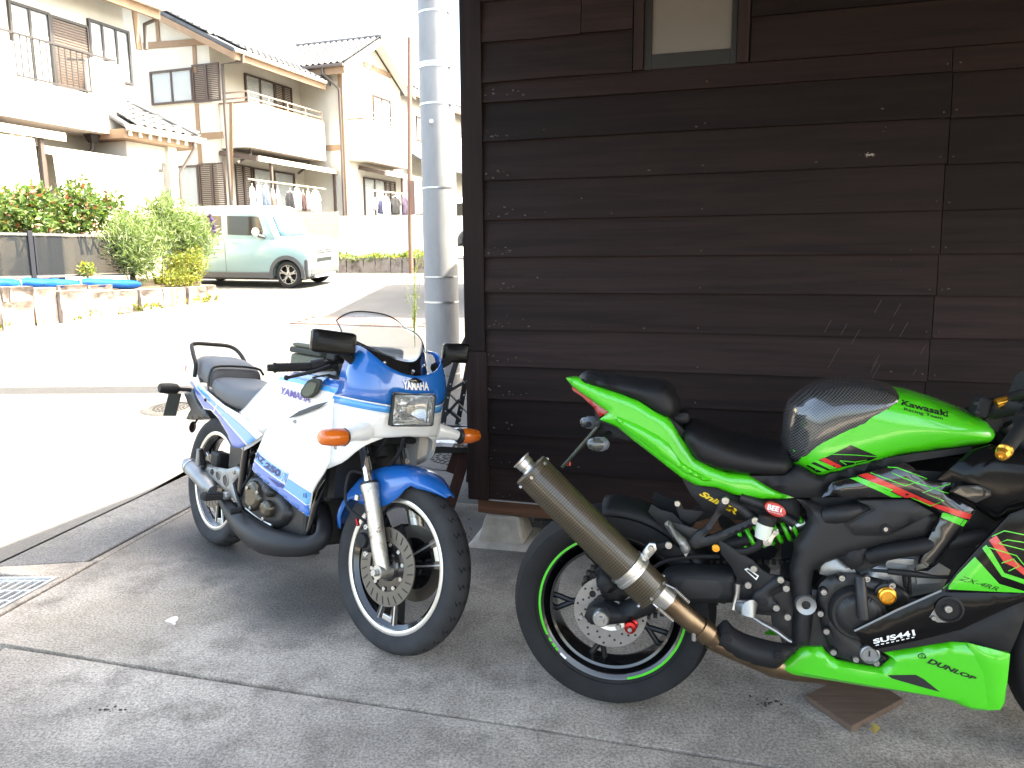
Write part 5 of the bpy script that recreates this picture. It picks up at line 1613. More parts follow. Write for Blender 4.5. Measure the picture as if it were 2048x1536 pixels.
def pdist(x, y, P):
    b = 1e9
    for i in range(len(P)):
        ax, ay = P[i]; bx_, by = P[(i + 1) % len(P)]
        dx, dy = bx_ - ax, by - ay; L2 = dx * dx + dy * dy
        t = 0 if L2 == 0 else max(0, min(1, ((x - ax) * dx + (y - ay) * dy) / L2))
        d = (x - ax - t * dx) ** 2 + (y - ay - t * dy) ** 2
        if d < b: b = d
    return math.sqrt(b)


def outline_uv(fr, px, wf, smooth):
    pts = [V((x, y, 0)) for x, y in px]
    if smooth: pts = spline(pts, smooth, True)
    out = []
    w = wf(0.4, 0.6)
    for p in pts:
        for _ in range(4):
            q = fr.W(p.x, p.y, w); w = wf(q.x, q.z)
        q = fr.W(p.x, p.y, w)
        out.append((q.x, q.z))
    return out


def tri_uv(P, step):
    x0, x1 = min(p[0] for p in P), max(p[0] for p in P); y0, y1 = min(p[1] for p in P), max(p[1] for p in P)
    # resample the outline
    O = []
    for i in range(len(P)):
        a, b = V(P[i]), V(P[(i + 1) % len(P)]); n = max(1, int((b - a).length / step))
        O += [tuple(a.lerp(b, k / n)) for k in range(n)]
    vs = [V(p) for p in O]; n = len(vs)
    iy = 0; y = y0
    while y < y1:
        x = x0 + (iy % 2) * step / 2
        while x < x1:
            if inside(x, y, O) and pdist(x, y, O) > step * 0.45: vs.append(V((x, y)))
            x += step
        y += step * 0.87; iy += 1
    r = delaunay_2d_cdt(vs, [(i, (i + 1) % n) for i in range(n)], [list(range(n))], 1, 1e-6)
    V2, F2_, orig = r[0], r[2], r[3]
    back = {}
    for k, o in enumerate(orig):
        for q in o: back[q] = k
    return [tuple(p) for p in V2], [list(f) for f in F2_], [back[i] for i in range(n)], O


def rounded(d, e):
    t = min(1, d / e)
    return math.sqrt(max(0, 1 - (1 - t) ** 2))


def solid(fr, name, px, wf, m, parent, edge=0.03, bulge=0.02, crown=0.01, step=0.02, smooth=0, nseg=6, shape=None, sm=50):
    """closed body, mirrored about the centre plane, flanks at half-width wf with rounded rims"""
    if not callable(wf): w_ = wf; wf = lambda u, v: w_
    P = outline_uv(fr, px, wf, smooth)
    v2, f2, bd, O = tri_uv(P, step)
    mb = MB(); nv = len(v2)
    for s in (-1, 1):
        for u, v in v2:
            w = wf(u, v) + bulge * rounded(pdist(u, v, O), edge) + (shape(u, v) if shape else 0)
            mb.v.append(V((u, s * w, v)))
    mb.f += [list(f) for f in f2] + [[nv + i for i in reversed(f)] for f in f2]
    n = len(bd)
    area = sum(O[i][0] * O[(i + 1) % n][1] - O[(i + 1) % n][0] * O[i][1] for i in range(n))
    sg = 1 if area > 0 else -1
    nr = []
    for i in range(n):
        a, b = V(O[i - 1]), V(O[(i + 1) % n]); t = (b - a)
        nr.append(V((t.y, -t.x)).normalized() * sg if t.length > 1e-9 else V((0, 0)))
    rings = [[bd[i] for i in range(n)]]
    for k in range(1, nseg):
        t = -1 + 2 * k / nseg; idx = []
        for i in range(n):
            p = mb.v[bd[i]]; w = abs(p.y)
            c = crown * (1 - t * t)
            idx.append(len(mb.v)); mb.v.append(V((p.x + nr[i].x * c, t * w, p.z + nr[i].y * c)))
        rings.append(idx)
    rings.append([nv + bd[i] for i in range(n)])
    for a, b in zip(rings, rings[1:]):
        for i in range(n):
            j = (i + 1) % n; mb.f.append([a[i], a[j], b[j], b[i]])
    mb.mi = [0] * len(mb.f)
    return mb.build(name, m, parent, smooth=sm)


def shell(fr, name, px, wf, m, parent, edge=0.02, bulge=0.01, th=0.006, step=0.02, smooth=0, both=True, shape=None, sm=50, umax=None):
    """one-sided panel with rounded rim and real thickness (and its twin on the other flank)"""
    if not callable(wf): w_ = wf; wf = lambda u, v: w_
    P = outline_uv(fr, px, wf, smooth)
    if umax: P = [(min(u, umax), v) for u, v in P]
    v2, f2, bd, O = tri_uv(P, step)
    obs = []
    for s in ((-1, 1) if both else (-1,)):
        mb = MB(); nv = len(v2)
        for u, v in v2:
            w = wf(u, v) + bulge * rounded(pdist(u, v, O), edge) + (shape(u, v) if shape else 0)
            mb.v.append(V((u, s * w, v)))
        for u, v in v2: mb.v.append(V((u, s * (wf(u, v) - th), v)))
        mb.f = [list(f) for f in f2] + [[nv + i for i in reversed(f)] for f in f2]
        n = len(bd)
        mb.f += [[bd[i], bd[(i + 1) % n], nv + bd[(i + 1) % n], nv + bd[i]] for i in range(n)]
        mb.mi = [0] * len(mb.f)
        obs.append(mb.build(name, m, parent, smooth=sm))
    return obs[0]


def bolt(parent, p, axis, r=0.008, m=None, name='bolt', h=0.006, hexa=True):
    p, a = V(p), V(axis).normalized()
    return MB().lathe(p, a, [(0.0005, h * 0.4), (r * 0.45, h * 0.4), (r * 0.5, h), (r * 0.85, h), (r, h * 0.6), (r, 0)], 14).build(name, m or M_boltm, parent)


M_boltm = mat('bolt_steel', (0.40, 0.40, 0.39), 0.32, 0.9)
M_rub = mat('moto_rubber', (0.016, 0.016, 0.0165), 0.75, var=0.25, vscale=9, bump=0.12, bscale=160, spec=0.2)
M_gblk = mat('gloss_black', (0.006, 0.006, 0.007), 0.18, coat=0.8, coatr=0.03)
M_spk = mat('spoke_black', (0.008, 0.008, 0.009), 0.35, spec=0.3)
M_gblk2 = mat('dim_gloss_black', (0.004, 0.004, 0.0045), 0.16, spec=0.22)  # same gloss black, darkened and less shiny where panels mirror dark surroundings
M_mblk = mat('matt_black', (0.012, 0.012, 0.013), 0.55, var=0.15, vscale=12, rvar=0.08, spec=0.28)
M_frame = mat('frame_grey', (0.020, 0.020, 0.0215), 0.48, 0.2, var=0.12, vscale=8, rvar=0.06, spec=0.35)
M_seatb = mat('seat_vinyl', (0.008, 0.008, 0.009), 0.5, bump=0.15, bscale=260, spec=0.3)
M_kgreen = mat('lime_paint', (0.045, 0.50, 0.012), 0.3, coat=0.9, var=0.04, vscale=300)
M_limed = mat('lime_decal', (0.05, 0.52, 0.02), 0.35, coat=0.6)
M_redd = mat('red_decal', (0.55, 0.025, 0.02), 0.35, coat=0.6)
M_blkd = mat('black_decal', (0.008, 0.008, 0.009), 0.4)
M_whd = mat('white_decal', (0.75, 0.75, 0.74), 0.4)
M_yeld = mat('yellow_decal', (0.75, 0.50, 0.01), 0.4)
M_alu = mat('cast_aluminium', (0.27, 0.275, 0.275), 0.42, 0.75, var=0.12, vscale=20, rvar=0.1)
M_steel = mat('brushed_steel', (0.55, 0.54, 0.52), 0.32, 0.95, var=0.1, vscale=30)
M_ti = mat('heat_tinted_steel', (0.26, 0.185, 0.115), 0.34, 0.9, col2=(0.15, 0.10, 0.065), vscale=9, thresh=(0.3, 0.7), rvar=0.08)
M_gold = mat('gold_anodised', (0.85, 0.42, 0.06), 0.25, 0.9)
M_redan = mat('red_anodised', (0.40, 0.02, 0.02), 0.25, 0.8)
M_disc = mat('brake_disc', (0.30, 0.29, 0.28), 0.42, 0.85, var=0.1, vscale=40)
M_engblk = mat('engine_black', (0.030, 0.030, 0.031), 0.40, 0.4, var=0.12, vscale=20, spec=0.4)
M_nylon = mat('translucent_nylon', (0.62, 0.65, 0.56), 0.45)
M_redlens = mat('red_lens', (0.30, 0.012, 0.012), 0.12, coat=0.8)
M_smokel = mat('smoked_lens', (0.05, 0.055, 0.05), 0.08, coat=0.8)

# carbon weave for the tank cover and the woven silencer sleeve
def weave(name, ca, cb, n1, n2, cyl=False, rough=0.35, coat=0.8, line=0.14):
    m = mat(name, ca, rough, coat=coat)
    n, L, b = nodes_of(m)
    tc = n.new('ShaderNodeTexCoord'); sp = n.new('ShaderNodeSeparateXYZ'); L(tc.outputs['Object'], sp.inputs[0])
    def mth(op, a, c=None):
        x = n.new('ShaderNodeMath'); x.operation = op
        for k, q in enumerate((a, c)):
            if q is None: continue
            if isinstance(q, (int, float)): x.inputs[k].default_value = q
            else: L(q, x.inputs[k])
        return x.outputs[0]
    if cyl: a1 = mth('MULTIPLY', mth('ARCTAN2', sp.outputs[1], sp.outputs[0]), n1); a2 = mth('MULTIPLY', sp.outputs[2], n2)
    else: a1 = mth('MULTIPLY', sp.outputs[0], n1); a2 = mth('MULTIPLY', sp.outputs[2], n2)
    f1, f2_ = mth('FRACT', a1), mth('FRACT', a2)
    l1, l2 = mth('LESS_THAN', f1, line), mth('LESS_THAN', f2_, line)
    if cyl: fac = mth('MULTIPLY', mth('ADD', l1, l2), 0.5)
    else: fac = mth('ABSOLUTE', mth('SUBTRACT', mth('LESS_THAN', f1, 0.5), mth('LESS_THAN', f2_, 0.5)))
    mx = n.new('ShaderNodeMix'); mx.data_type = 'RGBA'; L(fac, mx.inputs[0]); mx.inputs[6].default_value = (*ca, 1); mx.inputs[7].default_value = (*cb, 1)
    L(mx.outputs[2], b.inputs['Base Color'])
    return m


M_carbon = weave('carbon_weave', (0.010, 0.010, 0.010), (0.075, 0.075, 0.075), 120, 120, rough=0.25, coat=1.0)
M_sleeve = weave('woven_sleeve', (0.020, 0.0145, 0.008), (0.115, 0.085, 0.045), 7.64, 128, True, 0.42, 0.35, 0.2)

# ================================================================== the green sport motorcycle
KF = Frame((0.305, 2.265, 0), rad(-14), rad(4))
KB = thing('motorcycle', 'lime green and black sport motorcycle with woven silencer parked along the shed', 'motorcycle', mat4=KF.m)
c3 = lambda *a: [(1000 + x * .29297, 730 + y * .29297) for x, y in a]
c4_ = lambda *a: [(1500 + x * .26758, 730 + y * .26758) for x, y in a]
c5 = lambda *a: [(1000 + x * .29297, 1000 + y * .29297) for x, y in a]
c6 = lambda *a: [(1500 + x * .26758, 1060 + y * .26758) for x, y in a]
def k3(x, y, w): return KF.W(1000 + x * .29297, 730 + y * .29297, w)
def k4(x, y, w): return KF.W(1500 + x * .26758, 730 + y * .26758, w)
def k5(x, y, w): return KF.W(1000 + x * .29297, 1000 + y * .29297, w)
def k6(x, y, w): return KF.W(1500 + x * .26758, 1060 + y * .26758, w)
RT = V((0, -1, 0))          # towards the right-hand side (the camera's)


def wheel(parent, c, r, wd, rr_, name='wheel', rub=None, axis=(0, -1, 0), barrel=None, inner=0.03, lip=None):
    wo = thing(name, None, None); wo.parent = parent; wo.location = c
    h = wd / 2
    prof = [(rr_ - 0.004, -h * .62), (rr_ + 0.012, -h * .78), (rr_ + (r - rr_) * .45, -h * .98), (rr_ + (r - rr_) * .72, -h * .93), (r - 0.018 * wd / .16, -h * .70), (r - 0.004, -h * .35), (r, 0)]
    prof = prof + [(a, -b) for a, b in reversed(prof[:-1])]
    MB().lathe((0, 0, 0), axis, prof, 72).build('tyre', rub or M_rub, wo, smooth=60)
    return wo


rw_c = V((0, 0, 0.312))
rwl = wheel(KB, rw_c, 0.312, 0.165, 0.228)
MB().lathe((0, 0, 0), RT, [(0.234, -0.062), (0.234, -0.056), (0.222, -0.052), (0.212, -0.045), (0.196, -0.01), (0.19, 0.0), (0.196, 0.01), (0.212, 0.045), (0.222, 0.052), (0.2265, 0.0535), (0.229, 0.054), (0.234, 0.0555), (0.236, 0.063)], 72).build('rim', M_gblk, rwl, smooth=30)
MB().lathe((0, 0, 0), RT, [(0.182, -0.03), (0.176, 0.0), (0.182, 0.052), (0.19, 0.055), (0.19, -0.03)], 72, closed=True).build('rim_well', M_gblk, rwl, smooth=30)
for k in range(5):
    q = 2 * PI * k / 5 + rad(184)
    e0 = V((math.cos(q) * .045, 0, math.sin(q) * .045)); em = V((math.cos(q) * .125, -.006, math.sin(q) * .125))
    MB().tube([e0, em], [0.015, 0.010], 8, flat=1.2).build('spoke', M_spk, rwl)
    for s in (-1, 1):
        e1 = V((math.cos(q + s * .13) * .186, -.010, math.sin(q + s * .13) * .186))
        MB().tube([em, e1], [0.009, 0.009], 8).build('spoke_fork', M_spk, rwl)
MB().lathe((0, 0, 0), RT, [(0.02, -0.08), (0.05, -0.075), (0.055, -0.03), (0.04, 0.0), (0.055, 0.03), (0.05, 0.07), (0.02, 0.075)], 32).build('hub', M_mblk, rwl)
# lime rim stripe in arcs, on the outer lip
def arc_strip(parent, name, m, r0, r1, a0, a1, h, n=28):
    g_ = []
    for k in range(n + 1):
        a = lerp(a0, a1, k / n)
        g_.append([V((math.cos(a) * r, -h(r) if callable(h) else -h, math.sin(a) * r)) for r in (r0, r1)])
    return MB().grid(g_).build(name, m, parent)
lipf = lambda r: 0.0532 + 0.0005
hh = lambda r: 0.0545 + (r - 0.2265) * 0.25 + 0.0012
for a0, a1 in ((82, 208), (-76, 20)):
    arc_strip(rwl, 'rim_stripe', M_limed, 0.2190, 0.2262, rad(a0), rad(a1), lambda r: 0.0555)
for a0, a1 in ((211, 214), (216, 219.5), (220.5, 223)):
    arc_strip(rwl, 'rim_stripe', M_limed, 0.2190, 0.2262, rad(a0), rad(a1), lambda r: 0.0555, 4)
arc_strip(rwl, 'rim_mark', M_whd, 0.219, 0.226, rad(226), rad(232), lambda r: 0.0555, 6)
# disc with drilled holes, carrier, sensor ring
dc = MB()
n = 60
for k in range(n):
    pass
dsc = MB().lathe((0, 0, 0), RT, [(0.060, 0.078), (0.060, 0.083), (0.110, 0.083), (0.110, 0.078)], 64, closed=True).build('brake_disc', M_disc, rwl)
hm = MB()
for k in range(36):
    q = 2 * PI * k / 36; r = 0.075 + 0.0125 * (k % 3)
    hm.cyl((math.cos(q) * r, -0.0832, math.sin(q) * r), (math.cos(q) * r, -0.0838, math.sin(q) * r), 0.0038, n=8)
tag(hm.build('disc_holes', M_blk, rwl), kind='stuff')
MB().lathe((0, 0, 0), RT, [(0.02, 0.072), (0.062, 0.080), (0.064, 0.076), (0.03, 0.06)], 32).build('disc_carrier', M_gold if False else M_steel, rwl)
MB().lathe((0, 0, 0), RT, [(0.030, 0.088), (0.044, 0.088), (0.044, 0.091), (0.030, 0.091)], 40, closed=True).build('sensor_ring', M_steel, rwl)
# chain and sprocket on the far flank
MB().lathe((0, 0, 0), RT, [(0.05, -0.098), (0.105, -0.098), (0.108, -0.095), (0.105, -0.092), (0.05, -0.092)], 44).build('sprocket', M_mblk, rwl)
ch = MB()
def chain_pts():
    out = []
    for k in range(26): out.append(V((lerp(0.0, 0.52, k / 25), 0.095, lerp(0.418, 0.455, k / 25))))
    for k in range(26): out.append(V((lerp(0.0, 0.52, k / 25), 0.095, lerp(0.205, 0.375, k / 25))))
    for k in range(16):
        q = rad(90) + PI * k / 15; out.append(V((math.cos(q) * .107, 0.095, 0.312 + math.sin(q) * .107)))
    return out
for p in chain_pts():
    ch.box(p, (0.013, 0.018, 0.013)).cyl(p - V((0, .011, 0)), p + V((0, .011, 0)), 0.006, n=8)
tag(ch.build('chain', mat('chain_steel', (0.10, 0.095, 0.09), 0.45, 0.8), KB, smooth=0), kind='stuff')

# swingarm (the braced arm on this side), adjuster, axle nut
shell(KF, 'swingarm', c5((575, 800), (590, 750), (640, 715), (740, 715), (800, 745), (900, 700), (1000, 640), (1080, 560), (1130, 500), (1200, 470), (1330, 470), (1480, 480), (1620, 490), (1640, 700), (1460, 705), (1300, 700), (1130, 735), (1000, 790), (890, 835), (720, 855), (620, 850)), 0.135, M_mblk, KB, 0.03, 0.022, 0.05, 0.018, both=True)
shell(KF, 'swingarm_recess', c5((1240, 560), (1270, 540), (1460, 545), (1500, 560), (1525, 610), (1490, 670), (1270, 675), (1220, 640)), 0.158, M_frame, KB, 0.012, 0.003, 0.003, 0.02, both=False)
shell(KF, 'chain_adjuster', c5((590, 760), (630, 735), (735, 735), (760, 790), (735, 845), (630, 850), (590, 820)), 0.152, M_mblk, KB, 0.008, 0.006, 0.01, 0.014, both=False)
ax_ = k5(690, 805, 0.163)
MB().lathe(ax_, RT, [(0.001, 0.022), (0.010, 0.022), (0.012, 0.013), (0.021, 0.013), (0.024, 0.009), (0.026, 0.0), (0.026, -0.01)], 6 * 4).build('axle_nut', M_boltm, KB)
p = k5(888, 880, 0.165)
MB().lathe(p - RT * 0.03, RT, [(0.001, 0.034), (0.006, 0.034), (0.008, 0.028), (0.017, 0.026), (0.018, 0.014), (0.012, 0.012), (0.014, 0.004), (0.020, 0.0), (0.020, -0.006)], 20).build('stand_bobbin', M_redan, KB)
bolt(KB, p + RT * 0.004, RT, 0.007)
bolt(KB, k5(808, 866, 0.155), RT, 0.009, M_boltm); bolt(KB, k5(553, 797, 0.15), RT, 0.008)
# brake caliper
shell(KF, 'brake_caliper', c5((655, 540), (690, 455), (740, 470), (800, 520), (815, 590), (760, 640), (690, 625), (660, 590)), 0.11, M_mblk, KB, 0.02, 0.03, 0.05, 0.015, both=False)
shell(KF, 'caliper_bracket', c5((640, 480), (690, 450), (720, 500), (870, 600), (900, 640), (840, 690), (720, 690), (690, 640)), 0.10, M_mblk, KB, 0.012, 0.015, 0.03, 0.02, both=False)
for x, y in ((637, 515), (632, 640), (690, 670)): bolt(KB, k5(x, y, 0.125), RT, 0.010, M_mblk)
MB().tube([k5(820, 560, 0.13), k5(880, 600, 0.12), k5(940, 560, 0.1), k5(1100, 430, 0.09), k5(1300, 390, 0.1), k5(1500, 385, 0.1)], 0.006, 8, smooth=6).build('brake_hose', M_mblk, KB)

# silencer: woven sleeve, end cap, tip, strap, springs, link pipe
t0, t1 = KF.W(1063, 941, 0.255), KF.W(1306, 1186, 0.215)
axd = (t0 - t1).normalized(); ln = (t0 - t1).length
can = thing('silencer', None, None); can.parent = KB
can.matrix_local = Matrix.Translation(t1) @ axd.to_track_quat('Z', 'X').to_matrix().to_4x4()
can['label'] = 'long brown woven-fibre silencer pipe'
RC = 0.0535
def oval(z, r): return [V((math.cos(2 * PI * j / 48) * r, math.sin(2 * PI * j / 48) * r, z)) for j in range(48)]
MB().loft([oval(0.0, RC * .985), oval(0.003, RC), oval(ln * .5, RC), oval(ln - .003, RC), oval(ln, RC * .985)]).build('sleeve', M_sleeve, can, smooth=60)
MB().lathe((0, 0, ln), (0, 0, 1), [(RC * 1.015, -0.016), (RC * 1.02, 0.002), (RC * .98, 0.005), (0.028, 0.006)], 48).build('end_cap', M_sleeve, can)
MB().lathe((0, 0, ln), (0, 0, 1), [(0.025, 0.0), (0.0255, 0.006), (0.022, 0.010), (0.022, 0.018), (0.0245, 0.020), (0.0245, 0.036), (0.0285, 0.039), (0.0285, 0.042), (0.025, 0.042), (0.021, 0.03), (0.020, -0.05)], 36).build('tip', M_steel, can)
MB().lathe((0, 0, 0), (0, 0, 1), [(RC * 1.01, 0.012), (RC * 1.012, -0.002), (0.03, -0.004), (0.0001, -0.004)], 48).build('lower_cap', M_sleeve, can)
for zz in (ln - 0.010, 0.008):
    for q in range(6):
        a = q * PI / 3 + 0.5
        bolt(can, (math.cos(a) * RC, math.sin(a) * RC, zz), (math.cos(a), math.sin(a), 0), 0.005, name='rivet')
zst = (k5(900, 480, 0.235) - t1).dot(axd)
MB().lathe((0, 0, zst), (0, 0, 1), [(RC, -0.016), (RC + 0.004, -0.016), (RC + 0.004, -0.006), (RC + .002, -0.005), (RC + .002, 0.005), (RC + 0.004, 0.006), (RC + 0.004, 0.016), (RC, 0.016)], 48).build('strap', M_steel, can)
shell(KF, 'strap_bracket', c5((975, 350), (1020, 295), (1060, 300), (1070, 340), (1010, 410), (965, 400)), 0.215, M_steel, KB, 0.006, 0.004, 0.012, 0.012, both=False)
bolt(KB, k5(1030, 330, 0.222), RT, 0.009)
bolt(KB, k5(1152, 308, 0.16), RT, 0.011)
shell(KF, 'hanger_arm', c5((1060, 305), (1150, 280), (1185, 310), (1150, 340), (1075, 345)), 0.15, M_mblk, KB, 0.008, 0.008, 0.02, 0.014, both=False)
P_ = [k5(1055, 610, 0.21), k5(1120, 670, 0.205), k5(1260, 790, 0.195), k5(1400, 900, 0.18), k5(1470, 960, 0.17)]
MB().tube(P_, [0.034, 0.031, 0.030, 0.0295, 0.024], 24).build('link_pipe', M_ti, KB, smooth=60)
MB().tube([k5(1052, 606, 0.21), k5(1150, 690, 0.204)], [0.0365, 0.034], 24).build('pipe_collar', M_steel, KB)
MB().tube([k5(1360, 868, 0.185), k5(1425, 920, 0.178)], [0.0335, 0.0335], 24).build('pipe_clamp', M_ti, KB)
p = k5(1325, 930, 0.205); MB().cyl(p - V((0, 0, .012)), p + V((0, 0, .012)), 0.007, n=10).build('clamp_bolt', M_boltm, KB)
for pts in (((1110, 570), (1160, 590), (1190, 605)), ((1045, 710), (1075, 735))):
    MB().tube([k5(a, b, 0.235) for a, b in pts], 0.0022, 6).build('spring_hook', M_steel, KB)
for (a, b), (c, d) in (((1190, 605), (1290, 700)), ((1075, 735), (1180, 825))):
    s0, s1 = k5(a, b, 0.236), k5(c, d, 0.232)
    pts = []
    e = (s1 - s0); n1 = e.cross(RT).normalized(); n2 = e.cross(n1).normalized()
    for k in range(97):
        t = k / 96; q = t * 2 * PI * 12
        pts.append(s0.lerp(s1, t) + (n1 * math.cos(q) + n2 * math.sin(q)) * 0.0045)
    MB().tube(pts, 0.0014, 5).build('exhaust_spring', M_steel, KB)
# lower pipe and its black heat shield
MB().tube([k5(1430, 950, 0.16), k6(60, 960, 0.14), k6(250, 1020, 0.11), k6(700, 1060, 0.07), k6(1100, 1080, 0.05)], [0.028, 0.033, 0.036, 0.038, 0.04], 20, smooth=5).build('exhaust_pipe', M_ti, KB)
shell(KF, 'heat_shield', c5((1445, 925), (1475, 880), (1540, 825), (1600, 880), (1700, 930), (1850, 970), (1990, 1000), (2000, 1050), (1950, 1100), (1890, 1150), (1800, 1140), (1650, 1100), (1530, 1030), (1460, 980)), lambda u, v: 0.165, M_mblk, KB, 0.05, 0.035, 0.01, 0.018, smooth=3, both=False)
for x, y in ((1548, 938), (1908, 1065)): bolt(KB, k5(x, y, 0.20), RT, 0.014, M_mblk); bolt(KB, k5(x, y, 0.204), RT, 0.007, M_frame)

# tail: cowl, pillion pad, lamp, plate holder, indicators
def wt(u, v): return 0.022 + 0.085 * max(0, min(1, (u + 0.16) / 0.30)) + 0.02 * max(0, min(1, (u - 0.2) / 0.3))
tail_px = c3((450, 90), (500, 88), (548, 95), (700, 158), (850, 210), (950, 250), (1040, 310), (1130, 360), (1165, 395), (1215, 470), (1270, 545), (1330, 635), (1420, 690), (1560, 742), (1730, 752), (1850, 830), (2020, 905), (1900, 915), (1790, 913), (1600, 888), (1480, 838), (1340, 822), (1240, 770), (1100, 660), (930, 530), (800, 425), (680, 372), (745, 322), (690, 290), (620, 235), (540, 180), (490, 140))
tail = solid(KF, 'tail_cowl', tail_px, wt, M_kgreen, KB, 0.022, 0.012, 0.003, 0.011, nseg=4, sm=40)
shell(KF, 'tail_crease', c3((745, 325), (870, 370), (960, 410), (1090, 480), (1160, 535), (1230, 640), (1290, 690), (1420, 760), (1500, 790), (1400, 800), (1260, 740), (1120, 640), (960, 520), (820, 420)), lambda u, v: wt(u, v) + 0.010, M_kgreen, KB, 0.03, 0.012, 0.002, 0.010, sm=35)
solid(KF, 'pillion_seat', c3((552, 105), (580, 78), (640, 82), (900, 125), (1090, 150), (1130, 170), (1172, 230), (1192, 300), (1185, 345), (1120, 350), (1030, 300), (950, 245), (700, 158), (570, 125)), lambda u, v: wt(u, v) * 0.78 + 0.012, M_seatb, KB, 0.03, 0.02, 0.014, 0.012, smooth=2)
solid(KF, 'seat_hump', c3((1140, 335), (1270, 328), (1287, 350), (1285, 392), (1240, 407), (1185, 392)), 0.045, M_mblk, KB, 0.01, 0.008, 0.004, 0.012, smooth=2)
solid(KF, 'seat_support', c3((1150, 350), (1200, 395), (1250, 440), (1290, 475), (1300, 560), (1260, 540), (1200, 450)), 0.085, M_mblk, KB, 0.01, 0.004, 0.002, 0.014)
solid(KF, 'rider_seat', c3((1268, 490), (1290, 462), (1340, 458), (1440, 498), (1560, 550), (1700, 588), (1860, 618), (1950, 632), (1990, 680), (1998, 712), (1960, 746), (1890, 757), (1700, 742), (1560, 722), (1440, 690), (1350, 652), (1310, 595), (1270, 530)), lambda u, v: 0.10 + 0.045 * math.sin(max(0, min(1, (u - 0.1) / 0.5)) * PI) - 0.0, M_seatb, KB, 0.035, 0.022, 0.016, 0.013, smooth=2)
solid(KF, 'tail_lamp', c3((490, 145), (540, 182), (620, 238), (690, 290), (742, 322), (680, 355), (640, 290), (560, 215), (497, 175)), lambda u, v: wt(u, v) * 0.9, M_redlens, KB, 0.01, 0.004, 0.004, 0.010)
solid(KF, 'undertail', c3((640, 290), (680, 360), (800, 425), (930, 530), (900, 515), (800, 440), (740, 410), (690, 395), (655, 360)), 0.045, M_mblk, KB, 0.01, 0.004, 0.002, 0.012)
solid(KF, 'plate_bracket', c3((690, 400), (760, 405), (880, 500), (890, 518), (740, 490), (650, 490), (620, 470), (660, 440), (690, 420)), 0.03, M_mblk, KB, 0.01, 0.003, 0.002, 0.012)
pb0, pb1 = k3(690, 395, 0.02), k3(455, 665, 0.02)
d_ = (pb1 - pb0); nn_ = V((d_.z, 0, -d_.x)).normalized()
MB().loft([[pb0 + V((0, s * .085, 0)) + nn_ * t for s, t in ((-1, -.004), (1, -.004), (1, .004), (-1, .004))], [pb1 + V((0, s * .085, 0)) + nn_ * t for s, t in ((-1, -.004), (1, -.004), (1, .004), (-1, .004))]]).build('number_plate', mat('plate_dark', (0.03, 0.045, 0.035), 0.3), KB, smooth=0, bevel=0.002)
MB().tube([k3(685, 390, 0.07), k3(660, 430, 0.085), k3(560, 560, 0.085), k3(460, 660, 0.085)], 0.004, 6).build('plate_frame', M_mblk, KB)
MB().box(k3(470, 668, 0.06), (0.014, 0.02, 0.016)).build('reflector', M_redlens, KB, smooth=0, bevel=0.003)
for s, x, y, wv in ((1, 660, 540, 0.16), (-1, 605, 390, 0.16)):
    q = KF.W(*c3((x, y))[0], s * wv) if s > 0 else KF.W(*c3((x, y))[0], -0.16)
    i0 = V((q.x + 0.02, -s * 0.03, q.z + 0.012))
    ind = MB().tube([i0, V((q.x, -s * 0.10, q.z))], 0.009, 8).build('indicator', M_mblk, KB)
    MB().ball(q, 0.024, 14, (1.25, 0.9, 0.85)).build('lens', M_smokel, ind)
    MB().ball(q + V((0.008, s * 0.004, 0)), 0.0245, 14, (1.2, 0.85, 0.9)).build('housing', mat('indicator_grey', (0.10, 0.11, 0.13), 0.4), ind)

# tank: lime body, carbon pad
def wk(u, v):
    a = max(0, min(1, (u - 0.52) / 0.22)); b = max(0, min(1, (1.06 - u) / 0.14))
    return 0.075 + 0.06 * math.sqrt(a) * (0.4 + 0.6 * math.sqrt(b))
tank_px = c4_((305, 740), (300, 560), (318, 420), (340, 325), (372, 294), (440, 246), (520, 205), (620, 176), (770, 160), (900, 170), (1100, 218), (1250, 245), (1400, 290), (1550, 340), (1700, 400), (1790, 450), (1835, 520), (1800, 575), (1700, 600), (1500, 622), (1250, 652), (1090, 680), (900, 735), (520, 835), (400, 780))
tank = solid(KF, 'fuel_tank', tank_px, wk, M_kgreen, KB, 0.075, 0.055, 0.012, 0.016, smooth=2)
pad_px = c4_((312, 742), (296, 690), (290, 560), (308, 420), (332, 320), (370, 288), (440, 238), (520, 197), (620, 168), (770, 152), (900, 162), (1098, 212), (1132, 262), (1115, 310), (1060, 400), (960, 490), (905, 532), (750, 597), (600, 672), (400, 748), (340, 735))
pad = solid(KF, 'tank_pad', pad_px, lambda u, v: wk(u, v) + 0.004, M_carbon, KB, 0.075, 0.055, 0.014, 0.016, smooth=2)
solid(KF, 'tank_badge', c4_((612, 180), (770, 152), (772, 162), (640, 186)), 0.02, M_steel, KB, 0.004, 0.002, 0.001, 0.01)
# matt cover strip below the tank
shell(KF, 'side_strip', c4_((0, 830), (260, 828), (310, 790), (372, 762), (520, 842), (960, 706), (1250, 658), (1500, 628), (1660, 606), (1640, 655), (1140, 732), (760, 842), (612, 882), (532, 992), (330, 992), (180, 935)), 0.145, M_mblk, KB, 0.02, 0.012, 0.05, 0.02)
# glossy Z-shaped side cover
zc_px = c4_((535, 990), (612, 882), (760, 842), (1140, 734), (1185, 742), (1350, 868), (1545, 884), (1488, 950), (1695, 1075), (1600, 1215), (1490, 1370), (1400, 1490), (1330, 1540), (1235, 1540), (1290, 1400), (1340, 1290), (1430, 1112), (1210, 996))
zc = shell(KF, 'side_cover', zc_px, lambda u, v: 0.175 + 0.02 * max(0, min(1, (u - .7) / .25)), M_gblk, KB, 0.03, 0.012, 0.01, 0.018)
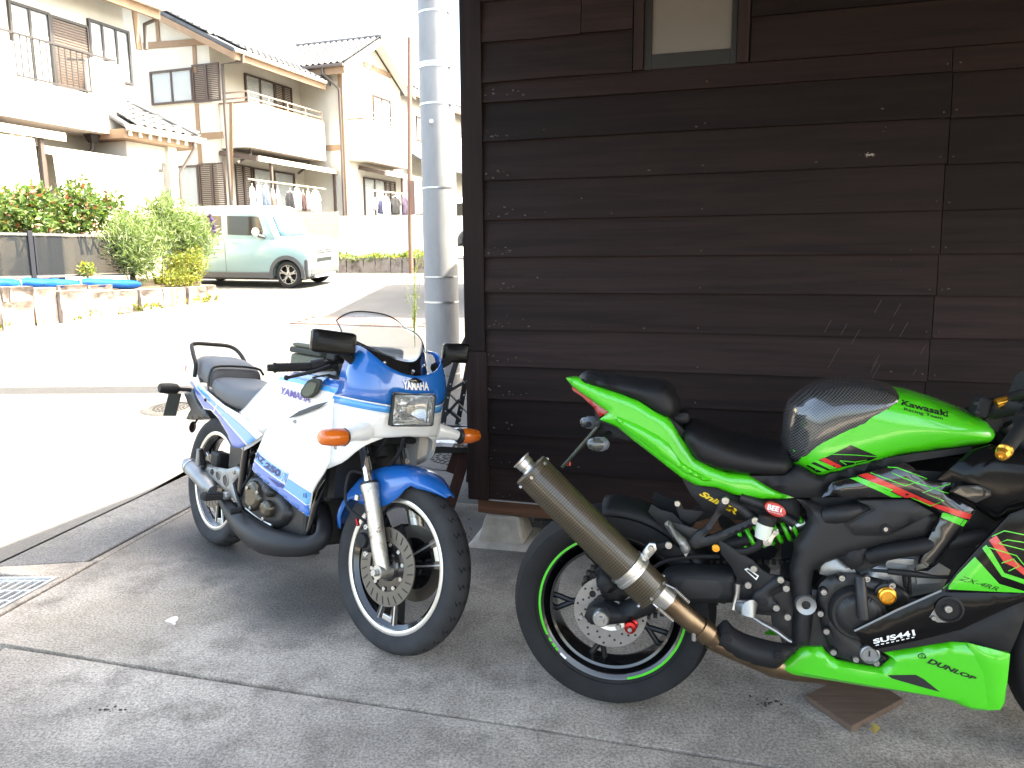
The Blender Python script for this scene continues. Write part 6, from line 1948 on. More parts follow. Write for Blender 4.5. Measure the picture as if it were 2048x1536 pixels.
# upper fairing (dark, behind), main fairing panel with graphics
shell(KF, 'upper_fairing', c4_((1660, 640), (1800, 600), (2100, 640), (2400, 700), (2400, 1150), (2048, 1085), (1930, 1125), (1840, 1170), (1700, 1080), (1490, 945), (1545, 884), (1400, 855)), 0.20, M_gblk2, KB, 0.06, 0.03, 0.01, 0.03)
fp_px = c4_((2400, 1000), (2060, 1072), (1948, 1112), (1700, 1380), (1560, 1536)) + c6((1440, 458), (1800, 462), (2048, 468), (2400, 480))
wfp = lambda u, v: 0.235
fpn = shell(KF, 'fairing_panel', fp_px, wfp, M_gblk2, KB, 0.02, 0.006, 0.01, 0.025)
MB().tube([KF.W(*q, 0.243) for q in c4_((2060, 1076), (1948, 1118), (1700, 1386), (1560, 1540)) + c6((1446, 460))], 0.0022, 6).build('edge_trim', M_frame, KB)
shell(KF, 'fairing_hex', c4_((1505, 945), (1560, 905), (1710, 900), (1800, 940), (1805, 975), (1690, 1030)), 0.236, M_frame, KB, 0.008, 0.003, 0.004, 0.02)
shell(KF, 'fairing_hex', c4_((1520, 948), (1565, 915), (1705, 910), (1785, 945), (1790, 970), (1690, 1015)), 0.238, M_gblk, KB, 0.008, 0.003, 0.004, 0.02)
# belly
bp_px = c6((780, 757), (1100, 600), (1435, 458), (1470, 466), (1800, 470), (2048, 474), (2400, 482), (2400, 640), (2048, 530), (1880, 600), (1580, 742), (1250, 825), (930, 892), (835, 830))
bpn = shell(KF, 'lower_fairing', bp_px, 0.222, M_gblk2, KB, 0.02, 0.006, 0.012, 0.022)
MB().tube([KF.W(*q, 0.232) for q in c6((780, 755), (1100, 598), (1432, 452))], 0.0028, 6).build('edge_trim', mat('grey_trim', (0.25, 0.25, 0.25), 0.4, 0.3), KB)
shell(KF, 'fairing_duct', c6((930, 894), (1250, 827), (1580, 744), (1880, 602), (2048, 532), (2060, 640), (2000, 790), (1945, 915), (1620, 838), (1500, 833), (1000, 914)), 0.212, M_mblk, KB, 0.02, 0.008, 0.02, 0.025)
gr_px = c6((155, 1035), (280, 962), (370, 888), (400, 877), (540, 875), (565, 905), (600, 942), (650, 976), (800, 1010), (960, 1036), (985, 1030), (1062, 966), (1000, 916), (1250, 875), (1500, 835), (1620, 840), (1780, 880), (1945, 926), (1925, 1120), (1903, 1290), (1872, 1345), (1760, 1352), (1650, 1342), (1530, 1292), (1420, 1255), (1000, 1190), (700, 1140), (440, 1100), (280, 1072))
gw = lambda u, v: 0.125 + 0.085 * max(0, min(1, (u - 0.46) / 0.5)) ** 0.8
belly = shell(KF, 'belly_pan', gr_px, gw, M_kgreen, KB, 0.016, 0.013, 0.012, 0.014, sm=40)
shell(KF, 'belly_vent', c6((1028, 1085), (1240, 1082), (1300, 1115), (1422, 1212), (1250, 1165), (1060, 1110)), lambda u, v: gw(u, v) + 0.0135, M_blk, KB, 0.006, 0.0005, 0.002, 0.02, both=False)
shell(KF, 'belly_crease', c6((1622, 842), (1790, 884), (1943, 928), (1920, 1130), (1900, 1290), (1872, 1340), (1770, 1348), (1740, 1100)), lambda u, v: gw(u, v) + 0.012, M_kgreen, KB, 0.04, 0.006, 0.002, 0.016, both=False)
p = k6(458, 948, 0.15); MB().lathe(p, RT, [(0.001, 0.002), (0.015, 0.002), (0.017, 0.006)], 20).build('grommet', M_mblk, KB); bolt(KB, p + RT * .003, RT, 0.009)
MB().bx(0.52, 0.98, -0.08, 0.08, 0.165, 0.26).build('sump', M_engblk, KB, smooth=0, bevel=0.02)
# lower fairing window with bolt
MB().lathe(k6(1490, 590, 0.231), RT, [(0.001, 0.0), (0.030, 0.0), (0.034, 0.004), (0.028, 0.006)], 28).build('fairing_boss', M_mblk, KB); bolt(KB, k6(1480, 588, 0.235), RT, 0.010)
bolt(KB, k6(1370, 655, 0.231), RT, 0.006)
shell(KF, 'fairing_opening', c6((1340, 650), (1380, 590), (1470, 560), (1560, 600), (1500, 690), (1400, 690)), 0.2285, M_alu, KB, 0.01, 0.001, 0.002, 0.02, both=False)

# frame spar and pivot
fr_px = c4_((345, 1000), (440, 1018), (600, 1088), (810, 1030), (1195, 998), (1425, 1115), (1330, 1290), (1150, 1320), (900, 1375), (700, 1430), (560, 1480), (505, 1530)) + c6((478, 300), (462, 400), (470, 640), (445, 868), (318, 872), (320, 700), (338, 600), (302, 420), (302, 300), (335, 170)) + c4_((330, 1340), (400, 1250), (440, 1170), (425, 1090))
frm = shell(KF, 'frame_spar', fr_px, 0.150, M_frame, KB, 0.035, 0.022, 0.03, 0.016)
shell(KF, 'frame_cover', c4_((810, 1020), (1180, 1010), (1362, 1105), (1200, 1190), (1040, 1268), (790, 1258), (740, 1192), (860, 1120), (938, 1085), (928, 1060)), 0.180, M_frame, KB, 0.010, 0.008, 0.01, 0.018)
shell(KF, 'frame_cover_rim', c4_((800, 1012), (1190, 1003), (1375, 1105), (1045, 1282), (780, 1275), (705, 1190), (850, 1105), (905, 1080), (890, 1055)), 0.176, M_mblk, KB, 0.006, 0.004, 0.01, 0.02)
bolt(KB, k4(1012, 1225, 0.188), RT, 0.013, M_mblk); bolt(KB, k4(1012, 1225, 0.192), RT, 0.006)
MB().tube([k4(560, 1130, 0.155), k4(700, 1110, 0.17), k4(820, 1080, 0.165)], [0.022, 0.024, 0.014], 16, smooth=3).build('frame_boss', M_frame, KB)
p = k6(418, 558, 0.172)
MB().lathe(p, RT, [(0.012, -0.004), (0.012, 0.004), (0.026, 0.008), (0.028, 0.0), (0.028, -0.01)], 28).build('pivot_nut', M_alu, KB)
MB().lathe(p, RT, [(0.001, -0.003), (0.013, -0.003)], 20).build('pivot_hole', M_blk, KB)

# engine: cases, cylinder block, clutch cover with its bolts, filler cap, hoses
MB().bx(0.50, 0.98, -0.14, 0.14, 0.22, 0.46).bx(0.66, 0.98, -0.13, 0.13, 0.44, 0.62).build('crankcase', M_engblk, KB, smooth=0, bevel=0.02)
shell(KF, 'cylinder_head', c6((540, 230), (640, 200), (760, 260), (800, 330), (1000, 250), (1080, 170), (1300, 180), (1500, 300), (1440, 450), (1250, 490), (1180, 510), (980, 400), (600, 350), (520, 330)), 0.135, M_alu, KB, 0.03, 0.012, 0.04, 0.02, both=False)
for (x0, y0, x1, y1) in ((1010, 260, 1180, 270), (1020, 230, 1230, 240), (1240, 380, 1420, 370)):
    MB().bar(k6(x0, y0, 0.150), k6(x1, y1, 0.150), 0.012, 0.02).build('fin', M_alu, KB, smooth=0, bevel=0.003)
shell(KF, 'engine_cover_base', c6((500, 560), (510, 430), (560, 370), (640, 330), (720, 320), (900, 350), (1080, 400), (1190, 480), (1160, 560), (1050, 610), (870, 690), (770, 760), (840, 840), (1050, 965), (960, 1030), (760, 990), (640, 950), (580, 850), (530, 700)), 0.150, M_engblk, KB, 0.015, 0.012, 0.03, 0.016, smooth=2, both=False)
cc = k6(800, 610, 0.165)
MB().lathe(cc, RT, [(0.001, 0.040), (0.035, 0.040), (0.045, 0.038), (0.056, 0.030), (0.058, 0.026), (0.066, 0.026), (0.070, 0.020), (0.074, 0.0)], 48).build('clutch_cover', M_engblk, KB)
for a in (2.2, 2.35, 2.5, 1.0, 1.15, 3.3):
    MB().bar(cc + V((math.cos(a) * .04, -0.0385, math.sin(a) * .04)), cc + V((math.cos(a) * .056, -0.032, math.sin(a) * .056)), 0.003, 0.004, (0, 1, 0)).build('rib', M_engblk, KB, smooth=0)
shell(KF, 'cover_leg', c6((590, 690), (650, 640), (720, 740), (830, 850), (1000, 940), (950, 1020), (760, 985), (650, 940)), 0.163, M_engblk, KB, 0.015, 0.008, 0.012, 0.016, both=False)
for x, y in ((683, 352), (870, 358), (1058, 408), (548, 456), (523, 617), (568, 750), (620, 905), (787, 958), (940, 985)):
    q = k6(x, y, 0.166); MB().lathe(q, RT, [(0.011, -0.01), (0.011, 0.004)], 14).build('boss', M_engblk, KB); bolt(KB, q + RT * .004, RT, 0.009, h=0.008)
MB().lathe(k6(893, 925, 0.170), RT, [(0.001, 0.006), (0.018, 0.006), (0.021, 0.010), (0.025, 0.008), (0.026, 0.0)], 28).build('timing_plug', M_alu, KB)
MB().bar(k6(893, 905, 0.1765), k6(893, 945, 0.1765), 0.004, 0.003, (0, 1, 0)).build('plug_slot', M_blk, KB, smooth=0)
q = k6(1025, 495, 0.185)
MB().lathe(q, RT, [(0.023, -0.02), (0.024, 0.0), (0.021, 0.002), (0.021, 0.009), (0.016, 0.011), (0.014, 0.008), (0.0005, 0.008)], 28).build('filler_cap', M_gold, KB)
MB().lathe(q - RT * .012, RT, [(0.030, -0.03), (0.029, 0.0), (0.022, 0.003)], 28).build('filler_neck', M_engblk, KB)
MB().tube([k6(820, 360, 0.195), k6(830, 480, 0.215), k6(848, 660, 0.218)], [0.014, 0.0145, 0.0155], 16).build('water_pipe', M_engblk, KB)
MB().tube([k6(900, 300, 0.17), k6(1040, 310, 0.185), k6(1200, 325, 0.188), k6(1380, 350, 0.185), k6(1520, 352, 0.18)], [0.004, 0.005, 0.009, 0.005, 0.005], 10, smooth=4).build('clutch_cable', M_mblk, KB)
MB().tube([k6(1030, 308, 0.186), k6(1120, 318, 0.188)], 0.008, 10).build('cable_boot', M_mblk, KB)
MB().tube([k6(1150, 330, 0.18), k6(1190, 330, 0.17), k6(1195, 480, 0.165), k6(1160, 420, 0.17), k6(1150, 330, 0.18)], 0.005, 8).build('cable_bracket', M_mblk, KB)
MB().tube([k6(890, 200, 0.15), k6(1050, 160, 0.17), k6(1300, 120, 0.175), k6(1500, 80, 0.17), k6(1750, 40, 0.16)], 0.022, 16, smooth=4).build('air_pipe', M_mblk, KB)
MB().tube([k4(700, 1350, 0.13), k4(1000, 1300, 0.135), k4(1300, 1220, 0.14)], 0.025, 14, smooth=3).build('intake_duct', M_mblk, KB)
shell(KF, 'intake_cover', c6((640, 200), (900, 60), (870, 150), (850, 260), (760, 300)), 0.158, M_mblk, KB, 0.02, 0.01, 0.02, 0.02, both=False)
MB().bx(0.80, 1.05, -0.12, 0.12, 0.50, 0.80).build('radiator', M_blk, KB, smooth=0)
MB().bx(0.55, 0.95, -0.10, 0.10, 0.6, 0.80).build('airbox', M_blk, KB, smooth=0)

# subframe, hangers, peg, reservoir, shock, rear sets, hugger
shell(KF, 'subframe', c3((1240, 770), (1340, 822), (1480, 840), (1600, 890), (1700, 910), (1790, 915), (2020, 908), (2048, 960), (2048, 1060), (1900, 1080), (1700, 1040), (1600, 1060), (1480, 1010), (1390, 990), (1300, 880)), 0.10, M_mblk, KB, 0.03, 0.01, 0.03, 0.022)
MB().tube([k3(1540, 930, 0.135), k3(1640, 980, 0.13), k3(1740, 1060, 0.13)], 0.014, 12).build('subframe_tube', M_frame, KB)
MB().tube([k3(1640, 900, 0.12), k3(1800, 960, 0.12), k3(2010, 1080, 0.12)], 0.014, 12).build('subframe_tube', M_frame, KB)
hg = shell(KF, 'footrest_hanger', c3((1500, 925), (1515, 900), (1545, 895), (1570, 930), (1555, 970), (1500, 1030), (1440, 1120), (1390, 1180), (1480, 1150), (1690, 1060), (1720, 1040), (1755, 1045), (1765, 1075), (1740, 1100), (1700, 1110), (1500, 1210), (1330, 1260), (1290, 1240), (1285, 1205), (1330, 1150), (1400, 1110), (1470, 1010)), 0.155, M_frame, KB, 0.008, 0.006, 0.014, 0.011, both=True)
bolt(KB, k3(1538, 925, 0.162), RT, 0.011); bolt(KB, k3(1742, 1062, 0.162), RT, 0.011)
pg0 = k3(1285, 1270, 0.165); pg1 = k3(1135, 1080, 0.175)
peg = shell(KF, 'footpeg', c3((1122, 1090), (1145, 1070), (1165, 1080), (1190, 1130), (1270, 1200), (1300, 1260), (1270, 1310), (1235, 1270), (1220, 1220), (1150, 1140)), 0.178, M_alu, KB, 0.008, 0.01, 0.018, 0.010, both=False)
shell(KF, 'footpeg_guard', c3((1150, 1062), (1355, 1125), (1300, 1180), (1190, 1130)), 0.15, M_frame, KB, 0.01, 0.004, 0.008, 0.014, both=False)
shell(KF, 'peg_tread', c3((1150, 1100), (1165, 1095), (1215, 1180), (1240, 1230), (1225, 1225), (1190, 1170)), 0.189, mat('dark_alu', (0.16, 0.16, 0.16), 0.5, 0.6), KB, 0.004, 0.002, 0.004, 0.008, both=False)
rs = KF.W(*c3((1800, 1115))[0], 0.165)
MB().tube([rs + V((0.004, 0, 0.016)), rs + V((0.001, 0, -0.006)), rs + V((-0.004, 0, -0.028))], [0.022, 0.023, 0.019], 20).build('brake_reservoir', M_nylon, KB, smooth=60)
MB().tube([rs + V((0.005, 0, 0.013)), rs + V((0.010, 0, 0.034))], [0.0245, 0.024], 20).build('reservoir_cap', M_mblk, KB)
MB().tube([rs + V((-0.006, 0, -0.028)), rs + V((-0.012, .0, -0.05)), rs + V((-0.04, 0.01, -0.07)), rs + V((-0.075, .02, -0.078))], 0.010, 10, smooth=4).build('reservoir_hose', M_mblk, KB)
shell(KF, 'reservoir_tab', c3((1840, 1140), (1895, 1120), (1905, 1150), (1870, 1180), (1850, 1230), (1810, 1240), (1785, 1210), (1830, 1180)), 0.172, M_steel, KB, 0.004, 0.002, 0.004, 0.012, both=False)
bolt(KB, k3(1880, 1143, 0.175), RT, 0.008); bolt(KB, k3(1812, 1205, 0.175), RT, 0.008)
# shock absorber with its lime spring
sA, sB = k3(1640, 1190, 0.06), k3(2060, 1085, 0.06)
pts = []
e = sB - sA; n1 = e.cross(V((0, 1, 0))).normalized(); n2 = e.cross(n1).normalized()
for k in range(181):
    t = k / 180; q = t * 2 * PI * 7.2
    pts.append(sA.lerp(sB, t) + (n1 * math.cos(q) + n2 * math.sin(q)) * 0.034)
MB().tube(pts, 0.0068, 8).build('shock_spring', M_kgreen, KB, smooth=180)
MB().tube([sA - e * .35, sB + e * .2], 0.018, 16).build('shock_body', M_mblk, KB)
MB().tube([sA + e * .8, sB + e * .05], 0.022, 16).build('shock_collar', M_steel, KB)
MB().tube([k3(1470, 1240, 0.09), k3(1600, 1215, 0.09), k3(1690, 1190, 0.08)], 0.02, 12).build('linkage', M_mblk, KB)
bolt(KB, k3(1475, 1248, 0.125), RT, 0.012, M_gold)
# rear set plate, brake lever, master cylinder
shell(KF, 'heel_plate', c3((1490, 1205), (1510, 1200), (1720, 1330), (1790, 1400), (1840, 1430), (1900, 1440), (1960, 1480), (1940, 1540), (1860, 1580), (1800, 1600), (1700, 1520), (1660, 1500), (1620, 1460), (1580, 1380), (1510, 1290)), 0.155, M_mblk, KB, 0.008, 0.005, 0.008, 0.014, both=True)
shell(KF, 'rearset_plate', c5((1740, 620), (1780, 600), (1880, 520), (1930, 520), (1945, 560), (1900, 600), (1850, 630), (1870, 680), (1910, 720), (1900, 765), (1860, 770), (1750, 760), (1700, 720), (1720, 670)), 0.162, M_frame, KB, 0.010, 0.008, 0.012, 0.012, both=True)
shell(KF, 'rearset_hex', c5((1755, 690), (1775, 670), (1815, 672), (1835, 700), (1815, 730), (1775, 728)), 0.171, M_mblk, KB, 0.006, 0.002, 0.003, 0.012, both=False)
for x, y in ((1732, 468), (1694, 580), (1915, 543), (1885, 735), (1953, 602), (1963, 797)): bolt(KB, k5(x, y, 0.172), RT, 0.010)
shell(KF, 'inner_plate', c5((1640, 440), (1720, 440), (1850, 540), (1990, 560), (2010, 900), (1950, 960), (1860, 870), (1850, 790), (1650, 770), (1640, 700), (1600, 600)), 0.14, M_blk, KB, 0.01, 0.004, 0.03, 0.02, both=False)
MB().tube([k5(1625, 570, 0.165), k5(1620, 640, 0.165), k5(1598, 745, 0.165)], [0.009, 0.007, 0.010], 10).build('brake_link', M_steel, KB)
MB().tube([k5(1640, 730, 0.175), k5(1700, 735, 0.2), k5(1690, 790, 0.205)], [0.02, 0.026, 0.02], 14).build('rider_footpeg', M_alu, KB)
lv = [k5(x, y, 0.178) for x, y in ((1720, 795), (1790, 840), (1880, 890), (1960, 950), (1990, 965))]
MB().tube(lv, [0.009, 0.012, 0.010, 0.009, 0.008], 10, smooth=4, flat=0.6).build('brake_pedal', M_alu, KB)
shell(KF, 'sticker_box', c3((1668, 1395), (1690, 1385), (1768, 1440), (1750, 1470)), 0.162, M_whd, KB, 0.003, 0.0005, 0.001, 0.02, both=False)
shell(KF, 'sticker_field', c3((1682, 1402), (1694, 1397), (1756, 1442), (1746, 1456)), 0.1632, M_blkd, KB, 0.003, 0.0005, 0.001, 0.02, both=False)
# hugger over the tyre
hp = [k3(x, y, 0.0) for x, y in ((1010, 1000), (1100, 985), (1200, 1000), (1300, 1060), (1380, 1150))]
n = 14; rws = []
for k in range(n + 1):
    a = rad(lerp(96, 30, k / n)); R = 0.332
    rws.append([V((math.cos(a) * (R - .035 * (s ** 4)), s * 0.085, 0.312 + math.sin(a) * (R - .035 * (s ** 4)))) for s in (-1, -.8, -.4, 0, .4, .8, 1)])
MB().grid(rws).build('hugger', M_mblk, KB, solid=0.003)
shell(KF, 'hugger_side', c3((1010, 1000), (1035, 950), (1100, 990), (1180, 1010), (1250, 1080), (1330, 1180), (1290, 1230), (1200, 1220), (1120, 1120)), 0.086, M_mblk, KB, 0.02, 0.004, 0.004, 0.02)
shell(KF, 'bracket_plate', c3((1195, 950), (1210, 935), (1240, 950), (1255, 985), (1390, 1000), (1340, 1060), (1290, 1085), (1230, 1050)), 0.095, M_mblk, KB, 0.006, 0.003, 0.004, 0.016, both=False)
bolt(KB, k3(1212, 945, 0.10), RT, 0.009)

# handlebar, grip and controls at the right
g0, g1 = k4(1905, 640, 0.36), k4(2060, 430, 0.27)
MB().tube([g0, g1, g1 + (g1 - g0) * 1.2], 0.0165, 20).build('grip', M_rub, KB)
MB().lathe(g0 + (g1 - g0).normalized() * 0.004, (g0 - g1), [(0.017, 0.0), (0.0175, 0.006), (0.012, 0.012), (0.0165, 0.016), (0.013, 0.026), (0.005, 0.028), (0.0005, 0.022)], 24).build('bar_end', M_gold, KB)
MB().tube([g1 - (g1 - g0) * .02, g1 + (g1 - g0) * .25], 0.028, 20).build('throttle_housing', M_mblk, KB)
p = k4(1720, 310, 0.13); MB().box(p, (0.03, 0.06, 0.05), Matrix.Rotation(0.3, 3, 'Y')).build('switch_box', M_mblk, KB, smooth=0, bevel=0.005)
MB().tube([k4(1800, 330, 0.12), k4(1950, 300, 0.16), k4(2100, 300, 0.2)], 0.028, 18, smooth=3).build('master_cylinder', M_mblk, KB)
MB().tube([k4(1840, 290, 0.17), k4(1945, 255, 0.17)], [0.014, 0.011], 14).build('adjuster', M_gold, KB)
MB().tube([k4(1960, 240, 0.2), k4(2100, 200, 0.3)], 0.012, 10).build('lever', M_mblk, KB)
for x, y in ((1690, 285), (1700, 350)): MB().box(k4(x, y, 0.165), (0.012, 0.01, 0.010)).build('switch', M_frame, KB, smooth=0, bevel=0.002)
MB().tube([V((0.99, 0.10, 0.93)), V((0.99, -0.10, 0.93))], 0.022, 14).build('top_yoke', M_mblk, KB)
# front fork and wheel just outside the picture
fw_c = V((1.38, 0, 0.298))
fwl = wheel(KB, fw_c, 0.298, 0.122, 0.225)
MB().lathe((0, 0, 0), RT, [(0.228, -0.045), (0.20, -0.035), (0.19, 0.0), (0.20, 0.035), (0.228, 0.045)], 60).build('rim', M_gblk, fwl)
for k in range(5):
    q = 2 * PI * k / 5
    MB().tube([V((math.cos(q) * .04, 0, math.sin(q) * .04)), V((math.cos(q) * .195, 0, math.sin(q) * .195))], 0.013, 8).build('spoke', M_gblk, fwl)
for s in (-1, 1): MB().tube([V((1.38, s * 0.10, 0.298)), V((1.24, s * 0.10, 0.66)), V((1.02, s * .1, 0.93))], [0.026, 0.027, 0.021], 16).build('fork_leg', M_mblk, KB)
def nsec(u, v, hw, hh): return [V((u, hw * y, v + hh * z)) for y, z in ((-.75, -1), (-1, -.45), (-.95, .2), (-.6, .8), (0, 1), (.6, .8), (.95, .2), (1, -.45), (.75, -1), (0, -1.05))]
MB().loft([nsec(1.17, .80, .205, .14), nsec(1.28, .80, .185, .14), nsec(1.40, .785, .14, .11), nsec(1.50, .76, .08, .065), nsec(1.55, .745, .03, .025)]).build('nose_fairing', M_kgreen, KB, smooth=60)
MB().loft([nsec(1.10, .98, .14, .09), nsec(1.20, .955, .15, .09), nsec(1.32, .91, .12, .06), nsec(1.40, .885, .07, .02)]).build('windscreen', M_smokel, KB, smooth=60)
for s in (-1, 1): MB().loft([[V((1.44, s * y, z)) for y, z in ((.03, .79), (.10, .80), (.105, .775), (.04, .765))], [V((1.515, s * y, z)) for y, z in ((.02, .775), (.06, .785), (.062, .768), (.025, .76))]]).build('headlight', M_lens, KB, smooth=0)
rws = []
for k in range(15):
    a = rad(lerp(35, 150, k / 14)); rws.append([V((1.38 + math.cos(a) * (.318 - .03 * t ** 4), t * .07, .298 + math.sin(a) * (.318 - .03 * t ** 4))) for t in (-1, -.8, -.4, 0, .4, .8, 1)])
MB().grid(rws).build('front_fender', M_gblk, KB, solid=.003)
for s in (-1, 1): MB().lathe((0, 0, 0), (0, s, 0), [(.085, .062), (.085, .067), (.145, .067), (.145, .062)], 48, closed=True).build('brake_disc', M_disc, fwl)
# side stand on the far flank, foot on the plywood
MB().tube([V((0.62, 0.12, 0.30)), V((0.66, 0.22, 0.05))], 0.012, 10).build('side_stand', M_mblk, KB)

# ------------------------------------------------------------------ graphics and lettering
bpy.context.view_layer.update()
B_tank = bvh_of([tank, pad]); B_z = bvh_of([zc]); B_f = bvh_of([fpn]); B_b = bvh_of([bpn]); B_g = bvh_of([belly]); B_sub = bvh_of([o for o in KB.children if o.name.startswith('subframe')])
T4 = lambda *a: c4_(*a)
def line_poly(pts, wd):
    pts = [V(p) for p in pts]; L_, R_ = [], []
    for i, p in enumerate(pts):
        t = (pts[min(i + 1, len(pts) - 1)] - pts[max(i - 1, 0)]).normalized(); s = V((-t.y, t.x)) * wd / 2
        L_.append(tuple(p + s)); R_.append(tuple(p - s))
    return L_ + R_[::-1]
decal('tank_panel', M_gblk, KB, KF, B_tank, [c4_((420, 750), (600, 674), (752, 598), (830, 630), (960, 682), (900, 710), (530, 800), (500, 800))])
decal('tank_stripe', M_redd, KB, KF, B_tank, [c4_((520, 705), (560, 690), (690, 755), (640, 768))], lift=0.002)
decal('tank_stripe', M_limed, KB, KF, B_tank, [c4_((470, 715), (500, 705), (650, 768), (600, 778)), c4_((425, 738), (450, 730), (580, 785), (540, 795)), line_poly(c4_((600, 665), (780, 670), (960, 682)), 1.6), line_poly(c4_((670, 712), (780, 722), (870, 708)), 1.6), line_poly(c4_((670, 712), (720, 742)), 1.6)], lift=0.002)
decal('lettering', M_blkd, KB, KF, B_tank, mesh2=quad_text('Kawasaki', c4_((1128, 300), (1478, 392), (1482, 345), (1135, 262)), bold=0.03), lift=0.0015)
decal('lettering', M_blkd, KB, KF, B_tank, mesh2=quad_text('Racing Team', c4_((1148, 345), (1438, 418), (1442, 390), (1152, 318)), bold=0.02), lift=0.0015)
# side cover graphics
decal('cover_stripe', M_redd, KB, KF, B_z, [c4_((810, 826), (880, 808), (1180, 945), (1400, 1040), (1655, 1112), (1640, 1150), (1580, 1140), (1350, 1050), (1160, 990))], lift=0.0014)
decal('cover_stripe', M_limed, KB, KF, B_z, [c4_((745, 848), (800, 840), (1000, 925), (1140, 985), (1060, 985), (960, 940)), line_poly(c4_((800, 838), (1070, 935), (1040, 942)), 2.2), c4_((1435, 1105), (1450, 1100), (1620, 1160), (1590, 1205), (1430, 1140)), line_poly(c4_((900, 806), (1160, 900), (1320, 852), (1100, 768), (1030, 766)), 2.0), line_poly(c4_((1060, 808), (1230, 876), (1480, 960)), 2.0), line_poly(c4_((1500, 886), (1290, 952), (1450, 1015), (1350, 1050), (1200, 985)), 2.0)], lift=0.002)
# fairing graphics
decal('fairing_graphic', M_limed, KB, KF, B_f, [c6((1445, 440), (1680, 200), (1860, 400), (2100, 470)), c6((1735, 135), (1765, 110), (1800, 150), (1900, 320), (2100, 385), (2100, 420), (1880, 345)), line_poly(c6((1800, 50), (1900, 5), (2100, 45)), 2.2), line_poly(c6((2100, 100), (1920, 72), (1860, 100), (2100, 160)), 2.0), line_poly(c6((1785, 130), (1990, 190), (2080, 300)), 2.0), line_poly(c6((1880, 245), (1970, 215), (2010, 270), (1930, 305)), 2.0)], lift=0.0016)
decal('fairing_graphic', M_redd, KB, KF, B_f, [c6((1785, 75), (1840, 40), (1960, 210), (2100, 330), (2100, 380), (1960, 270), (1900, 245))], lift=0.0012)
decal('lettering', M_blkd, KB, KF, B_f, mesh2=quad_text('ZX-4RR', c6((1560, 372), (1850, 452), (1860, 425), (1575, 338)), shear=0.4), lift=0.0024)
decal('lettering', M_whd, KB, KF, B_b, mesh2=quad_text('SUS441', c6((925, 850), (1235, 785), (1225, 742), (918, 815)), bold=0.035), lift=0.0016)
decal('lettering', M_whd, KB, KF, B_b, [line_poly(c6((940 + k * 38, 860 - k * 8.2), (962 + k * 38, 855 - k * 8.2)), 2.0) for k in range(8)], lift=0.0016)
decal('lettering', M_blkd, KB, KF, B_g, mesh2=quad_text('DUNLOP', c6((1320, 992), (1680, 1125), (1697, 1100), (1345, 955)), bold=0.04, shear=0.2), lift=0.0016)
dl = c6((1283, 940))[0]
decal('logo', M_blkd, KB, KF, B_g, [[(dl[0] + math.cos(a) * 8, dl[1] + math.sin(a) * 5) for a in [2 * PI * k / 20 for k in range(20)]] , c6((1300, 925), (1322, 955), (1295, 962))], lift=0.0016)
decal('logo', M_limed, KB, KF, B_g, [[(dl[0] + math.cos(a) * 6, dl[1] + math.sin(a) * 3.6) for a in [2 * PI * k / 20 for k in range(20)]]], lift=0.0022)
decal('lettering', M_blkd, KB, KF, B_g, mesh2=quad_text('D', c6((1276, 950), (1292, 953), (1294, 931), (1278, 929)), bold=0.02), lift=0.0028)
# stickers on the subframe
decal('lettering', M_yeld, KB, KF, B_sub, mesh2=quad_text('SniPER', c3((1355, 885), (1610, 1022), (1622, 985), (1385, 858)), bold=0.04, shear=0.25), lift=0.0016)
oc_ = c3((1880, 988))[0]
stk = shell(KF, 'sticker', [(oc_[0] + math.cos(a) * 21 - math.sin(a) * -2, oc_[1] + math.sin(a) * 13.5 + math.cos(a) * 5) for a in [2 * PI * k / 28 for k in range(28)]], 0.150, M_redd, KB, .004, .0008, .02, .012, both=False)
bpy.context.view_layer.update()
B_st = bvh_of([stk])
decal('lettering', M_whd, KB, KF, B_st, mesh2=quad_text('BEET', c3((1822, 985), (1936, 1010), (1938, 975), (1828, 948)), bold=0.04, shear=0.1), lift=0.0012)
decal('lettering', M_whd, KB, KF, B_st, mesh2=quad_text('RACING SPIRITS', c3((1830, 1000), (1930, 1028), (1932, 1017), (1832, 990))), lift=0.0012)

# ================================================================== the blue and white motorcycle
YF = Frame((-1.44, 3.63, 0), rad(-46.5), rad(9))
YB = thing('motorcycle', 'blue and white older motorcycle with half fairing parked facing the camera', 'motorcycle', mat4=YF.m)
cA = lambda *a: [(300 + x * .33203, 580 + y * .33203) for x, y in a]
cB = lambda *a: [(300 + x * .33203, 860 + y * .33203) for x, y in a]
cN = lambda *a: [(540 + x * .20508, 600 + y * .20508) for x, y in a]
cT = lambda *a: [(300 + x * .15625, 660 + y * .15625) for x, y in a]
cS = lambda *a: [(360 + x * .16602, 880 + y * .16602) for x, y in a]
cD = lambda *a: [(660 + x * .13672, 860 + y * .13672) for x, y in a]
def yw_(c, x, y, w): return YF.W(*c((x, y))[0], w)
def yu_(c, x, y, u): return YF.X(*c((x, y))[0], u)
M_ywhite = mat('white_gloss', (0.74, 0.73, 0.70), 0.25, coat=0.7, var=0.02, vscale=4)
M_yblue = mat('blue_gloss', (0.004, 0.115, 0.42), 0.25, coat=0.9)
M_ylight = mat('light_blue_gloss', (0.06, 0.30, 0.66), 0.25, coat=0.7)
M_ydark = mat('deep_blue_print', (0.02, 0.03, 0.12), 0.4)
M_ypurp = mat('violet_print', (0.10, 0.06, 0.30), 0.4)
M_seatg = mat('grey_seat_vinyl', (0.075, 0.078, 0.085), 0.5, bump=0.15, bscale=250, var=0.1, vscale=5)
M_amber = mat('amber_lens', (0.62, 0.13, 0.01), 0.15, coat=0.8, bump=0.35, bscale=260)
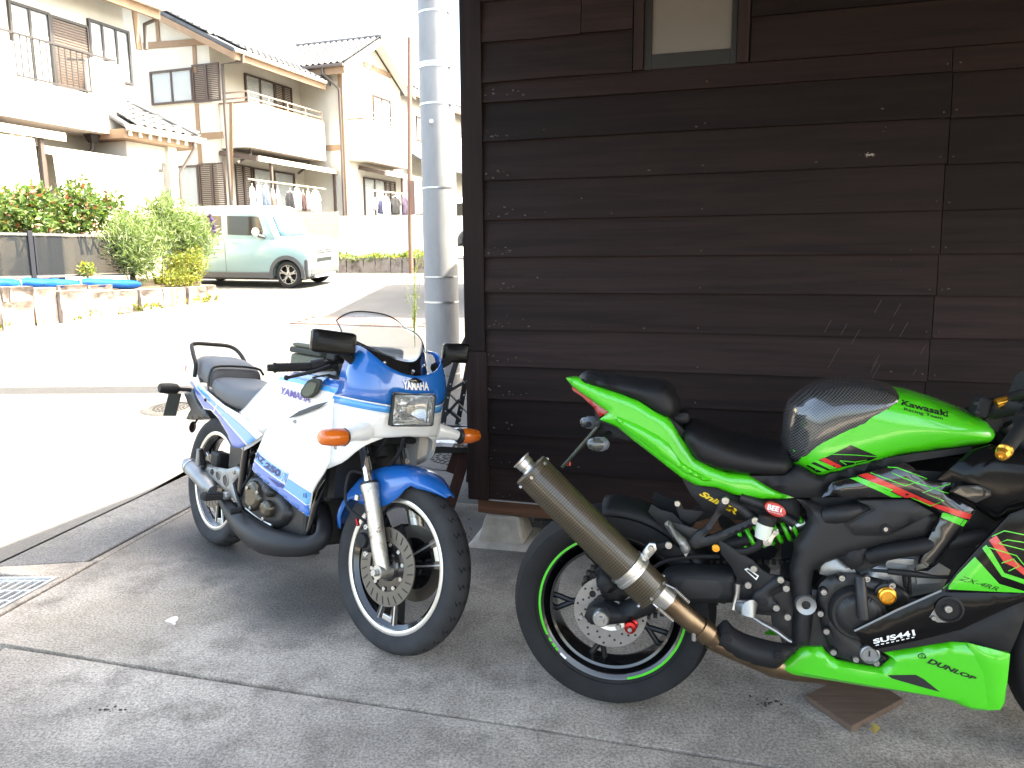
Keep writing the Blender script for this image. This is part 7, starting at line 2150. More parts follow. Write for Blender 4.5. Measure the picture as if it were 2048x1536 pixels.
M_forka = mat('oxidised_alloy', (0.56, 0.53, 0.47), 0.32, 0.85, col2=(0.30, 0.24, 0.17), thresh=(0.30, 0.48), vscale=34, rvar=0.15, bump=0.25, bscale=150)
M_chamb = mat('chamber_black', (0.015, 0.015, 0.0165), 0.5, var=0.15, vscale=10, rvar=0.06, spec=0.3)
M_bronze = mat('smoked_cover', (0.085, 0.075, 0.055), 0.25, 0.6, var=0.15, vscale=12)
M_acryl = mat('clear_acrylic', (0.30, 0.33, 0.36), 0.02, alpha=0.30, spec=0.8)
M_mirr = mat('mirror_black', (0.005, 0.005, 0.005), 0.25, spec=0.18)
M_rimy = mat('polished_rim', (0.66, 0.64, 0.60), 0.28, 0.85, var=0.08, vscale=20)
M_olive = mat('olive_canvas', (0.115, 0.12, 0.085), 0.85, bump=0.3, bscale=200)

# steering: bars, fork and wheel are turned a little to the left
ax0 = V((1.415, 0, 0.30)); axu = V((-math.sin(rad(27)), 0, math.cos(rad(27))))
ST = Matrix.Translation(ax0) @ Matrix.Rotation(rad(8), 4, axu) @ Matrix.Translation(-ax0)
SF = Frame((0, 0, 0), 0); SF.m = YF.m @ ST; SF.mi = SF.m.inverted(); SF.c = SF.mi @ CAM
def steer(o): o.matrix_local = ST; return o
def sw_(c, x, y, w): return SF.W(*c((x, y))[0], w)


def road_wheel(c, r, wd, rr_, name_lab, spoke_a, front):
    wo = wheel(YB, c, r, wd, rr_, rub=mat('aged_rubber', (0.036, 0.036, 0.037), 0.8, var=0.25, vscale=9, bump=0.1, bscale=150, spec=0.2))
    h = wd * 0.36
    lip = MB()
    for s in (-1, 1):
        lip.lathe((0, 0, 0), (0, s, 0), [(rr_ + .004, h * .9), (rr_ + .005, h * 1.05), (rr_ - .004, h * 1.10), (rr_ - .012, h * 1.02), (rr_ - .014, h * .8), (rr_ - .004, h * .7)], 72)
    lip.build('rim_lip', M_rimy, wo, smooth=40)
    MB().lathe((0, 0, 0), (0, 1, 0), [(rr_ - .012, -h * .85), (rr_ - .03, -h * .5), (rr_ - .034, 0), (rr_ - .03, h * .5), (rr_ - .012, h * .85), (rr_ + .002, h * .8), (rr_ + .002, -h * .8)], 72, closed=True).build('rim', M_gblk, wo, smooth=40)
    MB().lathe((0, 0, 0), (0, 1, 0), [(0.018, -0.06), (0.05, -0.05), (0.055, -0.02), (0.055, 0.02), (0.05, 0.05), (0.018, 0.06)], 32).build('hub', M_gblk, wo)
    for k in range(3):
        q = spoke_a + 2 * PI * k / 3
        e, t = V((math.cos(q), 0, math.sin(q))), V((-math.sin(q), 0, math.cos(q)))
        R_ = rr_ - 0.028
        for s in (-1, 1):
            p0, p1, p2 = e * 0.045 + t * (s * 0.012), e * (R_ * .6) + t * (s * 0.026), e * R_ + t * (s * 0.040)
            b_ = MB()
            rings = []
            for p, wdt in ((p0, .013), (p1, .012), (p2, .016)):
                rings.append([p + t * wdt + V((0, -.020, 0)), p + t * wdt + V((0, .020, 0)), p - t * wdt + V((0, .020, 0)), p - t * wdt + V((0, -.020, 0))])
            sp = b_.loft(rings).build('spoke', M_gblk, wo, smooth=0, bevel=0.003)
            MB().tube([p0 + V((0, -.0205, 0)), p1 + V((0, -.0205, 0)), p2 + V((0, -.0205, 0))], 0.0035, 6).build('spoke_edge', M_rimy, wo)
        MB().bar(e * (R_ - .012) - t * .045 + V((0, -.012, 0)), e * (R_ - .012) + t * .045 + V((0, -.012, 0)), 0.014, 0.02).build('spoke_foot', M_rimy, wo, smooth=0, bevel=0.003)
    # tread grooves
    g_ = MB(); n = 34 if front else 30
    H = wd / 2
    def surf(a, y):
        k = abs(y) / H
        xs = [(0, r), (.35, r - .004), (.70, r - .018 * wd / .16), (.93, rr_ + (r - rr_) * .72), (1.2, rr_ + (r - rr_) * .5)]
        for (k0, q0), (k1, q1) in zip(xs, xs[1:]):
            if k <= k1: rr2 = lerp(q0, q1, (k - k0) / (k1 - k0)); break
        return V((math.cos(a) * (rr2 + .0009), y, math.sin(a) * (rr2 + .0009)))
    for k in range(n):
        a = 2 * PI * k / n
        for s in (-1, 1):
            zz = [(a, .10), (a + .035, .26), (a - .012, .42), (a + .04, .58)] if front else [(a, .12), (a + .05, .34), (a + .01, .55), (a + .03, .85)]
            for (a0, y0), (a1, y1) in zip(zz, zz[1:]):
                m_ = 3
                for j in range(m_):
                    A0, A1 = lerp(a0, a1, j / m_), lerp(a0, a1, (j + 1) / m_); Y_0, Y_1 = lerp(y0, y1, j / m_) * H * s, lerp(y0, y1, (j + 1) / m_) * H * s
                    dw = 0.028 if front else 0.034
                    g_.add([surf(A0, Y_0), surf(A1, Y_1), surf(A1 + dw, Y_1), surf(A0 + dw, Y_0)], [(0, 1, 2, 3)])
    tag(g_.build('tread_grooves', mat('groove_black', (0.004, 0.004, 0.004), 0.95), wo, smooth=0), kind='stuff')
    return wo


def disc(wo, y, s, r0, r1, slots):
    MB().lathe((0, y, 0), (0, s, 0), [(r0, -.0025), (r0, .0025), (r1, .0025), (r1, -.0025)], 60, closed=True).build('brake_disc', mat('tan_disc', (0.17, 0.148, 0.122), 0.45, 0.75), wo)
    sl = MB()
    for k in range(slots):
        q = 2 * PI * k / slots
        e0, e1 = V((math.cos(q), 0, math.sin(q))) * (r0 + (r1 - r0) * .35), V((math.cos(q + .06), 0, math.sin(q + .06))) * (r1 - .006)
        sl.bar(e0 + V((0, y + s * .003, 0)), e1 + V((0, y + s * .003, 0)), 0.0045, 0.0012, (0, 1, 0))
    tag(sl.build('disc_slots', M_blk, wo, smooth=0), kind='stuff')
    c_ = MB().lathe((0, y, 0), (0, s, 0), [(.03, .006), (.045, .002), (.05, -.004), (r0 - .02, -.003), (r0 + .006, -.003)], 36)
    c_.build('disc_carrier', M_gblk, wo)
    for k in range(10):
        q = 2 * PI * (k + .5) / 10; p = V((math.cos(q) * (r0 - .008), y + s * .001, math.sin(q) * (r0 - .008)))
        MB().lathe(p, (0, s, 0), [(.001, .003), (.007, .003), (.008, 0)], 10).build('rivet', M_steel, wo)


fr_c = V((1.46, 0, 0.310))
fwY = road_wheel(fr_c, 0.308, 0.100, 0.232, '', rad(-94), True)
disc(fwY, -0.066, -1, 0.085, 0.135, 24); disc(fwY, 0.066, 1, 0.085, 0.135, 24)
fwY.matrix_local = ST @ Matrix.Translation(fr_c)
rwY = road_wheel(V((0, 0, 0.315)), 0.315, 0.118, 0.232, '', rad(40), False)
disc(rwY, -0.06, -1, 0.08, 0.128, 20)

# fork: stanchions, sliders, caliper, lettering
for s in (-1, 1):
    y = -s * 0.098
    low = V((1.475, y, 0.30)); mid = V((1.345, y, 0.575)); top = V((1.13, y, 1.00))
    steer(MB().tube([low, low.lerp(mid, .12), low.lerp(mid, .2), low.lerp(mid, .8), low.lerp(mid, .97), mid], [0.024, 0.027, 0.0275, 0.0285, 0.033, 0.033], 24, smooth=0).build('fork_slider', M_forka, YB, smooth=60))
    steer(MB().tube([mid, top], 0.0185, 20).build('fork_stanchion', M_chrome, YB))
    steer(MB().tube([mid + (top - mid) * -0.01, mid + (top - mid) * 0.02], 0.030, 20).build('dust_seal', M_blk, YB))
    steer(MB().tube([low + V((0, -s * -.03, 0)), low + V((0, s * -.028, 0))], 0.024, 20).build('axle_lug', M_forka, YB))
    steer(MB().tube([low + V((0, -s * .03, 0)), low + V((0, -s * .045, 0))], [0.013, 0.012], 6).build('axle_nut', M_steel, YB))
    steer(MB().box(low + V((-0.105, -s * -.02, 0.085)), (0.065, 0.05, 0.085), Matrix.Rotation(rad(-30), 3, 'Y')).build('brake_caliper', M_engblk, YB, smooth=0, bevel=0.012))
    steer(MB().lathe(low + V((-0.115, -s * .005, 0.08)), (0, -s, 0), [(.001, .012), (.024, .012), (.028, .006), (.028, -.02)], 20).build('caliper_piston', M_mblk, YB))
    for dz in (0.045, 0.135): steer(bolt(YB, low + V((-0.062 - dz * .2, -s * .022, dz)), (0, -s, 0), 0.010, M_steel))
    steer(MB().tube([V((1.46, 0, .31)), V((1.46, y, .31))], 0.012, 10).build('axle', M_steel, YB))
    steer(MB().tube([mid + V((-.02, 0, .03)), mid + V((-.06, -s * .045, .03)), mid + V((-.06, -s * .04, -.08)), low + V((-.10, -s * .02, .15))], [.006, .006, .005, .005], 8, smooth=5).build('brake_hose', M_mblk, YB))
steer(MB().tube([sw_(cA, 1245, 1380, .125), sw_(cA, 1255, 1420, .125)], 0.006, 8).build('hose_union', M_redan, YB))
steer(MB().box(sw_(cA, 1250, 1250, .125), (0.016, 0.012, 0.018)).build('hose_clip', M_steel, YB, smooth=0))
# fender
n = 26; rws = []
for k in range(n + 1):
    a = rad(lerp(57, 168, k / n)); R = 0.340 + 0.012 * math.sin(PI * k / n)
    t = k / n
    sk = 0.10 * (max(0, 1 - ((t - .48) / .26) ** 2)) ** 0.6 if abs(t - .48) < .26 else 0
    hw = 0.072 * min(1, 0.30 + 4.0 * t, .5 + 3.5 * (1.05 - t)); fz = min(1, .2 + 5 * t)
    row = []
    for y, dr in ((-1, -.045 * fz - sk), (-1.02, -.03 * fz - sk * .6), (-.98, -.022 * fz - sk * .1), (-.8, -.008), (-.45, 0), (0, .004), (.45, 0), (.8, -.008), (.98, -.022 * fz - sk * .1), (1.02, -.03 * fz - sk * .6), (1, -.045 * fz - sk)):
        row.append(V((1.46 + math.cos(a) * (R + dr), y * hw, 0.31 + math.sin(a) * (R + dr))))
    rws.append(row)
fend = steer(MB().grid(rws).build('front_fender', M_yblue, YB, solid=0.004, smooth=60))

# frame, engine, radiator: dark mass behind the fairing
MB().bx(0.52, 1.02, -0.13, 0.13, 0.26, 0.50).bx(0.72, 1.12, -0.11, 0.11, 0.46, 0.70).build('engine_block', M_engblk, YB, smooth=0, bevel=0.02)
MB().bx(1.16, 1.20, -0.13, 0.13, 0.50, 0.78).build('radiator', M_blk, YB, smooth=0)
for s in (-1, 1):
    MB().tube([V((1.22, 0, .92)), V((1.15, s * .10, .80)), V((.8, s * .14, .72)), V((.55, s * .15, .62)), V((.5, s * .15, .36))], 0.016, 12, smooth=4).build('frame_tube', M_gblk, YB)
    MB().tube([V((1.20, 0, .78)), V((1.08, s * .11, .5)), V((1.0, s * .12, .28)), V((.7, s * .12, .22)), V((.5, s * .14, .30))], 0.014, 12, smooth=4).build('frame_tube', M_gblk, YB)
    MB().tube([V((.5, s * .10, .36)), V((.25, s * .11, .35)), V((0, s * .10, .315))], [.022, .02, .024], 12).build('swingarm', M_gblk, YB)
    MB().tube([V((.55, s * .10, .68)), V((.2, s * .10, .70)), V((-.25, s * .09, .76))], 0.013, 10).build('seat_rail', M_gblk, YB)
MB().bx(1.10, 1.24, -0.16, 0.16, 0.78, 0.95).build('inner_filler', M_blk, YB, smooth=0, bevel=0.02)  # black filler block standing in for the dark interior
MB().tube([V((1.12, 0, 1.0)), V((1.28, 0, .66))], 0.03, 14).build('steering_head', M_mblk, YB)
steer(MB().bx(1.25, 1.33, -0.12, 0.12, 0.72, 0.745).build('lower_yoke', M_mblk, YB, smooth=0, bevel=0.01))
steer(MB().bx(1.08, 1.19, -0.13, 0.13, 0.975, 1.0).build('top_yoke', M_mblk, YB, smooth=0, bevel=0.01))
# engine covers on this side
def ysh(name, pts, w, m, edge=.012, bulge=.012, th=.02, step=.014, sm_=0, both=False): return shell(YF, name, pts, w, m, YB, edge, bulge, th, step, smooth=sm_, both=both)
ysh('engine_case', cS((770, 720), (800, 560), (860, 450), (940, 430), (1000, 470), (1120, 560), (1250, 660), (1330, 800), (1330, 960), (1200, 1060), (1000, 1020), (850, 920), (790, 820)), 0.135, M_engblk, .03, .02, .04, .016, 2)
ysh('clutch_cover', cS((790, 690), (800, 590), (835, 510), (880, 490), (930, 540), (955, 640), (960, 740), (930, 820), (870, 860), (830, 840), (800, 780)), 0.165, M_bronze, .014, .012, .02, .012, 3)
ysh('pump_cover', cS((975, 820), (990, 750), (1030, 725), (1075, 760), (1095, 820), (1080, 900), (1050, 935), (1010, 925), (980, 880)), 0.172, M_bronze, .012, .012, .02, .012, 3)
ysh('oil_pump', cS((1010, 620), (1010, 540), (1040, 530), (1100, 590), (1105, 660), (1060, 690)), 0.165, M_engblk, .01, .012, .02, .012, 2)
for x, y in ((935, 632), (845, 820), (812, 577), (1000, 950)): bolt(YB, yw_(cS, x, y, .18), RT, 0.008, M_steel)
MB().tube([yw_(cS, x, y, .150) for x, y in ((800, 820), (900, 900), (1020, 980), (1110, 1030))], 0.006, 8, smooth=4).build('case_edge', M_steel, YB)
# expansion chamber and silencer
cp = [yw_(cB, *q) for q in ((430, 400, .150), (500, 500, .160), (570, 575, .170), (640, 630, .178), (720, 672, .180), (850, 695, .165), (960, 695, .140), (1035, 650, .115), (1052, 570, .09), (1035, 470, .06))]
MB().tube(cp, [0.022, 0.036, 0.049, 0.054, 0.053, 0.044, 0.036, 0.032, 0.030, 0.029], 22, smooth=3).build('expansion_chamber', M_chamb, YB, smooth=60)
MB().tube([V((p.x, -p.y, p.z)) for p in cp], [0.022, 0.036, 0.049, 0.054, 0.053, 0.044, 0.036, 0.032, 0.030, 0.029], 16, smooth=3).build('expansion_chamber', M_chamb, YB, smooth=60)
ms0, ms1 = yw_(cA, 232, 1050, .19), yw_(cA, 362, 1190, .17)
sil = MB().tube([ms0, ms0.lerp(ms1, .03), ms1.lerp(ms0, .03), ms1, ms1 + (ms1 - ms0) * .12], [0.033, 0.036, 0.036, 0.033, 0.022], 28).build('silencer', M_alu, YB, smooth=40)
MB().tube([ms0 - (ms1 - ms0) * .12, ms0], [0.018, 0.019], 18).build('tail_pipe', M_alu, sil)
MB().lathe(ms0.lerp(ms1, .12), (ms1 - ms0), [(.036, -.004), (.0385, -.003), (.0385, .003), (.036, .004)], 28).build('clamp', M_steel, sil)
# footrest hanger plate with round holes
hp_ = cS((235, 320), (270, 265), (330, 290), (380, 320), (560, 352), (680, 320), (722, 360), (718, 420), (640, 520), (660, 590), (705, 690), (695, 760), (640, 730), (600, 640), (556, 618), (500, 565), (430, 500), (330, 430), (250, 370))
hgr = ysh('footrest_plate', hp_, 0.158, M_alu, .006, .005, .012, .011)
for x, y, rx in ((458, 430, .017), (548, 488, .023)):
    p = yw_(cS, x, y, .1635)
    MB().lathe(p, RT, [(.0005, .0004), (rx, .0004), (rx * 1.02, .002), (rx * 1.16, .002), (rx * 1.2, 0)], 28).build('plate_hole', M_blk, YB)
    MB().lathe(p, RT, [(rx, .001), (rx * 1.04, .003), (rx * 1.18, .003), (rx * 1.22, 0)], 28).build('hole_rim', M_alu, YB)
MB().lathe(yw_(cS, 388, 385, .1635), RT, [(.010, .001), (.011, .003), (.013, .003), (.014, .001)], 24).build('emblem_ring', M_mblk, YB)
for q in (90, 210, 330):
    p = yw_(cS, 388, 385, .165); MB().bar(p, p + V((math.cos(rad(q)) * .011, 0, math.sin(rad(q)) * .011)), .003, .002, (0, 1, 0)).build('emblem_fork', M_mblk, YB, smooth=0)
bolt(YB, yw_(cS, 650, 388, .164), RT, .009)
# pegs, pedal, linkage
pgc = yw_(cS, 545, 670, .165)
fp0, fp1 = pgc, yu_(cS, 265, 690, pgc.x - 0.03)
MB().loft([[c + V((dx, 0, dz)) for dx, dz in ((-.024, -.014), (.024, -.014), (.024, .014), (-.024, .014))] for c in (fp0, fp0.lerp(fp1, .2), fp1)]).build('footpeg', M_rub, YB, smooth=0, bevel=.006)
for k in range(6):
    c = fp0.lerp(fp1, .28 + .12 * k); MB().bar(c + V((-.022, 0, .0155)), c + V((.022, 0, .0155)), .006, .004).build('tread', M_mblk, YB, smooth=0)
MB().lathe(yw_(cS, 545, 672, .175), RT, [(.001, .008), (.016, .008), (.02, .0), (.02, -.02)], 20).build('peg_pivot', M_alu, YB)
pp = [yw_(cS, 240, 110, .20), yw_(cS, 270, 290, .18)]
MB().tube([pp[0], pp[0].lerp(pp[1], .5), pp[1]], [.012, .017, .017], 12).build('pillion_peg', M_rub, YB)
MB().tube([pp[0] + V((0, -.004, 0)), pp[1] + V((0, -.02, 0))], [.010, .012], 10).build('peg_plate', M_alu, YB)
MB().tube([pp[1] + V((0, .02, 0)), yw_(cS, 300, 330, .155)], .018, 12).build('peg_mount', M_mblk, YB)
pd0, pd1 = yw_(cS, 605, 865, .24), yw_(cS, 735, 835, .20)
MB().tube([pd0, pd1], .014, 14).build('brake_pedal', M_rub, YB)
MB().tube([pd1, yw_(cS, 720, 780, .18), yw_(cS, 690, 680, .17), yw_(cS, 650, 520, .165)], .007, 8, smooth=4).build('pedal_arm', M_mblk, YB)
MB().tube([yw_(cS, 700, 300, .14), yw_(cS, 760, 420, .14), yw_(cS, 800, 560, .14)], .006, 8, smooth=3).build('cable', M_mblk, YB)
MB().tube([yw_(cS, 910, 130, .13), yw_(cS, 800, 240, .14), yw_(cS, 740, 440, .15), yw_(cS, 700, 560, .15)], .008, 8, smooth=4).build('hose', M_mblk, YB)
MB().tube([yw_(cS, 860, 300, .13), yw_(cS, 840, 420, .14), yw_(cS, 760, 560, .15), yw_(cS, 690, 660, .15)], .006, 8, smooth=4).build('hose', M_mblk, YB)
MB().box(yw_(cS, 480, 270, .08), (.09, .06, .10)).build('rear_caliper', M_mblk, YB, smooth=0, bevel=.012)
MB().bx(.30, .50, -.12, .12, .44, .66).build('battery_box', M_blk, YB, smooth=0)
# rear shock zone and dark inner fender
rws = []
for k in range(13):
    a = rad(lerp(20, 100, k / 12)); rws.append([V((math.cos(a) * .345, s * .075, .315 + math.sin(a) * .345)) for s in (-1, -.5, 0, .5, 1)])
MB().grid(rws).build('inner_fender', M_blk, YB, solid=.004)

# ---------------------------------------------------------------- bodywork
# nose: level curves round the front; the rows follow the paint bands
def Wn(v): return 0.198 + 0.008 * math.sin(max(0, min(1, (v - .74) / .20)) * PI / 2) - 0.10 * max(0, v - .94) ** 1.0 - 0.6 * max(0, v - .97) ** 1.3
def Fn(v): return 1.435 + 0.016 * math.sin(max(0, min(1, (v - .75) / .16)) * PI / 2) - 0.22 * max(0, v - .93)
RN = 1.25
tl_ = [-1, -.985, -.95, -.9, -.83, -.74, -.64, -.55, -.46, -.30, -.15, 0, .15, .30, .46, .55, .64, .74, .83, .9, .95, .985, 1]
def npt(t, v):
    p = 3.0
    RN = 1.25 + 0.035 * max(0, min(1, (v - .875) / .03))
    return V((RN + (Fn(v) - RN) * (1 - abs(t) ** p) ** (1 / p), t * Wn(v), v))
HLw = .46
def vtop(t): return 0.978 + 0.087 * abs(t) ** 2.0
def nose_part(name, m, levels):
    rows_ = []
    for lv in levels: rows_.append([npt(t, lv(t)) for t in tl_])
    mb = MB(); k = len(tl_)
    for r_ in rows_: mb.v += r_
    for i in range(len(rows_) - 1):
        for j in range(k - 1):
            zc_ = (rows_[i][j].z + rows_[i + 1][j].z) / 2
            if abs(tl_[j] + tl_[j + 1]) / 2 < HLw and .803 < zc_ < .916: continue
            mb.f.append([i * k + j, i * k + j + 1, (i + 1) * k + j + 1, (i + 1) * k + j])
    mb.mi = [0] * len(mb.f)
    return mb.build(name, m, YB, solid=.004, smooth=60)
c_ = lambda v, d=0.0: (lambda t: v + d * abs(t))
nose_w = nose_part('nose_lower', M_ywhite, [c_(.764, -.01), c_(.772, -.004), c_(.79), c_(.803), c_(.82, .012), c_(.836, .02)])
nose_part('nose_stripe', M_ylight, [c_(.836, .02), c_(.848, .021), c_(.858, .022)])
nose_part('nose_line', M_ywhite, [c_(.858, .022), c_(.863, .022)])
nose_u = nose_part('nose_upper', M_yblue, [c_(.863, .022), c_(.88, .02), c_(.90, .015), c_(.916, .01), c_(.93, .012)] + [(lambda t, k=k: lerp(.93 + .012 * abs(t), vtop(t), k / 5)) for k in range(1, 6)])
for s_ in (-1, 1):          # skirts running down from the nose to the wheel arch
    tt = [.50, .60, .70, .80, .88, .94, .975, 1.0]
    vl = [.757, .748, .738, .722, .700, .674, .655, .62]
    MB().grid([[npt(s_ * t, lerp(.764 - .01 * t, q, k / 4)) for t, q in zip(tt, vl)] for k in range(5)]).build('nose_skirt', M_ywhite, YB, solid=.004, smooth=60)
# side wings of the nose, reaching back over the bars
def wy(u, v): return Wn(min(v, .97)) + 0.0 if u > 1.2 else 0.205
ysd = lambda name, pts, m, bl=0.0, th=.005, both=True, lift=0.0, step=.018: shell(YF, name, pts, (lambda u, v: (lerp(0.208, Wn(v), max(0, min(1, (u - .95) / .3))) + lift)), m, YB, .012, bl, th, step, both=both, umax=1.262)
# big white side panels, blue lower edge
fpx = cA((695, 850), (760, 810), (830, 775), (900, 735), (1000, 700), (1075, 660), (1110, 655), (1200, 690), (1330, 740), (1330, 860), (1245, 935), (1180, 985), (1110, 1050), (1040, 1110), (1000, 1170), (975, 1220), (962, 1300), (950, 1362), (860, 1300), (800, 1245), (700, 1165), (615, 1080), (640, 985))
sidep = ysd('side_fairing', fpx, M_ywhite, .006, .005, True, .002, .016)
# tank
def wtk(u, v): return .12 + .045 * max(0, min(1, (u - .40) / .3))
tky = solid(YF, 'fuel_tank', cA((552, 742), (600, 690), (680, 600), (745, 535), (800, 508), (900, 505), (1050, 530), (1190, 570), (1200, 700), (1080, 790), (830, 860), (700, 880), (620, 800)), wtk, M_ywhite, YB, .07, .04, .02, .016, smooth=2)
MB().bx(.62, 1.12, -.15, .15, .60, .80).build('tank_skirt', M_blk, YB, smooth=0, bevel=.03)
# scoop behind the fairing edge
ysh('scoop', cA((828, 775), (900, 728), (1000, 690), (1070, 672), (1010, 712), (900, 755)), .222, mat('scoop_grey', (0.06, 0.06, 0.06), .6), .006, .002, .004, .012)
# seats
def seat(name, secs, m):
    rings = []
    for u, vb, vt, hw in secs:
        rings.append([V((u, y * hw, lerp(vb, vt, z))) for y, z in ((-.93, 0), (-1.0, .25), (-1.0, .6), (-.93, .85), (-.75, .97), (-.4, 1.0), (0, .99), (.4, 1.0), (.75, .97), (.93, .85), (1, .6), (1, .25), (.93, 0))])
    return MB().loft(rings).build(name, m, YB, smooth=60, sub=1)
seat('pillion_seat', [(-.25, .84, .86, .075), (-.235, .80, .895, .10), (-.15, .79, .912, .115), (-.02, .765, .90, .125), (.045, .75, .868, .13), (.06, .76, .84, .12)], M_seatg)
seat('rider_seat', [(.045, .75, .80, .115), (.06, .745, .83, .13), (.14, .725, .822, .138), (.28, .70, .808, .14), (.40, .69, .812, .135), (.52, .70, .835, .12), (.575, .74, .835, .10)], M_seatg)
MB().tube([V((.052, -.137, .755)), V((.05, -.132, .84)), V((.05, -.09, .872)), V((.05, .09, .872)), V((.05, .132, .84))], .006, 8, smooth=3).build('seat_strap', M_blk, YB)
MB().box(V((.055, -.142, .765)), (.016, .006, .022)).build('strap_buckle', M_alu, YB, smooth=0)
MB().tube([V((-.135, -.128, .80)), V((-.135, -.128, .86)), V((-.20, -.122, .92)), V((-.265, -.095, .952)), V((-.275, 0, .956)), V((-.265, .095, .952)), V((-.20, .122, .92)), V((-.135, .128, .86)), V((-.135, .128, .80))], .010, 10, smooth=4).build('grab_rail', M_mblk, YB)
# side covers and tail
def ws(u, v): return .095 + .075 * max(0, min(1, (u + .25) / .85))
scx = cT((505, 565), (530, 490), (555, 462), (600, 500), (612, 580), (640, 690), (700, 750), (755, 800), (850, 880), (950, 965), (1165, 1085), (1470, 1318), (1385, 1390), (1250, 1475), (1160, 1510), (1060, 1500), (1000, 1350), (870, 1130), (780, 1030), (690, 1010), (600, 860), (520, 640))
scov = shell(YF, 'side_cover', scx, ws, M_ywhite, YB, .02, .006, .004, .012)
ysh('cover_fold', cT((1250, 1478), (1470, 1320), (1430, 1400), (1300, 1490), (1200, 1545), (1160, 1515)), .165, mat('cover_inner', (.42, .40, .37), .5), .006, .001, .003, .014)
MB().loft([[V((u, y * hw, v)) for y, v in ((-1, lerp(vb, vt, .1)), (-.95, lerp(vb, vt, .7)), (-.6, vt), (.6, vt), (.95, lerp(vb, vt, .7)), (1, lerp(vb, vt, .1)), (.7, vb), (-.7, vb))] for u, vb, vt, hw in ((-.36, .80, .845, .085), (-.32, .77, .872, .10), (-.24, .76, .885, .105), (-.18, .77, .86, .105))]).build('tail_cowl', M_ywhite, YB, smooth=50)
MB().loft([[V((u, y * .082, v)) for y, v in ((-1, .79), (-1, .84), (1, .84), (1, .79))] for u in (-.385, -.355)]).build('tail_lamp', M_redlens, YB, smooth=0, bevel=.008)
solid(YF, 'rear_fender', cA((205, 625), (255, 595), (300, 690), (330, 720), (360, 770), (215, 780), (245, 720)), .055, M_blk, YB, .01, .006, .004, .014)
pl0 = yw_(cA, 205, 625, .05)
MB().loft([[pl0 + V((-.012, y, 0)), pl0 + V((-.006, y, 0)), pl0 + V((-.056, y, -.125)), pl0 + V((-.062, y, -.125))] for y in (-.075, -.01)]).build('number_plate', mat('plate_dull', (.07, .08, .075), .5), YB, smooth=0)
rc_ = yw_(cA, 258, 825, .05)
MB().lathe(rc_, (-.8, -.6, 0), [(.0005, .006), (.026, .006), (.030, 0), (.0005, -.008)], 24).build('reflector', mat('dark_reflector', (.03, .012, .01), .3), YB)
MB().tube([rc_ + V((0, .01, .02)), rc_ + V((.02, .02, .06))], .005, 6).build('reflector_stay', M_mblk, YB)
i0, i1, i2 = yu_(cA, 250, 603, -.27), yu_(cA, 168, 596, -.29), yu_(cA, 55, 590, -.29)
ind = MB().tube([i0, i1], .010, 10).build('rear_indicator', M_mblk, YB)
MB().tube([i1 + (i2 - i1) * -.02, i1 + (i2 - i1) * .08, i1.lerp(i2, .5), i1 + (i2 - i1) * .93, i2], [.018, .026, .028, .024, .020], 16).build('housing', M_mblk, ind)
# front indicators
for s in (1, -1):
    b0 = V((1.405, -s * .175, .765)); tip = yu_(cN, 490, 1340, 1.42); tip = V((1.42, -s * abs(tip.y), tip.z))
    b1 = V((1.42, -s * .247, tip.z))
    fi = MB().tube([b0, b1], .016, 16).build('front_indicator', M_blk, YB)
    MB().tube([b0 + V((-.01, s * .02, .012)), b0.lerp(b1, .55) + V((0, 0, .006)), b0.lerp(b1, .88)], [.034, .023, .019], 18).build('indicator_boss', M_ywhite, YB)
    st0 = V((1.42, -s * .250, tip.z)); e_ = tip - st0
    MB().tube([st0 - e_ * .10, st0], [.026, .031], 18).build('socket', M_blk, fi)
    MB().tube([st0, st0 + e_ * .1, st0 + e_ * .5, st0 + e_ * .92, tip], [.030, .033, .032, .027, .020], 20, flat=.92).build('lens', M_amber, fi, smooth=60)
# headlight in its opening
uF = 1.450
def hl(u, k, c=1.0): return [V((u, y * .0915 * k, .8585 + z * .0565 * k)) for y, z in ((-.93, -1), (.93, -1), (1, -.9), (1, .9), (.93, 1), (-.93, 1), (-1, .9), (-1, -.9))]
head = MB().loft([hl(uF - .06, 1.0), hl(uF, 1.01), hl(uF + .005, .995), hl(uF + .005, .955), hl(uF - .01, .95)], caps=False).build('headlight', mat('bezel_black', (.02, .02, .02), .35), YB, smooth=30)
MB().loft([hl(uF - .008, .955), hl(uF - .035, .86), hl(uF - .06, .55), hl(uF - .07, .1)], caps=False).build('reflector', M_chrome, head, smooth=40)
MB().cyl(V((uF - .05, 0, .858)), V((uF - .02, 0, .858)), .016, n=16).build('bulb', M_chrome, head)
m_ = mat('fluted_lens', (.45, .47, .46), .05, alpha=.30, spec=.8)
nn, LL, bb_ = nodes_of(m_)
wv = nn.new('ShaderNodeTexWave'); wv.bands_direction = 'Y'; wv.inputs['Scale'].default_value = 60
tcn = nn.new('ShaderNodeTexCoord'); LL(tcn.outputs['Object'], wv.inputs['Vector'])
bpn_ = nn.new('ShaderNodeBump'); bpn_.inputs['Strength'].default_value = .7; bpn_.inputs['Distance'].default_value = .004; LL(wv.outputs['Fac'], bpn_.inputs['Height']); LL(bpn_.outputs[0], bb_.inputs['Normal'])
MB().loft([hl(uF + .0, .945), hl(uF + .006, .93), hl(uF + .010, .7), hl(uF + .011, .3)], caps=True).build('lens', m_, head, smooth=60)
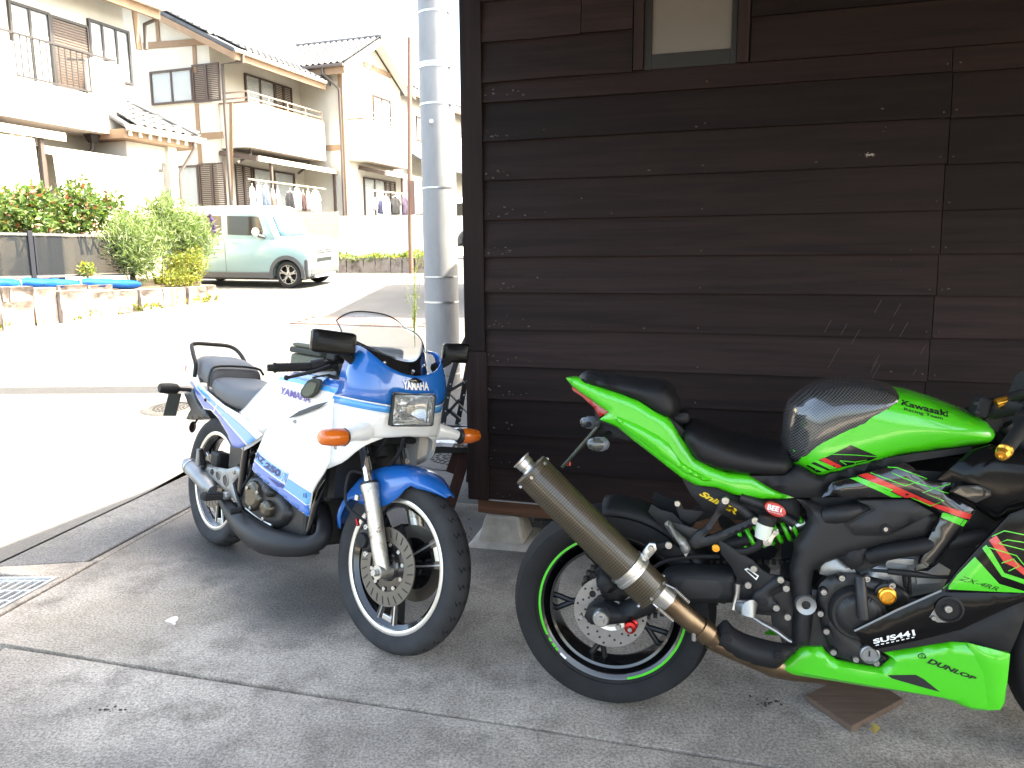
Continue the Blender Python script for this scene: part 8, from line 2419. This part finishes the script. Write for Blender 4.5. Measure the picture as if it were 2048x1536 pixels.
# windscreen with a black lower band
def wsp(t, s):
    a = abs(t)
    b = V((lerp(1.44, 1.255, a ** 1.7), t * .172, vtop(t) - .004))
    tp = V((1.125 + .015 * a, t * .152, 1.186 - .045 * a ** 3))
    q = b.lerp(tp, s)
    bl = 4 * s * (1 - s)
    q += V((.012 * bl, t * .012 * bl, .022 * bl * (1 - .4 * a)))
    return q
T_ = [k / 14 * 2 - 1 for k in range(29)][:15]
T_ = [-1 + 2 * k / 24 for k in range(25)]
MB().grid([[wsp(t, s) for t in T_] for s in (.20, .3, .4, .5, .6, .7, .8, .9, 1.0)]).build('windscreen', M_acryl, YB, solid=.003, smooth=60)
MB().grid([[wsp(t, s * (1.0 + .5 * t * t)) for t in T_] for s in (-.06, 0, .07, .14, .2)]).build('screen_band', M_gblk, YB, solid=.0045, smooth=60)
MB().tube([wsp(t, 1.0) for t in T_], .0028, 6).build('screen_edge', M_blk, YB)
for s in (-1, 1): MB().tube([wsp(s, k / 8) for k in range(9)], .0025, 6).build('screen_edge', M_blk, YB)
for t in (-.93, -.5, 0, .5, .93):
    p = wsp(t, .06); n_ = (p - V((1.0, 0, .85))).normalized(); bolt(YB, p + n_ * .002, n_, .006, M_chrome, 'screen_bolt')
# instruments seen through the screen
MB().bx(1.16, 1.22, -.11, .11, .98, 1.06).build('instruments', M_mblk, YB, smooth=0, bevel=.015)
# mirrors
for s, (xx0, yy0, xx1, yy1), (bx0, by0) in ((1, (418, 290, 830, 540), (935, 645)), (-1, (1690, 412, 1940, 625), (1625, 680))):
    um = 1.33
    ctr = yu_(cN, (xx0 + xx1) / 2, (yy0 + yy1) / 2, um)
    nv = (YF.c - ctr).normalized(); nv = (nv + V((.35, 0, 0))).normalized()
    e1 = nv.cross(V((0, 0, 1))).normalized() * -1; e2 = nv.cross(e1).normalized(); e2 = e2 if e2.z > 0 else -e2
    dd = (YF.c - ctr).length / FPX * .20508
    hw, hz = (xx1 - xx0) / 2 * dd * 1.04, (yy1 - yy0) / 2 * dd * .90
    skew = .10 if s > 0 else -.12
    def mr(d, k): return [ctr + nv * d + e1 * (y * hw * k) + e2 * ((z + skew * y * -.6) * hz * k) for y, z in ((-.8, -1), (.8, -1), (.95, -.9), (1, -.7), (1, .7), (.95, .9), (.8, 1), (-.8, 1), (-.95, .9), (-1, .7), (-1, -.7), (-.95, -.9))]
    mi_ = MB().loft([mr(-.05, .95), mr(-.03, 1.0), mr(-.008, 1.0), mr(.006, .94), mr(.010, .80)]).build('mirror', M_mirr, YB, smooth=50)
    MB().loft([mr(-.052, .90), mr(-.0525, .87)]).build('glass', M_chrome, mi_)
    MB().bar(ctr + nv * .0095 - e1 * hw * .8 + e2 * hz * .2, ctr + nv * .0095 + e1 * hw * .8 + e2 * hz * .12, .005, .004).build('ridge', M_mblk, mi_, smooth=0)
    e0 = V((1.325, -s * .168, 1.00)); ee = ctr - e2 * hz * .75 + V((0, s * hw * .55, 0)) - nv * .02
    bt_ = [e0.lerp(ee, k / 16) for k in range(17)]
    MB().tube(bt_, [.015 + .003 * (k % 2) for k in range(17)], 12).build('boot', M_rub, mi_)
# bars, grips, levers, cables (steered with the fork)
for s in (1, -1):
    ge = SF.W(*cA((745, 468))[0], .325); ge = V((ge.x, -s * .325, ge.z)); gi = V((ge.x + .055, -s * .205, ge.z + .022)); bc_ = V((1.13, -s * .10, 1.0))
    steer(MB().tube([ge, gi, bc_], .011, 10).build('handlebar', M_mblk, YB))
    gp = [ge.lerp(gi, k / 20) for k in range(21)]
    steer(MB().tube(gp, [.0185 if k in (0, 1) else .0155 + .0008 * (k % 2) for k in range(21)], 16).build('grip', M_rub, YB))
    steer(MB().tube([ge + (ge - gi) * .16, ge], [.0125, .0135], 14).build('bar_end', M_mblk, YB))
    steer(MB().tube([gi, gi.lerp(bc_, .35)], .024, 16).build('switch_housing', M_mblk, YB))
    l0 = gi.lerp(bc_, .35) + V((.035, 0, -.005)); l1 = ge + V((.055, s * .02, -.028))
    steer(MB().tube([l0, l0.lerp(l1, .4) + V((.012, 0, 0)), l1], [.009, .007, .006], 10, smooth=4).build('lever', M_mblk, YB))
    steer(MB().ball(l1, .010, 10).build('lever_tip', M_mblk, YB))
    steer(MB().box(gi.lerp(bc_, .55) + V((.02, 0, .02)), (.05, .05, .03)).build('master_cylinder', M_mblk, YB, smooth=0, bevel=.006))
    for k in range(4):
        steer(MB().tube([gi.lerp(bc_, .4 + .1 * k), gi.lerp(bc_, .5) + V((.05, s * .02, -.03 - .008 * k)), V((1.2, -s * .08, .93 - .01 * k)), V((1.22, -s * .03, .84))], .004, 6, smooth=5).build('cable', M_mblk, YB))
steer(MB().tube([SF.W(*cA((1165, 455))[0], .17), SF.W(*cA((1215, 450))[0], .16)], .006, 8).build('banjo', M_gold, YB))
for pts in (((1190, 1010), (1180, 1060), (1230, 1110), (1300, 1090), (1390, 990)), ((1530, 890), (1500, 980), (1440, 1060)), ((1420, 900), (1380, 960), (1330, 1010))):
    MB().tube([yw_(cA, x, y, .09 - .03 * i) for i, (x, y) in enumerate(pts)], .006, 8, smooth=5).build('cable', M_mblk, YB)
MB().box(V((1.30, -.02, .74)), (.05, .09, .06)).build('horn', M_mblk, YB, smooth=0, bevel=.015)
MB().tube([V((.40, .12, .26)), V((.46, .30, .012))], .012, 10).build('side_stand', M_mblk, YB)

# ---------------------------------------------------------------- paint bands and lettering
bpy.context.view_layer.update()
ykids = lambda nm: [o for o in YB.children if o.name.split('.')[0] == nm]
B_side = bvh_of(ykids('side_fairing')); B_cov = bvh_of(ykids('side_cover')); B_tk = bvh_of([tky]); B_nu = bvh_of(ykids('nose_upper')); B_fk = bvh_of(ykids('fork_slider'))
dY = lambda name, m, bv, polys=None, lift=.0012, **k: decal(name, m, YB, YF, bv, polys, lift + .0016 * (polys is not None or 1), 4, **k)
dY('fairing_band', M_yblue, B_side, [cS((862, 300), (895, 240), (1000, 340), (1150, 450), (1250, 520), (1275, 585), (1400, 690), (1530, 785), (1560, 780), (1555, 905), (1510, 918), (1400, 850), (1200, 700), (1000, 510), (890, 370))])
dY('fairing_band', M_ylight, B_side, [cS((935, 115), (1000, 190), (1150, 300), (1310, 400), (1290, 480), (1270, 530), (1150, 450), (1000, 330), (897, 232)), cS((1310, 465), (1450, 560), (1585, 640), (1560, 770), (1525, 778), (1400, 680), (1260, 580))])
dY('fairing_line', M_ywhite, B_side, [line_poly(cS((897, 236), (1000, 334), (1150, 446), (1275, 530)), 2.0), line_poly(cS((935, 118), (1000, 192), (1150, 302), (1308, 402)), 1.4), line_poly(cS((1258, 582), (1400, 684), (1530, 784)), 1.6)], .0018)
dY('step_shade', mat('step_shadow_blue', (.004, .03, .18), .4), B_side, [cS((1060, 440), (1120, 470), (1265, 545), (1255, 580), (1180, 560))], .0016)  # dark blue patch: shade of the fairing step put into the paint
dY('lettering', M_ydark, B_side, mesh2=quad_text('RZ', cS((918, 210), (1005, 300), (1040, 240), (940, 150)), bold=.05), lift=.0022)
dY('lettering', M_ydark, B_side, mesh2=quad_text('250', cS((1015, 320), (1205, 455), (1232, 372), (1050, 260)), bold=.06), lift=.0022)
dY('lettering', M_ylight, B_side, mesh2=quad_text('R', cS((1215, 462), (1280, 505), (1305, 402), (1240, 385)), bold=.02), lift=.0032)
dY('lettering', M_ywhite, B_side, mesh2=quad_text('R', cS((1212, 468), (1284, 514), (1310, 396), (1236, 376)), bold=.06), lift=.0024)
dY('fairing_mark', M_ydark, B_side, [line_poly(cS((1502, 640), (1502, 690)), 1.6), line_poly(cS((1528, 640), (1528, 695)), 2.2)], .0022)
dY('cover_band', mat('mid_blue_gloss', (.012, .10, .40), .3, coat=.6), B_cov, [cT((512, 600), (560, 690), (600, 760), (720, 895), (860, 1030), (1000, 1212), (1238, 1482), (1160, 1508), (1065, 1495), (1000, 1350), (870, 1130), (780, 1030), (690, 1010), (600, 860), (530, 680))])
dY('cover_stripe', M_ylight, B_cov, [cT((615, 690), (740, 830), (860, 950), (960, 1040), (1150, 1200), (1360, 1400), (1262, 1465), (1010, 1185), (860, 1000), (720, 870), (610, 735))])
dY('cover_line', M_ywhite, B_cov, [line_poly(cT((598, 745), (720, 884), (860, 1016), (1010, 1198), (1252, 1475)), 1.6), line_poly(cT((865, 960), (812, 1062)), 2.4)], .002)
bolt(YB, yw_(cT, 715, 895, .135), RT, .008, M_mblk)
dY('tank_band', M_yblue, B_tk, [cA((800, 500), (880, 495), (1050, 525), (1190, 565), (1170, 600), (1040, 570), (900, 535), (795, 520))])
dY('tank_stripe', M_ylight, B_tk, [cA((795, 522), (900, 538), (1040, 574), (1160, 604), (1145, 630), (1030, 602), (880, 558), (775, 540))], .0014)
dY('lettering', M_ypurp, B_tk, mesh2=quad_text('YAMAHA', cA((788, 625), (968, 682), (970, 638), (795, 582)), bold=.02, shear=.15), lift=.002)
dY('lettering', M_ywhite, B_nu, mesh2=quad_text('YAMAHA', cN((1298, 872), (1545, 882), (1540, 800), (1290, 788)), bold=.035), lift=.0016)
dY('lettering', M_ydark, B_fk, mesh2=quad_text('VARIABLE DAMPER', cD((532, 1340), (465, 900), (485, 893), (556, 1330)), bold=.01), lift=.001)
for x, y in ((875, 792), (1120, 948)): bolt(YB, yw_(cA, x, y, .214), RT, .007)
ysh('fairing_clip', cA((697, 900), (706, 898), (706, 928), (697, 926)), .213, M_frame, .002, .002, .004, .008)

# ---------------------------------------------------------------- tank bag lying on the tank
tb = thing('tank_bag', 'small olive canvas bag strapped on the blue motorcycle tank', 'bag', mat4=YF.m)
t0, t1 = yw_(cA, 845, 430, .09), yw_(cA, 990, 430, .09)
zb0, zt0 = yw_(cA, 845, 440, .09).z, yw_(cA, 845, 345, .09).z
u0, u1 = t0.x, t0.x + .24
MB().bx(u0, u1, -.095, .10, zb0 - .02, zt0 - .02).build('body', M_olive, tb, smooth=0, bevel=.015)
MB().bx(u0 - .004, u1 + .004, -.099, .104, zt0 - .018, zt0 + .006).build('zip_band', mat('dark_canvas', (.035, .038, .03), .8), tb, smooth=0, bevel=.008)
MB().bx(u0 + .004, u1, -.092, .098, zt0 + .007, zt0 + .022).build('lid', M_olive, tb, smooth=0, bevel=.008)
MB().bx(u0 + .015, u1 - .015, -.08, .085, zt0 + .0225, zt0 + .025).build('map_window', mat('clear_vinyl', (.55, .56, .54), .15), tb, smooth=0, bevel=.001)
pd_ = [YF.W(*q, wtk(.8, .8) + .045) for q in cA((962, 548), (1000, 530), (1040, 540), (1042, 560), (1015, 625), (985, 650), (945, 652), (920, 632), (925, 600))]
MB().prism(pd_, (0, -.012, 0)).build('strap_pad', mat('dark_canvas', (0, 0, 0)), tb, smooth=0, bevel=.004)
cx_ = sum((p for p in pd_), V((0, 0, 0))) / len(pd_)
MB().prism([cx_ + (p - cx_) * .72 + V((0, -.0125, -.004)) for p in pd_], (0, -.004, 0)).build('pad_face', M_olive, tb, smooth=0, bevel=.002)
MB().tube([cx_ + V((0, -.004, .04)), V((cx_.x + .01, -.12, zb0)), V((cx_.x + .01, -.08, zb0 + .01))], .008, 6, flat=.4).build('strap', mat('dark_canvas', (0, 0, 0)), tb)
